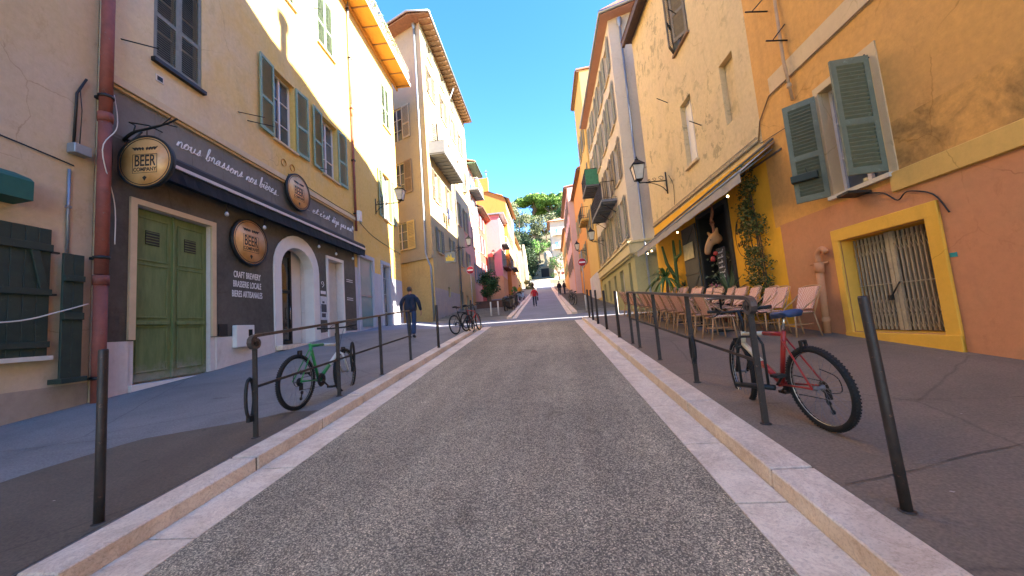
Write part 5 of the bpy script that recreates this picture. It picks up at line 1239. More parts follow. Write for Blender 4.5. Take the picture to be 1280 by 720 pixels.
# climbing vine
t = thing('climbing_vine', FR.P(9.1, .95, .1), 'climbing vine with sparse dark leaves up the yellow wall', 'vine')
w = MB(); rnd = random.Random(11)
for k in range(5): w.tube(cat_rom([FR.P(9.0 + .1 * k, .9, .08), FR.P(9.05 + .08 * k + rnd.uniform(-.1, .1), 2.0, .1), FR.P(9.1 + .07 * k + rnd.uniform(-.15, .15), 3.2, .08), FR.P(9.15 + .05 * k + rnd.uniform(-.15, .15), 4.4, .08)], 5), .013, 5)
st_ = part('stem', w, paint('stem_brown', '5d4a38', .8), t)
w = MB(); bl = []
for i in range(60):
    q = rnd.random(); z = 1.1 + 3.6 * q; u = 9.17 + .05 * math.sin(z * 2) + rnd.gauss(0, .1 + .1 * (1 - q)); bl.append((*FR.P(u, z, .12 + .1 * rnd.random()), .1 + .12 * rnd.random()))
leaf_cloud(w, bl, 3200, .034, rnd, [0, 0, 1, 2], .9); 
for i in range(260):
    z = rnd.uniform(1.7, 4.3); leaf_cloud(w, [(*FR.P(9.55 + abs(rnd.gauss(0, .17)), z, .06), .03)], 4, .026, rnd, [0, 1])
part('leaves', w, [foliage('vine_dark', '33401f', '4a552b'), foliage('vine_mid', '5a6334', '757843'), foliage('vine_dry', '84703c', '957f4c')], t)
def spiky(name, pos, n, L, wd, mats, lab, cat, h0=0, droop=.6, seed=1, pot=True, up_=.5):
    t = thing(name, pos, lab, cat); rnd = random.Random(seed); p0 = Vector(pos)
    if pot:
        w = MB(); w.lathe([(0, 0), (.17, 0), (.22, .34), (.24, .34), (.24, .38), (.2, .38), (.19, .33), (0, .33)], p0, 18); part('pot', w, M_TERRA, t); p0 = p0 + Vector((0, 0, .33))
    if h0:
        w = MB(); w.tube([p0, p0 + Vector((.03, 0, h0))], [.06, .045], 8); part('trunk', w, paint('trunk_brown', '6b5844', .9), t)
    w = MB(); top = p0 + Vector((.02, 0, h0))
    for i in range(n):
        a = rnd.random() * 6.28; el = rnd.uniform(-.1 if h0 else .3, 1.4); l = L * rnd.uniform(.7, 1.1); d = Vector((math.cos(a) * math.cos(el), math.sin(a) * math.cos(el), math.sin(el) * up_ * 2))
        sdv = Vector((-math.sin(a), math.cos(a), 0)); pts = []
        for j in range(6):
            s = j / 5; p = top + d * l * s + Vector((0, 0, -droop * l * s * s)); ww = wd * (1 - s) ** .7 * (.6 + .8 * min(1, s * 3))
            pts += [p - sdv * ww, p + sdv * ww + Vector((0, 0, .004))]
        w.add(pts, [(2 * j, 2 * j + 1, 2 * j + 3, 2 * j + 2) for j in range(5)], rnd.choice((0, 1)))
    part('leaves', w, mats, t); return t
LFM = [foliage('palm_leaf', '3d6030', '55803c'), foliage('palm_leaf2', '5d7a44', '7d9454')]
spiky('agave', FR.P(10.25, swz(4.7, 10.2), .35), 26, 1.1, .035, [foliage('agave_grey', '55684c', '6a7d5a'), foliage('agave_dark', '34452f', '48593c')], 'potted spiky grey green agave between the door and the vine', 'plant', .35, .25, 5)
spiky('potted_palm', FR.P(14.0, swz(4.6, 14.0), .55), 70, 1.25, .034, LFM, 'potted palm with drooping leaves before the yellow wall at the far awning end', 'plant', .95, .75, 3)
t = thing('cactus', FR.P(13.6, swz(4.7, 13.6), .3), 'tall branching green cactus before the yellow restaurant wall', 'cactus')
w = MB(); w.lathe([(0, 0), (.2, 0), (.26, .4), (.28, .4), (.25, .4), (0, .36)], FR.P(13.6, swz(4.7, 13.6), .3), 16); part('pot', w, M_TERRA, t)
c = Vector(FR.P(13.6, swz(4.7, 13.6) + .35, .3)); cv = [c, c + Vector((0, 0, .8)), c + Vector((.02, .05, 1.6)), c + Vector((.03, .05, 2.3)), c + Vector((-.15, .45, 1.5)), c + Vector((-.2, .6, 2.2)), c + Vector((.1, -.35, 1.7)), c + Vector((.1, -.4, 2.2))]
skin_mesh('trunk', cv, [(0, 1), (1, 2), (2, 3), (1, 4), (4, 5), (2, 6), (6, 7)], [.07, .07, .065, .04, .06, .04, .045, .03], foliage('cactus_green', '3f5230', '53683e'), t, 2)
# restaurant awning
t = thing('awning', FR.P(12, 4.5, .5), 'grey restaurant awning folded out over the chairs', 'awning')
w = MB(); ua, ub = 8.25, 16.0; n = 40
def awz(u, o): return (4.95 - .045 * (u - 8)) - (o / .85) * (.62 - .01 * (u - 8))
for i in range(n):
    a, b_ = ua + (ub - ua) * i / n, ua + (ub - ua) * (i + 1) / n
    w.quad(FR.P(a, awz(a, .0), .02), FR.P(b_, awz(b_, 0), .02), FR.P(b_, awz(b_, .85), .85), FR.P(a, awz(a, .85), .85))
    s1, s2 = .015 * math.sin(i * 1.3), .015 * math.sin((i + 1) * 1.3)
    w.quad(FR.P(a, awz(a, .85) - .003, .85), FR.P(b_, awz(b_, .85) - .003, .85), FR.P(b_, awz(b_, .85) - .22, .85 + s2), FR.P(a, awz(a, .85) - .22, .85 + s1))
sf = part('fabric', w, paint('awning_grey', 'a39b94', .85, 0, .1, 2, 'Position'), t); s = sf.modifiers.new('s', 'SOLIDIFY'); s.thickness = .006
w = MB(); w.tube([FR.P(ua, awz(ua, .85) + .012, .85), FR.P(ub, awz(ub, .85) + .012, .85)], .028, 6)
for u in (ua + .1, 12, ub - .1): w.tube([FR.P(u, awz(u, 0) - .12, .02), FR.P(u, awz(u, .85) - .02, .83)], .018, 5)
part('arm', w, M_ZINC, t)
w = MB(); FR.box(w, ua - .15, ub + .1, 4.68, 4.72, 0.0, .02) ; w.tube([FR.P(ua, 5.0, .06), FR.P(ub, 4.66, .06)], .03, 8); part('roller', w, paint('roller_grey', '6b6258', .8), t)
M_LIT = emis('lit_bulb', 'ffd9a0', 3)
for i, (u, o) in enumerate(((9.0, .75), (12.1, .72), (14.7, .7), (15.2, .7))):
    t = thing('light_bulb', FR.P(u, awz(u, .8) - .3, o), 'small lit warm bulb under the grey restaurant awning, %s from the near end' % ORD[i], 'light bulb', 'lit bulbs under the restaurant awning')
    p = FR.P(u, awz(u, .85) - .26, o); w = MB(); w.lathe([(0, -.028), (.022, -.016), (.026, 0), (.016, .024), (0, .028)], p, 10); part('globe', w, M_LIT, t); w = MB(); w.tube([(p[0], p[1], p[2] + .03), (p[0], p[1], p[2] + .3)], .006, 4); part('cord', w, M_BLACK, t)
lantern('street_lamp', FR, 14.2, 6.4, 1.02, 'street lantern on a scrolled bracket above the restaurant awning')
w = MB(); w.tube(cat_rom([FR.P(13.9, 6.5, .03), FR.P(13.6, 6.0, .03), FR.P(13.7, 5.3, .03)], 4), .01, 4); single('cable', w, M_IRON2, FR.P(13.7, 6), 'thin cable dropping from the restaurant lantern', 'cable')

# ---- unseen block added behind the cream house, roofline shaped to throw the slanting shade
t = thing('shade_block', (10, 5, 1), 'tall unseen ochre block behind the cream and orange houses, roofline shaped to shade the street', 'building')
mb = MB(); top = [(-14, 26.5), (3.6, 23.6), (5.6, 22.9), (7.3, 22.7), (9.1, 22.25), (10.9, 22.2), (12.6, 21.9), (13.9, 21.4), (14.6, 20.6), (15.05, 19.4), (15.25, 17), (15.3, 15.5)]
pr = [(-14, -1)] + top + [(15.35, -1)]
mb.prism(pr, 9.1, 15, 0, lambda a, b_, c: (c, a - (c - 9.1) * .29, b_)); part('wall', mb, P_OR2, t)
w = MB(); w.tube([(9.3, 6.2, 22.4), (9.3, 6.2, 24.0)], .2, 8); w.lathe([(.3, 24.0), (.3, 24.3), (0, 24.45)], (9.3, 6.2, 0), 8); part('chimney', w, M_TERRA, t)

# ---- right beyond the lane: white house on a green base
q = 1.029; e2 = lambda u: u * q; z2 = lambda z: 1.45 + (z - 1.45) * q
FW = Frame((4.32, 17.9), (4.32, 60), (-1, 0)); FWS = Frame((4.32, 17.9), (12, 15.45), (0, -1), axis='x')
t = WH = thing('white_house', (4.32, 22, 1.9), 'tall off-white house on an olive green base with iron balconies', 'building')
ZW = 16.4
cc = [19.35, 21.95, 24.6, 27.0]
rows3 = [(5.25, 7.35), (8.35, 10.4), (11.35, 13.4), (14.1, 15.85)]
hh = [(c - .5, c + .5, a, b_, .2) for c in cc for a, b_ in rows3]
gh = [(18.75, 19.35, 2.2, 4.05, .25, 2), (20.65, 21.65, 2.2, 3.9, .25, 2), (22.9, 23.6, 2.3, 3.85, .25, 2), (25.0, 25.8, 2.4, 3.8, .25, 2), (27.0, 27.8, 2.5, 3.75, .25, 2)]
mb = MB(); wall_grid(mb, FW, 17.9, 28.6, 0, ZW, holes=hh + gh, zones=[(17.9, 28.6, 0, 4.25, 1)])
wall_grid(mb, FWS, 4.32, 12, 0, ZW, zones=[(4.32, 12, 0, 4.25, 1)], mi=3)
body(mb, [(4.32, 17.9), (12, 15.45), (12, 28.6), (4.32, 28.6)], 0, ZW, skip=(0, 3)); part('wall', mb, [P_R2, P_R2G, P_R2G, P_R2], t)
w = MB(); FW.box(w, 17.72, 28.6, 4.32, 4.8, 0.001, .22); FW.box(w, 17.65, 28.6, 4.8, 4.9, 0.001, .3); FWS.box(w, 4.32, 11, 4.32, 4.8, .001, .22); FWS.box(w, 4.3, 11, 4.8, 4.9, .001, .3)
for i in range(9): FWS.box(w, 4.4 + i * .3, 4.55 + i * .3, 4.2, 4.319, .001, .14)
for i in range(30): FW.box(w, 18.1 + i * .35, 18.28 + i * .35, 4.2, 4.319, .001, .14)
part('cornice', w, P_R2S, t)
w = MB(); M_PEAVE = paint('eave_pink', 'b98a78', .8, 0, .1, 3, 'Position')
w.prism([(3.9, 17.5), (3.9, 28.6), (5, 28.6), (12, 15.0), (11.8, 14.9)], ZW + .002, ZW + .12, 0); part('eave', w, M_PEAVE, t)
w = MB(); w.tube([(3.86, 28.6, ZW + .12), (3.86, 17.45, ZW + .12), (11.6, 14.8, ZW + .12)], .09, 8); part('gutter', w, M_ZINC, t)
w = MB(); w.add([(3.84, 17.4, ZW + .2), (3.84, 28.6, ZW + .2), (9, 28.6, ZW + 2), (9, 17, ZW + 2), (12, 15.0, ZW + .2)], [(0, 1, 2, 3), (0, 3, 4)]); part('roof', w, M_ROOF, t)
for c in cc:
    for k, (a, b_) in enumerate(rows3): window(FW, t, c - .5, c + .5, a, b_, M_OFFW, M_GLASS, .18, M_BEIGE, 'open', M_SHG if k != 1 else M_SHBR, .13, 3, sw=.58)
for i, (a, b_, c, d, _, _) in enumerate(gh): window(FW, t, a, b_, c, d, M_OFFW, M_GLASS if i != 1 else M_GLASSD, .22, None, None)
balcony('balcony', FW, t, 20.2, 24.9, 7.85, .85, 1.0, M_GREYBOX, M_IRON2, .1)
balcony('balcony', FW, t, 25.4, 28.2, 10.7, .9, 1.1, M_GREYBOX, M_IRON2, .14, paint('green_screen', '3f7a58', .8))
for u in (20.6, 22.4, 24.4):
    w = MB(); w.tube([FW.P(u, 7.15, .02), FW.P(u, 7.65, .65)], .022, 5); part('bracket', w, M_IRON2, t)
t = thing('drainpipe', FWS.P(4.85, 2, .12), 'grey drainpipe down the near corner side of the white house', 'drainpipe'); w = MB(); w.tube([FWS.P(4.85, 15.9, .12), FWS.P(4.85, 5.0, .12), FWS.P(4.85, 4.6, .32), FWS.P(4.85, 4.2, .12), FWS.P(4.85, 1.6, .12)], .055, 8); part('pipe', w, M_ZINC, t)
w = MB(); w.lathe([(.055, 15.75), (.13, 16.0), (.13, 16.2)], FWS.P(4.85, 0, .12), 8); part('hopper', w, M_ZINC, t)
lantern('street_lamp', FW, 25.5, 6.6, .85, 'street lantern on the far half of the white house front')
F3r = Frame((4.2, 28.6), (4.2, 60), (-1, 0))
t = simple_house('town_house', F3r, 28.6, 34.2, 8, 1, 21.4, P_YEL3, 'tall plain yellow house rising above the white house roof', wins=[(c, c + .9, z, z + 1.9) for c in (29.6, 32) for z in (8.5, 12, 15.5)], smat=M_SHG, over=.25, roofh=.3)
balcony('balcony', F3r, t, 31.3, 34.0, 9.9, .65, 1.0, P_YEL3, M_IRON2, .16)
w = MB(); F3r.box(w, 28.7, 34.6, 2.9, 5.0, .02, .05); F3r.box(w, 30.5, 30.56, 2.9, 5.0, .051, .07); F3r.box(w, 32.6, 32.66, 2.9, 5.0, .051, .07); single('hoarding', w, paint('board_white', 'c8c2c0', .7, 0, .08, 2), F3r.P(31.5, 3), 'pale grey hoarding panels along the foot of the yellow house', 'hoarding')
t = simple_house('town_house', F3r, 34.2, 43.5, 8, 1, 15.5, P_OR4, 'orange house with a small balcony past the tall yellow one', wins=[(c, c + .9, z, z + 1.9) for c in (35.5, 38.3, 41) for z in (6.8, 10.5)], smat=M_SHGREEN, over=.3)
lantern('street_lamp', F3r, 35.8, 7.9, .8, 'street lantern on the orange house on the right')
F5r = Frame((3.55, 43.5), (3.75, 62), (-1, 0))
t = simple_house('town_house', F5r, 43.5, 57, 8, 2, 17.2, P_LAV, 'lavender pink house with an orange edge on the right', wins=[(c, c + .9, z, z + 1.9) for c in (45, 48, 51, 54) for z in (7.5, 11, 14.3)], smat=M_SHBR, over=.35, zones=[(43.5, 44.2, 2, 17.2, 1)], matx=[P_OR4], roofh=.5)
F6r = Frame((3.75, 57), (4.0, 74), (-1, 0))
simple_house('town_house', F6r, 57, 76, 8, 4, 15.5, P_PEACH, 'low peach house where the street narrows on the right', wins=[(c, c + .9, z, z + 1.8) for c in (59, 62.5, 66, 70) for z in (9, 12)], smat=M_SHGREEN, over=.3, roofh=.6)
F8 = Frame((2.5, 95), (10.5, 95), (0, -1), axis='x'); F8W = Frame((2.5, 95), (2.5, 104), (-1, 0))
t = thing('hillside_house', (6, 95, 13), 'white house with a terracotta roof standing up on the hillside', 'house')
hh = [(3.4, 4.3, 20, 21.7, .15), (3.4, 4.3, 23.6, 25.2, .15), (5.6, 6.5, 20, 21.7, .15), (5.6, 6.5, 23.6, 25.2, .15)]
mb = MB(); wall_grid(mb, F8, 2.5, 10.5, 9, 27.2, holes=hh); wall_grid(mb, F8W, 95, 104, 9, 27.2); body(mb, [(2.5, 95), (10.5, 95), (10.5, 104), (2.5, 104)], 9, 27.2, skip=(0, 3)); part('wall', mb, P_WHITEH, t)
w = MB(); w.add([(1.8, 94.3, 27.1), (11.2, 94.3, 27.1), (11.2, 104.6, 27.1), (1.8, 104.6, 27.1), (6.5, 99.5, 29.3), (1.8, 94.3, 27.4), (11.2, 94.3, 27.4)], [(0, 1, 4), (1, 2, 4), (2, 3, 4), (3, 0, 4), (0, 1, 2, 3)]); part('roof', w, paint('roof_pale', 'c08a70', .85, 0, .3, 2, 'Position'), t)
for a, b_, c, d, _ in hh: window(F8, t, a, b_, c, d, M_OFFW, glass('sky_glass', '6fa8d8', .1), .1, None, None, None, .2, 1)
balcony('balcony', F8, t, 3.1, 7, 23.4, 1, .9, M_OFFW, M_IRON2, .3); balcony('balcony', F8, t, 3.1, 7, 19.8, 1, .9, M_OFFW, M_IRON2, .3)

# ================================================================== HILLSIDE AND TREES
mb = MB(); mb.box(-22, 16, 124.5, 125.6, 17, 25.7); mb.box(-22.2, 16.2, 124.4, 125.7, 25.7, 26.1)
single('retaining_wall', mb, P_STONE, (0, 125, 18), 'long grey stone retaining wall under the pines', 'wall')
mb = MB(); mb.box(-9, 12, 104, 104.8, 12.5, 16.6); mb.box(-9.1, 12.1, 103.9, 104.9, 16.6, 16.85)
for i in range(7): mb.box(-8 + i * 1.0, -7.6 + i * 1.0, 103.85, 103.99, 14.6, 16.2)
GW = single('garden_wall', mb, P_RUIN, (0, 104, 13), 'low pale garden wall closing the top of the street', 'wall')
mb = MB(); mb.box(-.9, 1.3, 103.7, 103.84, 13.2, 16.2); 
for i in range(8): mb.box(-.8 + i * .27, -.72 + i * .27, 103.6, 103.69, 13.3, 16.1)
single('iron_gate', mb, M_BLACK, (.2, 103.7, 13.3), 'dark gate in the pale garden wall at the top of the street', 'gate')
rnd = random.Random(21)
bm = bmesh.new(); bmesh.ops.create_icosphere(bm, subdivisions=4, radius=1)
for v in bm.verts:
    k = 1 + .3 * math.sin(v.co.x * 5 + v.co.z * 3) * math.sin(v.co.y * 4) + rnd.uniform(-.07, .07); v.co = Vector((v.co.x * 4.2 * k + 4.2, v.co.y * 4 * k + 113, v.co.z * 7.5 * k + 16))
me = bpy.data.meshes.new('rock_outcrop'); bm.to_mesh(me); bm.free(); me.materials.append(P_CLIFF)
o = bpy.data.objects.new('rock_outcrop', me); C.objects.link(o); o['kind'] = 'structure'

F_PINE = [foliage('pine_a', '4a6a28', '638536'), foliage('pine_b', '39561f', '4c6c2a'), foliage('pine_c', '78953f', '8ba64a')]
F_DARK = [foliage('cyp_a', '24381f', '33482a'), foliage('cyp_b', '1b2c18', '28391f')]
F_OLIVE = [foliage('olive_a', '5c6544', '727a56'), foliage('olive_b', '475132', '5a6344'), foliage('olive_c', '74765a', '868466')]
F_GREEN = [foliage('green_a', '4a7a2a', '64963c'), foliage('green_b', '365e22', '497630')]
M_BARK = paint('bark', '7a6250', .9, 0, .3, 2)
def tree(name, x, y, H, blobs, n, leaf, mats, lab, trunk=.35, cat='tree', grp=None, limbs=True, squash=.7, z0=None, lean=0):
    z = terr(x, y) - .3 if z0 is None else z0
    t = thing(name, (x, y, z), lab, cat, grp); rnd = random.Random(int(x * 13 + y))
    w = MB()
    if blobs:
        low = min(b[2] for b in blobs)
        w.tube([(x, y, z), (x + lean * .3, y, z + H * .3), (x + lean * .8, y, z + H * low * .98)], [trunk, trunk * .75, trunk * .55], 8)
        if limbs:
            for b in (blobs[::4] if len(blobs) > 12 else blobs): w.tube([(x + lean * .55, y, z + H * low * .72), (x + (lean + b[0]) * .6, y + b[1] * .6, z + H * (low * .4 + b[2] * .55)), (x + b[0], y + b[1], z + H * b[2])], [trunk * .4, trunk * .28, trunk * .1], 5)
    part('trunk', w, M_BARK, t)
    w = MB(); leaf_cloud(w, [(x + b[0], y + b[1], z + H * b[2], b[3]) for b in blobs], n, leaf, rnd, list(range(len(mats))), squash)
    part('crown', w, mats, t); return t
def umbrella(rx, n, seed, zt=.84):
    r = random.Random(seed); o = []
    for i in range(n):
        a = r.random() * 6.28; q = r.random() ** .5; o.append((rx * q * math.cos(a), rx * q * math.sin(a) * .6, zt - .11 * q * q + r.uniform(-.07, .05) , rx * r.uniform(.2, .36)))
    return o
tree('umbrella_pine', -2.6, 158, 22.5, umbrella(7.8, 34, 1), 15000, .33, F_PINE, 'broad umbrella pine on the hilltop, left of the two large crowns', .5, grp=None, squash=.8, z0=36.5)
tree('umbrella_pine', 7.0, 156, 20.5, umbrella(6.6, 30, 2), 13000, .33, F_PINE, 'second broad umbrella pine on the hilltop beside the lavender house edge', .5, squash=.8, z0=36.5, lean=-2)
tree('umbrella_pine', -14.5, 152, 17, umbrella(5.5, 18, 3), 7000, .33, F_PINE, 'partly hidden umbrella pine on the hilltop behind the orange house', .45, squash=.6, z0=36)
def cone(n, rx, seed):
    r = random.Random(seed); o = []
    for i in range(n):
        q = (i + .5) / n; rr = rx * (1 - q) ** .8 * (1 if q > .12 else .9); a = r.random() * 6.28
        o.append((rr * .55 * math.cos(a), rr * .55 * math.sin(a), .08 + .9 * q, max(.45, rr * .62)))
    return o
tree('conifer', -4.9, 97, 15.8, cone(26, 4.3, 4), 8500, .2, F_DARK, 'dark conical conifer above the ruined wall at the street end', .3, limbs=False, squash=1.0, z0=13.4)
tree('conifer', -7.2, 112, 17, cone(22, 3.6, 6), 5200, .22, [F_DARK[0], F_OLIVE[1]], 'slimmer dull green conifer behind the dark conical one', .3, limbs=False, squash=1.0, z0=17)
def blobtree(x, y, H, r, n, leaf, mats, lab, seed, name='leafy_tree', cat='tree', z0=None, nb=9):
    q = random.Random(seed); lo = .22 if name in ('potted_bush', 'shrub', 'potted_plant') else .5; bl = [(q.uniform(-.6, .6) * r, q.uniform(-.5, .5) * r, q.uniform(lo, .9), r * q.uniform(.35, .55)) for _ in range(nb)]
    return tree(name, x, y, H, bl, n, leaf, mats, lab, .22, cat, None, True, .8, z0)
tree('umbrella_pine', 3.0, 162, 19.5, umbrella(6.0, 26, 8, .78), 9000, .33, F_PINE, 'dark rounded pine filling the gap between the two big umbrella crowns', .5, squash=.95, z0=36)
blobtree(-1.2, 121, 8.5, 3.6, 2600, .22, [F_GREEN[0], F_OLIVE[0]], 'light green tree rising in front of the stone retaining wall', 71)
blobtree(4.2, 120, 7.0, 3.0, 2200, .22, [F_GREEN[1], F_OLIVE[0]], 'rounded green tree before the retaining wall beside the pale rock', 72)
blobtree(-6.5, 90, 5.5, 1.8, 1500, .14, [F_GREEN[1], F_OLIVE[1]], 'small green tree behind the ruined wall foot', 73)
specs = [(-12.5, 128, 15, 5, F_OLIVE, 'grey green broadleaf tree on the slope left of the conifers'), (-8.0, 137, 16, 5, F_OLIVE, 'pale olive toned tree high on the slope behind the slim conifer'),
         (1.8, 132, 11.5, 5.2, F_OLIVE, 'spreading pale green tree in the middle of the slope'), (-2.5, 130, 9, 3.6, F_OLIVE, 'sparse greyish tree right behind the dark conical conifer'), (6.8, 137, 12, 4.5, [F_OLIVE[1], F_GREEN[1]], 'mid green tree behind the terracotta roofed hillside house'),
         (-18, 140, 14, 6, [F_OLIVE[1], F_GREEN[1]], 'wide green tree far left on the slope'), (12, 134, 14, 6, [F_OLIVE[1], F_GREEN[1]], 'dark green tree on the slope behind the right hand houses'), (-6, 146, 10, 5, [F_OLIVE[0], F_PINE[1]], 'low green tree just under the umbrella pines')]
for i, (x, y, H, r, m, lab) in enumerate(specs): blobtree(x, y, H, r, 3000, .26, m, lab, 30 + i)
bush = [(2.4, 127, 3.2, 2.4, F_GREEN, 'bright green bush on top of the stone retaining wall'), (6.2, 127, 3, 2.4, F_GREEN, 'bright green bush on the wall top next to the white house'), (6.0, 112, 4, 2.6, F_OLIVE, 'dull green bush growing on the pale rock'), (-3.5, 105.6, 3.2, 2.2, F_OLIVE, 'pale shrub spilling over the garden wall at left'), (3.6, 92, 7.5, 2.6, [F_OLIVE[1], F_GREEN[1]], 'green shrub below the hillside house'), (-1.5, 106, 3.2, 1.8, F_OLIVE, 'pale shrub behind the garden wall near the gate'), (-4.8, 91, 3, 1.7, F_OLIVE, 'yellowish shrub by the foot of the ruined wall'), (-3.6, 78, 2.2, 1.0, F_OLIVE, 'small pale shrub at the left kerb near the top of the street')]
for i, (x, y, H, r, m, lab) in enumerate(bush): blobtree(x, y, H, r, 1500, .16, m, lab, 60 + i, 'shrub', 'shrub', None if y != 127 else 24.8, 7)
w = MB(); rnd = random.Random(77)
for i in range(150):
    x = rnd.uniform(-34, 34); y = rnd.uniform(127, 190); leaf_cloud(w, [(x, y, terr(x, y) + .7, rnd.uniform(1.2, 2.6))], 70, .34, rnd, [0, 1, 2])
struct('undergrowth', w, [F_OLIVE[0], F_OLIVE[1], F_GREEN[1]], 'stuff')
# bushy plant and planter on the left, in front of the red house
blobtree(-4.95, 31.5, 2.9, 1.05, 4200, .07, [F_DARK[0], foliage('ivy_b', '2c4a26', '3d5f32')], 'dense dark green bush in the box planter before the red house', 91, 'potted_bush', 'bush', gz(31.5) + .5, 16)
t = thing('planter', (-4.7, 31.5, gz(31) + .1), 'long brown wooden planter under the dense dark bush', 'planter'); w = MB()
for i in range(5): w.box(-6.0, -3.5, 30.9, 32.1, gz(31) + .08 + i * .13, gz(31) + .2 + i * .13)
part('box', w, paint('planter_wood', '5f4034', .8, 0, .3, 6), t)
w = MB(); w.box(-6.1, -3.4, 30.85, 32.15, gz(31) + .74, gz(31) + .8); part('rim', w, paint('planter_wood', '5f4034'), t)
w = MB(); w.add([(-6.6, 36.0, 6.3), (-4.9, 36.0, 5.3), (-4.9, 39.5, 5.6), (-6.6, 39.5, 6.6)], [(0, 1, 2, 3)])
o = single('awning', w, paint('awning_dark', '3a3532', .8), (-6, 36, 5.6), 'small dark awning over the ground floor of the red house', 'awning'); s = o.modifiers.new('s', 'SOLIDIFY'); s.thickness = .04
blobtree(-4.1, 47, 1.6, .5, 500, .06, F_GREEN, 'small potted green plant at the corner of the pink house', 93, 'potted_plant', 'plant', gz(47) + .1, 5)

# ================================================================== STREET FURNITURE
def bollard(x, y, h, r, lab, m=None, lean=(0, 0), name='bollard', grp='iron bollards along the kerbs'):
    z = swz(x, y) if y < 15.4 else cz(x, y) if y < 22.4 else gz(y) + .1
    w = MB(); w.tube([(x, y, z - .02), (x + lean[0] * .5, y + lean[1] * .5, z + h * .5), (x + lean[0], y + lean[1], z + h - .012), (x + lean[0], y + lean[1], z + h)], [r, r * .98, r * .96, r * .86], 16)
    w.lathe([(r + .012, z + .001), (r + .012, z + .006), (r, z + .008)], (x, y, 0), 16)
    return single(name, w, m or M_IRON, (x, y, z), lab, 'bollard', grp)
bollard(-3.14, 2.33, 1.17, .028, 'tall dark iron bollard at the left kerb nearest the viewer')
bollard(1.76, 2.2, 1.13, .025, 'tall dark iron bollard at the right kerb nearest the viewer', lean=(-.02, .02))
bollard(-2.92, 9.5, 1.12, .034, 'dark iron bollard at the left kerb past the end of the railing')
bollard(-2.92, 13.9, 1.1, .034, 'dark iron bollard at the left kerb by the parked bicycles')
for i, (x, y) in enumerate(((1.62, 8.95), (1.60, 10.6), (1.58, 12.2), (1.60, 13.6), (1.62, 14.9))):
    bollard(x, y, 1.1, .036, 'slim dark bollard beyond the right railing, %s from the near end' % ORD[i])
M_WPOST = paint('white_post', 'c9c3bc', .6, 0, .1, 6)
for i, (x, y) in enumerate(((-3.65, 23.6), (-3.2, 23.8))): bollard(x, y, .98, .05, 'white painted bollard before the left steps, %s' % ('nearer the houses' if i == 0 else 'nearer the road'), M_WPOST, grp='white bollards by the left steps')
bollard(3.25, 16.9, 1.05, .05, 'white painted bollard between the chairs and the crossing', M_WPOST, grp=None) if False else None
t = bollard(3.2, 17.5, 1.05, .055, 'pale bollard near the corner of the olive green base', M_WPOST, grp='pale bollards at the crossing')
bollard(2.35, 22.9, .95, .05, 'short pale bollard beside the right no entry pole', M_WPOST, grp='pale bollards at the crossing')

def railing(x_of, posts, lab, curl_r=.075, H=1.08):
    t = thing('railing', (x_of(posts[0]), posts[0], swz(x_of(posts[0]), posts[0])), lab, 'railing')
    P = lambda y, h: Vector((x_of(y), y, swz(x_of(y), y) + h))
    for y in posts:
        w = MB(); a, b = P(y, 0), P(y, H); r = .021
        w.box(-.026, .026, -.011, .011, 0, 1, 0, lambda X, Y, Z: tuple(a + Vector((X, Y, 0)) + (b - a) * Z)); w.lathe([(.045, .0), (.045, .008), (.02, .01)], a, 12); part('post', w, M_IRON, t, .003)
    w = MB(); ys = [posts[0] + (posts[-1] - posts[0]) * i / 12 for i in range(13)]
    prof = []
    c0 = P(posts[0], H); e = P(posts[-1], H)
    def flat(pts):
        vs = []
        for i, p in enumerate(pts):
            q = pts[min(i + 1, len(pts) - 1)] - pts[max(i - 1, 0)]; q.normalize(); nn = Vector((0, -q.z, q.y)); 
            for sx, sn in ((-.027, -.016), (.027, -.016), (.027, .016), (-.027, .016)): vs.append(p + Vector((sx, 0, 0)) + nn * sn)
        n = len(pts); w.add(vs, [(i * 4 + k, i * 4 + (k + 1) % 4, i * 4 + 4 + (k + 1) % 4, i * 4 + 4 + k) for i in range(n - 1) for k in range(4)] + [(0, 1, 2, 3), tuple((n - 1) * 4 + k for k in range(4))])
    top = [P(y, H) for y in ys]
    curl = []
    for i in range(15):
        a = R(90 + 30 * i) ; rr = curl_r * (1 - i * .045); curl.append(c0 + Vector((0, math.cos(a) * rr, math.sin(a) * rr - curl_r)))
    flat(curl[::-1] + top)
    part('handrail', w, M_RAIL, t)
    w = MB(); w.tube([P(posts[0], H * .5), P(posts[-1], H * .5)], .011, 6) if False else None
    a, b = P(posts[0] + .02, .53), P(posts[-1], .53)
    w.box(-.006, .006, 0, 1, -.014, .014, 0, lambda X, Y, Z: tuple(a + (b - a) * Y + Vector((X + .0, 0, Z)))); part('lower_bar', w, M_IRON, t)
    return t
railing(lambda y: -3.21 + (y - 3.76) * .035, [3.76, 5.26, 6.57, 7.89], 'low iron handrail on four posts before the brewery, green bicycle leaning on it')
railing(lambda y: 1.76 - (y - 3.43) * .014, [3.43, 4.81, 6.21, 7.4, 7.95], 'low iron handrail on the right kerb with the red bicycle leaning on it')

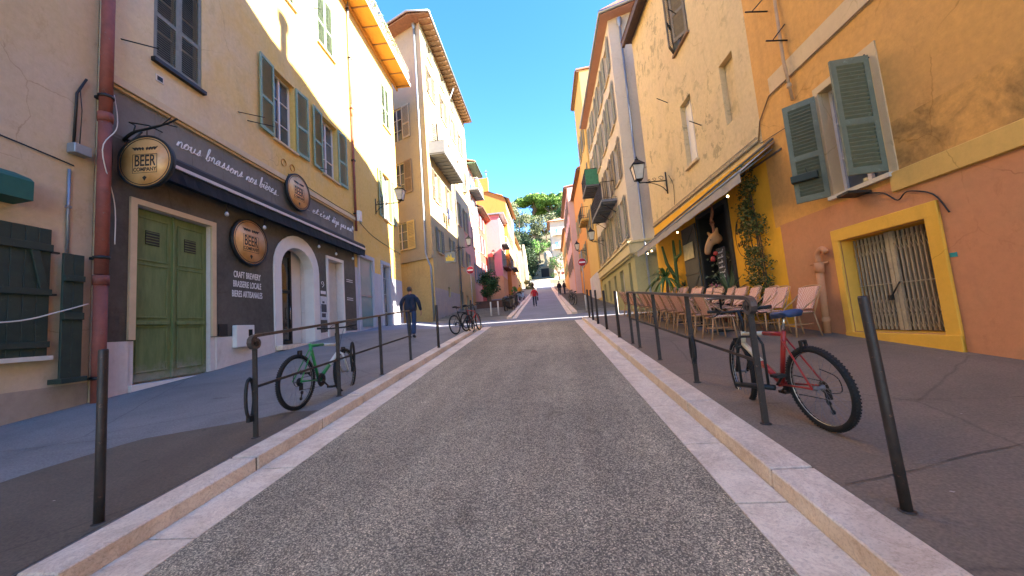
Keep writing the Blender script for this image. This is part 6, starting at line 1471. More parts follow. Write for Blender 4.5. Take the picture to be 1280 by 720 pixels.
def noentry(x, y, h, lab, plate_z, r=.26, zb=None):
    z = zb if zb is not None else gz(y) + .1; t = thing('no_entry_sign', (x, y, z), lab, 'road sign')
    w = MB(); w.tube([(x, y, z), (x, y, z + h)], .03, 10); part('pole', w, M_ZINC, t)
    w = MB(); w.lathe([(0, -.012), (r, -.012), (r, .012), (0, .012)], (x, y - .045, plate_z), 28, 0, 'y'); pl = part('plate', w, paint('sign_red', 'b8242c', .4, 0, .05), t)
    w = MB(); w.box(x - r * .72, x + r * .72, y - .062, y - .058, plate_z - r * .17, plate_z + r * .17); part('bar', w, paint('sign_white', 'e4e2de', .4, 0, .02), pl)
    w = MB(); w.lathe([(r * .95, -.0135), (r, -.0135)], (x, y - .045, plate_z), 28, 0, 'y'); part('rim', w, paint('sign_white', 'e4e2de', .4, 0, .02), pl)
    return t
noentry(-4.9, 24, 3.75, 'no entry sign on a pole before the tall cream house on the left', 5.2)
noentry(2.4, 23.3, 3.7, 'no entry sign on a pole at the foot of the right steps', 4.93)
noentry(-5.0, 60, 4.3, 'small distant no entry sign on the left, under the orange house', 9.6, .3, 5.9)
noentry(4.15 - .75, 70, 4.0, 'small distant no entry sign on the right near the hilltop', 10.2, .3, 7.3)

# ---- bicycles
M_TYRE = M_RUBBER; M_SPOKE = paint('spoke_steel', '77767a', .5, .2, .1, 12); M_ALU = paint('rim_alu', 'a5a3a0', .35, .8, .08, 10)
def Tub(mb, pts, r, seg=8, mi=0): mb.tube(pts, r, seg, mi)
def wheel(par, cx, cz_, knob=True, rotz=0, cy=0, rad=.335, gears=False, side=-1, pivot=None):
    T = Matrix.Identity(4)
    if rotz:
        pv = Vector(pivot); ax = Vector((-.3, 0, 1)).normalized(); T = Matrix.Translation(pv) @ Matrix.Rotation(rotz, 4, ax) @ Matrix.Translation(-pv)
    w = MB(); rt_ = .026
    w.lathe([(rad - rt_ + rt_ * math.cos(a), rt_ * math.sin(a)) for a in [2 * math.pi * i / 10 for i in range(11)]], (cx, cy, cz_), 48, 0, 'y')
    if knob:
        n = 78
        for i in range(n):
            a = 2 * math.pi * i / n; ca, sa = math.cos(a), math.sin(a)
            for yy, k in ((-.016, 0), (0, .5), (.016, 0)):
                aa = a + k * 2 * math.pi / n; ca, sa = math.cos(aa), math.sin(aa); er = Vector((ca, 0, sa)); et = Vector((-sa, 0, ca)); base = Vector((cx, cy + yy, cz_)) + er * (rad - .003 - abs(yy) * .28)
                w.box(-.0055, .0055, -.005, .005, 0, .0045, 0, lambda X, Y, Z: tuple(base + et * X + Vector((0, Y, 0)) + er * Z))
    w.xf(T); ty = part('tyre', w, M_TYRE, par, local=True)
    w = MB(); r2 = rad - .05
    w.lathe([(r2, -.012), (r2 + .014, -.014), (r2 + .02, -.012), (r2 + .02, .012), (r2 + .014, .014), (r2, .012), (r2, -.012)], (cx, cy, cz_), 40, 0, 'y'); w.xf(T); part('rim', w, M_ALU, ty, local=True)
    w = MB()
    for i in range(28):
        a = 2 * math.pi * i / 28; s = 1 if i % 2 else -1; b = a + s * .5 * (1 if i % 4 < 2 else -1)
        Tub(w, [(cx + .02 * math.cos(b), cy + s * .03, cz_ + .02 * math.sin(b)), (cx + r2 * math.cos(a), cy, cz_ + r2 * math.sin(a))], .0012, 3)
    w.lathe([(0, -.05), (.01, -.05), (.01, -.035), (.022, -.035), (.022, -.028), (.014, -.02), (.014, .02), (.022, .028), (.022, .035), (.01, .035), (.01, .05), (0, .05)], (cx, cy, cz_), 14, 0, 'y'); w.xf(T); part('spokes', w, M_SPOKE, ty, local=True)
    if gears:
        w = MB(); 
        for k in range(6): w.lathe([(.012, -.036 - .004 * k), (.05 - .006 * k, -.036 - .004 * k), (.05 - .006 * k, -.0375 - .004 * k), (.012, -.0375 - .004 * k)], (cx, cy, cz_), 20, 0, 'y')
        part('cassette', w, M_IRON2, ty, local=True)
    return ty
def bicycle(name, loc, rz, lean, label, frame_mats, saddle=None, steer=0, bars=True, knob=True, fork=None, grp=None, simple=False, extras=True):
    """x forward, y left, origin on the ground under the rear axle"""
    t = bpy.data.objects.new(name, None); C.objects.link(t); t.location = loc; OFF[t] = Vector((0, 0, 0)); t.rotation_mode = 'XYZ'
    t.rotation_euler = (Matrix.Rotation(rz, 3, 'Z') @ Matrix.Rotation(lean, 3, 'X')).to_euler()
    t['label'] = label; t['category'] = 'bicycle'
    if grp: t['group'] = grp
    RR = .335; rear = Vector((0, 0, RR)); front = Vector((1.04, 0, RR)); bb = Vector((.42, 0, .3)); st = Vector((.26, 0, .76)); hb = Vector((.87, 0, .64)); ht = Vector((.835, 0, .76))
    m1, m2 = frame_mats
    w = MB(); Tub(w, [bb, st + (st - bb) * .06], .02); Tub(w, [bb, bb.lerp(hb, .5)], .026); Tub(w, [bb.lerp(hb, .5), hb], .0262, 8, 1); Tub(w, [st, st.lerp(ht, .45)], .02); Tub(w, [st.lerp(ht, .45), ht - Vector((0, 0, .02))], .0202, 8, 1); Tub(w, [hb - (ht - hb) * .1, ht + (ht - hb) * .1], .022, 8, 1)
    for s in (-1, 1):
        Tub(w, [rear + Vector((0, .06 * s, 0)), rear + Vector((.12, .055 * s, -.005)), bb + Vector((0, .03 * s, 0))], .009); Tub(w, [rear + Vector((0, .06 * s, 0)), st + Vector((.01, .02 * s, -.04))], .008)
    w.lathe([(.022, -.035), (.022, .035)], tuple(bb), 12, 0, 'y')
    fr_ = part('frame', w, [m1, m2], t, local=True)
    pivot = tuple(hb); T = Matrix.Identity(4)
    if steer: pv = Vector(pivot); T = Matrix.Translation(pv) @ Matrix.Rotation(steer, 4, (ht - hb).normalized()) @ Matrix.Translation(-pv)
    w = MB()
    for s in (-1, 1): Tub(w, [front + Vector((0, .05 * s, 0)), Vector((.94, .055 * s, .5)), Vector((.885, .05 * s, .6)), hb + Vector((.005, .0, -.01))], .014)
    w.xf(T); part('fork', w, fork or m2, t, local=True)
    wheel(t, 0, RR, knob, gears=True); wheel(t, 1.04, RR, knob, steer, pivot=pivot)
    w = MB(); Tub(w, [ht, ht + Vector((-.02, 0, .13)), ht + Vector((.06, 0, .22))], .015)
    hbx = ht + Vector((.06, 0, .22))
    Tub(w, [hbx + Vector((-.04, -.3, .02)), hbx + Vector((-.01, -.12, .0)), hbx + Vector((0, .12, .0)), hbx + Vector((-.04, .3, .02))], .012)
    for s in (-1, 1):
        Tub(w, [hbx + Vector((-.04, .3 * s, .02)), hbx + Vector((-.025, .19 * s, .012))], .017); Tub(w, [hbx + Vector((.02, .17 * s, -.01)), hbx + Vector((.05, .22 * s, -.04)), hbx + Vector((.03, .28 * s, -.04))], .006, 5)
        Tub(w, cat_rom([hbx + Vector((.03, .16 * s, 0)), hbx + Vector((.1, .1 * s, .05)), hbx + Vector((.08, .03 * s, -.06)), hb + Vector((.03, 0, .05))], 4), .003, 4)
    w.xf(T); part('handlebar', w, M_BLACK, t, local=True)
    if saddle:
        w = MB(); Tub(w, [st, st + (st - bb).normalized() * .17], .013); part('seat_post', w, M_CHROME, t, local=True)
        tp_ = st + (st - bb).normalized() * .18; w = MB()
        rows = [(-.13, .075, .012), (-.1, .085, .02), (-.02, .06, .012), (.06, .028, .0), (.13, .02, .0), (.16, .012, -.01)]
        vs = []
        for x, hw, zz in rows:
            for a in range(7):
                an = math.pi * a / 6; vs.append(tp_ + Vector((x, hw * math.cos(an), zz + .02 * math.sin(an) + .005)))
            vs.append(tp_ + Vector((x, -hw * .7, zz - .03))); vs.append(tp_ + Vector((x, hw * .7, zz - .03)))
        n = 9; w.add(vs, [(i * n + k, i * n + (k + 1) % n, (i + 1) * n + (k + 1) % n, (i + 1) * n + k) for i in range(5) for k in range(n)] + [tuple(range(n)), tuple(5 * n + k for k in range(n))], 0, True)
        part('saddle', w, saddle, t, local=True)
    w = MB()
    for k, r_ in enumerate((.085, .068)): w.lathe([(.03, -.045 + .008 * k), (r_, -.045 + .008 * k), (r_, -.042 + .008 * k), (.03, -.042 + .008 * k)], tuple(bb), 28, 0, 'y')
    for a, s in ((R(-40), -1), (R(140), 1)):
        e = bb + Vector((math.cos(a) * .17, .06 * s, math.sin(a) * .17)); Tub(w, [bb + Vector((0, .05 * s, 0)), e], .011, 6); w.box(e.x - .045, e.x + .045, min(e.y, e.y + .09 * s), max(e.y, e.y + .09 * s), e.z - .012, e.z + .012)
    part('crankset', w, M_BLACK, t, local=True)
    if not simple:
        w = MB(); pts = []
        for z1, z2_ in ((.085, .045), (-.085, -.045)): Tub(w, [bb + Vector((0, -.044, z1)), rear + Vector((0, -.044, z2_ if z2_ > 0 else -.1))], .004, 4)
        w.box(-.02, .03, -.07, -.05, RR - .1, RR - .02); w.lathe([(0, -.066), (.022, -.066), (.022, -.055), (0, -.055)], (.02, 0, RR - .13), 10, 0, 'y'); w.lathe([(0, -.066), (.02, -.066), (.02, -.055), (0, -.055)], (-.0, 0, RR - .2), 10, 0, 'y'); Tub(w, [(.02, -.06, RR - .13), (0, -.06, RR - .2)], .008, 5)
        Tub(w, cat_rom([(-.02, -.06, RR - .05), (-.12, -.07, RR - .02), (-.12, -.06, RR + .09), (.02, -.05, RR + .14)], 5), .0035, 4)
        part('derailleur', w, M_IRON2, t, local=True)
        for (cx, zz) in ((.06, .64), (.985, .62)):
            w = MB(); w.box(cx - .006, cx + .006, -.028, .028, zz + .06, zz + .075)
            for s in (-1, 1): w.box(cx - .012, cx + .012, .02 * s - .008, .02 * s + .008, zz - .02, zz + .07)
            part('brake', w, M_IRON2, t, local=True)
    return t
FR_RED = paint('bike_red', 'a32f2b', .35, 0, .15, 5); FR_CR = paint('bike_cream', 'cfc8b2', .4, 0, .1, 5); FR_GR = paint('bike_green', '2f8a4a', .35, 0, .15, 5); FR_WB = paint('bike_white', 'cfd4d0', .4, 0, .1, 6)
zb = swz(2.2, 3.3)
bicycle('bicycle', (2.12, 3.22, swz(2.1, 3.22) + .003), R(95), R(-5), 'red and cream mountain bicycle with a blue saddle leaning on the right railing', (FR_RED, FR_CR), paint('saddle_blue', '33456a', .6, 0, .35, 12, wear='5a3a34'), R(-14), fork=M_BLACK)
zb = swz(-3.3, 4.5)
gb = bicycle('bicycle', (-3.4, 4.67, swz(-3.4, 4.67) + .003), R(85), R(1), 'green and white mountain bicycle without a saddle at the left railing', (FR_GR, FR_WB), None, R(8), fork=FR_WB)
gb.scale = (1.0, 1.06, 1.08)
for i, (x, y, rz, m, lab) in enumerate(((-2.75 - .42, 12.35, 70, (M_BLACK, M_BLACK), 'black bicycle parked across the left kerb'), (-2.62 - .35, 13.1, 74, (FR_RED, FR_RED), 'red framed bicycle parked right behind the black one on the left'))):
    bicycle('bicycle', (x, y, swz(x, y)), R(rz), R(-4), lab, m, M_BLACK, R(10), knob=False, simple=True)
bicycle('bicycle', (2.0, 26.4, gz(26.4) + .25), R(100), R(6), 'black bicycle parked at the foot of the right steps', (M_BLACK, M_BLACK), M_BLACK, R(20), knob=False, simple=True)
bicycle('bicycle', (1.95, 29.4, gz(29.4) + .25), R(97), R(5), 'second dark bicycle further up the right steps', (M_IRON2, M_IRON2), M_BLACK, 0, knob=False, simple=True)
# locks
def lockloop(x, y, z, lab, h=.34, r=.017, wdt=.075):
    w = MB(); pts = [(x, y + wdt * math.cos(a), z + h / 2 * math.sin(a)) for a in [2 * math.pi * i / 16 for i in range(16)]]; w.tube(pts, r, 8, 0, True); w.box(x - .02, x + .02, y - .03, y + .03, z - h / 2 - .035, z - h / 2 + .03)
    return single('bicycle_lock', w, M_BLACK, (x, y, z), lab, 'lock')
lockloop(-3.24, 3.72, swz(-3.2, 3.76) + .42, 'black cable lock hanging on the first post of the left railing', .42, .017, .055)
lockloop(-3.13, 5.62, swz(-3.2, 5.6) + .52, 'black folding lock on the front wheel of the green bicycle', .42, .018, .05)
lockloop(1.72, 4.76, swz(1.75, 4.8) + .42, 'black and olive cable lock hanging on the second post of the right railing', .3, .024, .05)
t = thing('u_lock', (1.86, 3.6, swz(1.8, 3.6) + .2), 'black u-lock around the railing post and the red bicycle', 'lock')
w = MB(); zz = swz(1.8, 3.6) + .26; w.tube([(1.76, 3.75, zz), (1.76, 3.75, zz + .38), (1.79, 3.72, zz + .45), (1.88, 3.6, zz + .45), (1.9, 3.57, zz + .38), (1.9, 3.57, zz)], .012, 8); part('shackle', w, M_BLACK, t); w = MB(); w.tube([(1.73, 3.79, zz), (1.93, 3.53, zz)], .024, 10); part('crossbar', w, M_BLACK, t)

# ---- bistro chairs and tables
def weave(key):
    m, n, b = newmat(key); v = coords(n, 'Object'); ck = n.nodes.new('ShaderNodeTexChecker'); ck.inputs['Scale'].default_value = 55
    ck.inputs['Color1'].default_value = lin('c8725a'); ck.inputs['Color2'].default_value = lin('e8ccb6'); n.links.new(v, ck.inputs[0])
    n.links.new(ck.outputs[0], b.inputs['Base Color']); b.inputs['Roughness'].default_value = .5; bump(n, b, ck.outputs[1], .4, .003); return m
M_WEAVE = weave('woven_pink'); M_RATT = paint('rattan', 'b58c62', .5, 0, .25, 12)
def chair_proto(label):
    t = thing('bistro_chair', (0, 0, 0), label, 'chair', 'pink woven bistro chairs of the restaurant', rz=.0001)
    # x forward (sitting direction), back at -x
    w = MB(); P = []
    def slab(w, prof, hw0, hw1, th=.014):
        n = len(prof); vs = []
        for i, (x, z) in enumerate(prof):
            hw = hw0 + (hw1 - hw0) * i / (n - 1); a = prof[min(i + 1, n - 1)]; c = prof[max(i - 1, 0)]; d = Vector((a[0] - c[0], 0, a[1] - c[1])).normalized(); nn = Vector((-d.z, 0, d.x)) * th
            for j in range(7):
                q = -1 + 2 * j / 6; vs.append(Vector((x, hw * q, z)) + nn + Vector((.03 * q * q, 0, 0)))
            for j in range(7):
                q = 1 - 2 * j / 6; vs.append(Vector((x, hw * q, z)) - nn + Vector((.03 * q * q, 0, 0)))
        w.add(vs, [(i * 14 + k, i * 14 + (k + 1) % 14, (i + 1) * 14 + (k + 1) % 14, (i + 1) * 14 + k) for i in range(n - 1) for k in range(14)] + [tuple(range(14)), tuple((n - 1) * 14 + k for k in range(14))], 0, False)
    slab(w, [(.2, .44), (.1, .455), (0, .45), (-.18, .44)], .21, .19); part('seat', w, M_WEAVE, t, local=True)
    w = MB(); slab(w, [(-.2, .5), (-.25, .62), (-.3, .76), (-.35, .9)], .17, .215); bk = part('backrest', w, M_WEAVE, t, local=True)
    w = MB(); r = .0125
    w.tube([(-.19, -.19, .44), (-.27, -.21, .66), (-.36, -.22, .9), (-.37, -.12, .925), (-.375, 0, .93), (-.37, .12, .925), (-.36, .22, .9), (-.27, .21, .66), (-.19, .19, .44)], r, 6)
    w.tube([(.21, -.2, .43), (.21, .2, .43), (-.19, .19, .43), (-.19, -.19, .43)], r, 6, 0, True)
    for s in (-1, 1): w.tube(cat_rom([(-.33, .225 * s, .83), (-.18, .24 * s, .66), (-.02, .235 * s, .56), (.1, .215 * s, .45)], 3), r * .9, 5)
    w.tube([(.17, -.18, .22), (-.16, -.17, .22), (-.16, .17, .22), (.17, .18, .22)], .009, 5, 0, True)
    part('frame', w, M_RATT, t, local=True)
    for (x, y, x2, y2) in ((.19, .19, .22, .2), (.19, -.19, .22, -.2), (-.18, .18, -.26, .2), (-.18, -.18, -.26, -.2)):
        w = MB(); w.tube([(x, y, .43), ((x + x2) / 2, (y + y2) / 2, .2), (x2, y2, 0)], .0135, 6); part('leg', w, M_RATT, t, local=True)
    return t
rc = random.Random(9)
proto = chair_proto('x'); first = True
def put_chair(x, y, rz, label):
    global first
    z = swz(x, y)
    if first: o = proto; first = False; o['label'] = label
    else: o = dup(proto, None, None, None, label)
    o.location = (x, y, z + .002); o.rotation_euler = (0, 0, rz)
def table(x, y, label, first_=[None]):
    z = swz(x, y)
    if first_[0] is None:
        t = thing('bistro_table', (0, 0, 0), label, 'table', 'small restaurant tables', rz=.0001); first_[0] = t
        w = MB(); w.box(-.3, .3, -.34, .34, .725, .755); part('tabletop', w, paint('table_top', '75706c', .35, 0, .1, 5), t, .012, local=True)
        w = MB(); w.tube([(0, 0, .02), (0, 0, .725)], .024, 8); part('leg', w, M_IRON2, t, local=True)
        w = MB(); w.box(-.24, .24, -.03, .03, 0, .03); w.box(-.03, .03, -.26, .26, .0301, .05); part('base', w, M_IRON2, t, local=True)
    else: t = dup(first_[0], None, None, None, label)
    t.location = (x, y, z + .002); t.rotation_euler = (0, 0, rc.uniform(-.05, .05))
ty = [8.6, 9.7, 10.8, 11.9, 13.0, 14.1]
for i, y in enumerate(ty):
    table(3.82 - .02 * i, y, 'small square-topped restaurant table between the chair rows, %s from the near end' % ORD[i])
k = 0
for i, y in enumerate(ty):
    for dy in (-.27, .27):
        put_chair(3.22 - .02 * i + rc.uniform(-.04, .04), y + dy + rc.uniform(-.03, .03), R(rc.uniform(-16, 16)), 'woven pink bistro chair in the kerb-side row facing the wall, %s from the near end' % ORD[k]); 
        put_chair(4.42 - .03 * i + rc.uniform(-.04, .04), y + dy + rc.uniform(-.03, .03), R(180 + rc.uniform(-9, 9)), 'woven pink bistro chair in the wall-side row facing the road, %s from the near end' % ORD[k]); k += 1
put_chair(4.62, 7.42, R(188), 'woven pink bistro chair standing alone against the salmon wall, the nearest one')
put_chair(4.42, 7.95, R(186), 'woven pink bistro chair beside the nearest one against the salmon wall')
put_chair(3.35, 7.75, R(4), 'woven pink bistro chair at the near end of the terrace behind the railing')

# ================================================================== PEOPLE
SKIN = paint('skin', 'b98468', .6, 0, .06, 8, bmp=0); NAVY = paint('cloth_dark_navy', '232a3c', .9, 0, .15, 20, bmp=.3); JEAN = paint('jeans', '33415e', .9, 0, .2, 18); HAIR = paint('hair_grey', '4a423c', .9, 0, .3, 40); SHOE = paint('shoe_black', '201d1c', .6); REDC = paint('coat_red', 'a8202c', .85, 0, .12, 12); HAIRD = paint('hair_dark', '241d1a', .9, 0, .3, 40); DARKC = paint('cloth_black', '1d1e22', .9, 0, .15, 12); BLUEJ = paint('trousers_navy', '22283a', .9)
def person(x, y, z, rz, H, label, top, legs, hair, stride=.12, arm=.06, bag=None, wide=1.0):
    t = thing('person', (x, y, z), label, 'person'); s = H / 1.75; M = Matrix.Translation((x, y, z)) @ Matrix.Rotation(rz, 4, 'Z') @ Matrix.Scale(s, 4)
    V = lambda a, b, c: M @ Vector((a * wide, b, c))        # facing +y, x to its right
    f1, f2 = stride, -stride
    sk = dict(pel=V(0, 0, .95), ch=V(0, .0, 1.28), nk=V(0, .0, 1.46), hd=V(0, .02, 1.56), ht=V(0, .02, 1.66), sL=V(-.17, 0, 1.40), sR=V(.17, 0, 1.40), eL=V(-.25, -.03 - arm, 1.13), eR=V(.25, -.03 + arm * .4, 1.13), wL=V(-.27, .06 - arm, .9), wR=V(.27, .07 + arm, .9), kL=V(-.09, f1 * .75, .5), kR=V(.09, f2 * .2, .52), aL=V(-.09, f1, .09), aR=V(.09, f2 * 1.1, .12), hL=V(-.09, 0, .92), hR=V(.09, 0, .92), fL=V(-.10, f1 + .15, .045), fR=V(.10, f2 * 1.1 + .14, .05))
    names = ['pel', 'ch', 'nk', 'hd', 'ht', 'sL', 'eL', 'wL', 'sR', 'eR', 'wR', 'hL', 'kL', 'aL', 'hR', 'kR', 'aR']
    rad = dict(pel=.08, ch=.07, nk=.052, hd=.088, ht=.075, sL=.06, eL=.042, wL=.028, sR=.06, eR=.042, wR=.028, hL=.08, kL=.055, aL=.038, hR=.08, kR=.055, aR=.038)
    ed = [('pel', 'ch'), ('ch', 'nk'), ('nk', 'hd'), ('hd', 'ht'), ('ch', 'sL'), ('sL', 'eL'), ('eL', 'wL'), ('ch', 'sR'), ('sR', 'eR'), ('eR', 'wR'), ('pel', 'hL'), ('hL', 'kL'), ('kL', 'aL'), ('pel', 'hR'), ('hR', 'kR'), ('kR', 'aR')]
    vs = [sk[n] for n in names]; es = [(names.index(a), names.index(b)) for a, b in ed]; rs = [rad[n] * s for n in names]
    # hands: palm, four fingers and a thumb on each wrist
    for side, wn in ((-1, 'wL'), (1, 'wR')):
        w0 = names.index(wn); base = sk[wn]; dn = Vector((0, 0, -1)); fwd = (M.to_3x3() @ Vector((0, 1, 0))).normalized(); out = (M.to_3x3() @ Vector((side, 0, 0))).normalized()
        p = base + dn * .07 * s; vs.append(p); rs.append(.026 * s); pi = len(vs) - 1; es.append((w0, pi))
        for k in range(4):
            o = fwd * (.022 * (1.5 - k)) * s; L = [.075, .085, .08, .062][k] * s
            a = p + dn * .03 * s + o; b = a + dn * L * .5 - out * .004; c = b + dn * L * .45 - out * .015 * s
            vs += [a, b, c]; rs += [.0095 * s, .009 * s, .007 * s]; i0 = len(vs) - 3; es += [(pi, i0), (i0, i0 + 1), (i0 + 1, i0 + 2)]
        a = p + fwd * .035 * s - dn * .012 * s; b = a + fwd * .022 * s + dn * .035 * s; vs += [a, b]; rs += [.012 * s, .009 * s]; i0 = len(vs) - 2; es += [(pi, i0), (i0, i0 + 1)]
    bd = skin_mesh('body', vs, es, rs, SKIN, t, 1)
    # face
    w = MB()
    for q in (-1, 1): w.lathe([(0, -.012), (.011, -.006), (.012, 0), (0, .012)], V(.032 * q, .098, 1.61), 8)
    part('eye', w, M_BLACK, t)
    w = MB(); w.tube([V(0, .1, 1.61), V(0, .122, 1.575), V(0, .1, 1.57)], [.008 * s, .014 * s, .01 * s], 6); part('nose', w, SKIN, t)
    for q in (-1, 1):
        w = MB(); w.lathe([(0, -.01), (.022 * s, -.006), (.024 * s, .004), (0, .01)], V(.088 * q, .01, 1.595), 10, 0, 'x'); part('ear', w, SKIN, t)
    w = MB(); w.tube([V(-.022, .1, 1.535), V(0, .106, 1.533), V(.022, .1, 1.535)], .005 * s, 5); part('mouth', w, paint('lip', '8e5448', .6), t)
    def sub(nm, keys, eds, dr, mat, extra=None):
        vs = [sk[k] for k in keys]; skin_mesh(nm, vs, [(keys.index(a), keys.index(b)) for a, b in eds], [(rad[k] + dr.get(k, .016)) * s for k in keys], mat, t, 2)
    sk['hem'] = V(0, 0, .84); rad['hem'] = .125; sk['nk2'] = V(0, 0, 1.43); rad['nk2'] = .06
    for q, nm in ((-1, 'l'), (1, 'r')):
        sk['c' + nm] = V(.075 * q, 0, 1.27); sk['p' + nm] = V(.07 * q, 0, 1.0); sk['h' + nm] = V(.07 * q, 0, .85); rad['c' + nm] = .105; rad['p' + nm] = .105; rad['h' + nm] = .11
    sub('jacket', ['ch', 'nk2', 'cl', 'pl', 'hl', 'cr', 'pr', 'hr', 'sL', 'eL', 'wL', 'sR', 'eR', 'wR'], [('ch', 'nk2'), ('ch', 'cl'), ('ch', 'cr'), ('cl', 'pl'), ('pl', 'hl'), ('cr', 'pr'), ('pr', 'hr'), ('ch', 'sL'), ('sL', 'eL'), ('eL', 'wL'), ('ch', 'sR'), ('sR', 'eR'), ('eR', 'wR')], {'ch': .075, 'cl': .03, 'cr': .03, 'pl': .03, 'pr': .03, 'hl': .02, 'hr': .02, 'sL': .028, 'sR': .028, 'eL': .025, 'eR': .025}, top)
    sub('trousers', ['pel', 'hL', 'kL', 'aL', 'hR', 'kR', 'aR'], [('pel', 'hL'), ('hL', 'kL'), ('kL', 'aL'), ('pel', 'hR'), ('hR', 'kR'), ('kR', 'aR')], {'pel': .008, 'aL': .03, 'aR': .03, 'kL': .022, 'kR': .022}, legs)
    for a, f in (('aL', 'fL'), ('aR', 'fR')):
        h = sk[a] - Vector((0, 0, .04 * s)); b = sk[f]; skin_mesh('shoe', [h - (b - h) * .25 - Vector((0, 0, .0)), h, b.lerp(h, .4), b], [(0, 1), (1, 2), (2, 3)], [.042 * s, .048 * s, .045 * s, .034 * s], SHOE, t, 2)
    skin_mesh('hair', [V(0, -.045, 1.53), V(0, -.03, 1.6), V(0, -.02, 1.65), V(0, .02, 1.69)], [(0, 1), (1, 2), (2, 3)], [.062 * s, .085 * s, .09 * s, .07 * s], hair, t, 2)
    if bag:
        w = MB(); c = V(.3, .02, .62); w.box(-.05, .05, -.13, .13, 0, .3, 0, lambda a, b, c_: tuple(M @ Vector((.27 + a, b, .5 + c_)))); w.tube([M @ Vector((.27, -.1, .8)), M @ Vector((.27, 0, .9)), M @ Vector((.27, .1, .8))], .01, 5)
        single('bag', w, bag, (x, y, z), 'dark bag carried by the walker in the red coat', 'bag')
    return t
zz = swz(-4.62, 12.1)
person(-4.62, 12.1, zz - .0, R(4), 1.8, 'man in a dark navy sweater and jeans walking away on the left pavement', NAVY, JEAN, HAIR, .13, .04, wide=1.16)
person(-1.02, 31, gz(31) + .005, R(3), 1.68, 'walker in a red coat and navy trousers going up the middle of the road', REDC, BLUEJ, HAIRD, .12, .05, DARKC, 1.1)
person(1.58, 44, gz(44) + .11, R(20), 1.75, 'person in black standing at the right kerb, left of the pair', DARKC, DARKC, HAIRD, .03, .03)
person(2.2, 44.4, gz(44.4) + .11, R(-60), 1.75, 'person in black standing at the right kerb, right of the pair', DARKC, NAVY, HAIRD, .03, .03)
person(-2.5, 70, gz(70) + .1, R(0), 1.7, 'tiny distant person in black at the left kerb near the hilltop', DARKC, DARKC, HAIRD, .06, .03)
person(-3.2, 45, gz(45) + .1, R(0), 1.7, 'person in a mustard jacket among the left terrace tables', paint('cloth_mustard', 'c98f2c', .9), DARKC, HAIRD, .03, .03)

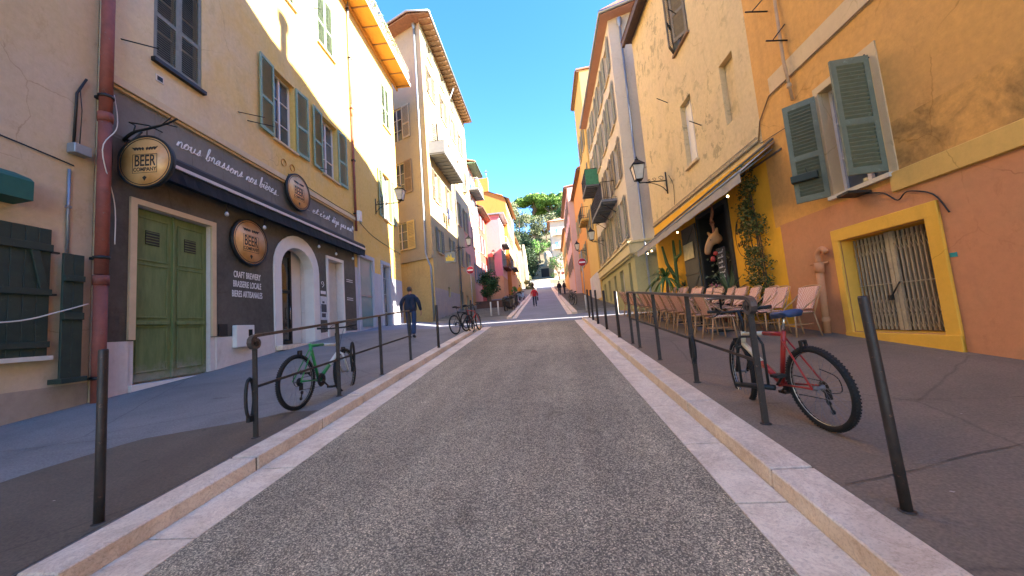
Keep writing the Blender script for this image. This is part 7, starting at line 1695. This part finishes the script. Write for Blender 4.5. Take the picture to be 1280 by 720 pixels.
# ---- scooters parked on the left beyond the crossing
def scooter(x, y, rz, label, col, seatc):
    z = gz(y) + .11; t = thing('scooter', (x, y, z), label, 'scooter', 'scooters and motorbikes parked on the left'); OFF[t] = Vector((0, 0, 0)); t.rotation_euler = (0, 0, rz)
    for cx in (0, 1.25):
        w = MB(); w.lathe([(.2 + .05 * math.cos(a), .05 * math.sin(a)) for a in [2 * math.pi * i / 8 for i in range(9)]], (cx, 0, .25), 24, 0, 'y'); ty = part('tyre', w, M_RUBBER, t, local=True)
        w = MB(); w.lathe([(0, -.03), (.16, -.03), (.16, .03), (0, .03)], (cx, 0, .25), 16, 0, 'y'); part('rim', w, M_ALU, ty, local=True)
    w = MB(); w.prism([(-.25, .45), (.0, .38), (.35, .3), (.8, .28), (.95, .35), (1.08, .9), (1.0, .95), (.85, .42), (.45, .42), (.42, .7), (-.3, .78)], -.14, .14, 0, lambda a, b, c: (a, c * (1 - .2 * (b > .7)), b)); part('body', w, col, t, .03, local=True)
    w = MB(); w.prism([(-.35, .78), (.4, .7), (.42, .76), (.0, .84), (-.35, .9)], -.15, .15, 0, lambda a, b, c: (a, c, b)); part('seat', w, seatc, t, .03, local=True)
    w = MB(); w.tube([(1.25, 0, .25), (1.12, 0, .6), (1.0, 0, 1.02)], .035, 8); w.tube([(.96, -.33, 1.04), (1.0, 0, 1.03), (.96, .33, 1.04)], .018, 6); w.box(1.03, 1.1, -.09, .09, .88, 1.02)
    for s in (-1, 1): w.tube([(.98, .25 * s, 1.04), (1.0, .3 * s, 1.2)], .008, 4); w.lathe([(0, -.01), (.05, 0), (0, .01)], (1.0, .3 * s, 1.23), 10, 0, 'x')
    part('fork', w, M_IRON2, t, local=True)
    return t
scooter(-3.0, 26.4, R(70), 'black scooter parked nearest the crossing on the left', M_BLACK, M_IRON2)
scooter(-2.95, 28.6, R(75), 'dark scooter parked second from the crossing on the left', paint('scooter_grey', '4a4a50', .35), M_BLACK)
scooter(-2.95, 31.2, R(72), 'black scooter parked third from the crossing on the left', M_BLACK, M_IRON2)
scooter(-2.95, 40.5, R(72), 'pale blue scooter parked further up the left kerb', paint('scooter_blue', '8fa6b5', .35), M_BLACK)
t = thing('scooter_cover', (-3.3, 29.2, gz(29) + .1), 'black rain cover heaped over a motorbike on the left', 'cover')
skin_mesh('cover', [(-3.3, 28.6, gz(29) + .8), (-3.3, 29.2, gz(29) + 1.05), (-3.25, 29.9, gz(29) + .9), (-3.3, 29.2, gz(29) + .5)], [(0, 1), (1, 2), (1, 3)], [.25, .35, .28, .4], M_BLACK, t, 2, 1)
for i, (x, y) in enumerate(((-3.6, 36.0), (-3.5, 38.0), (-3.6, 43.2))):
    t = thing('terrace_table', (x, y, gz(y) + .1), 'small cafe table up the left pavement, %s' % ORD[i], 'table'); w = MB(); z = gz(y) + .1; w.lathe([(0, .72), (.35, .72), (.35, .75), (0, .75)], (x, y, z), 16); part('tabletop', w, M_SHBR, t); w = MB(); w.tube([(x, y, z), (x, y, z + .72)], .03, 6); part('leg', w, M_IRON2, t)

# small litter and leaves on the near ground (flat specks)
w = MB(); rnd = random.Random(15)
for i in range(60):
    x = rnd.choice((rnd.uniform(1.8, 5), rnd.uniform(-7.8, -3.3))); y = rnd.uniform(1.5, 13); z = swz(x, y) + .009; a = rnd.random() * 6.28; s = rnd.uniform(.006, .016)
    w.add([(x + s * math.cos(a + k), y + s * math.sin(a + k) * .7, z) for k in (0, 1.5, 3.1, 4.6)], [(0, 1, 2, 3)])
struct('litter', w, paint('litter_pale', 'b0a498', .9), 'stuff')
if 'proto_view' in globals(): pass
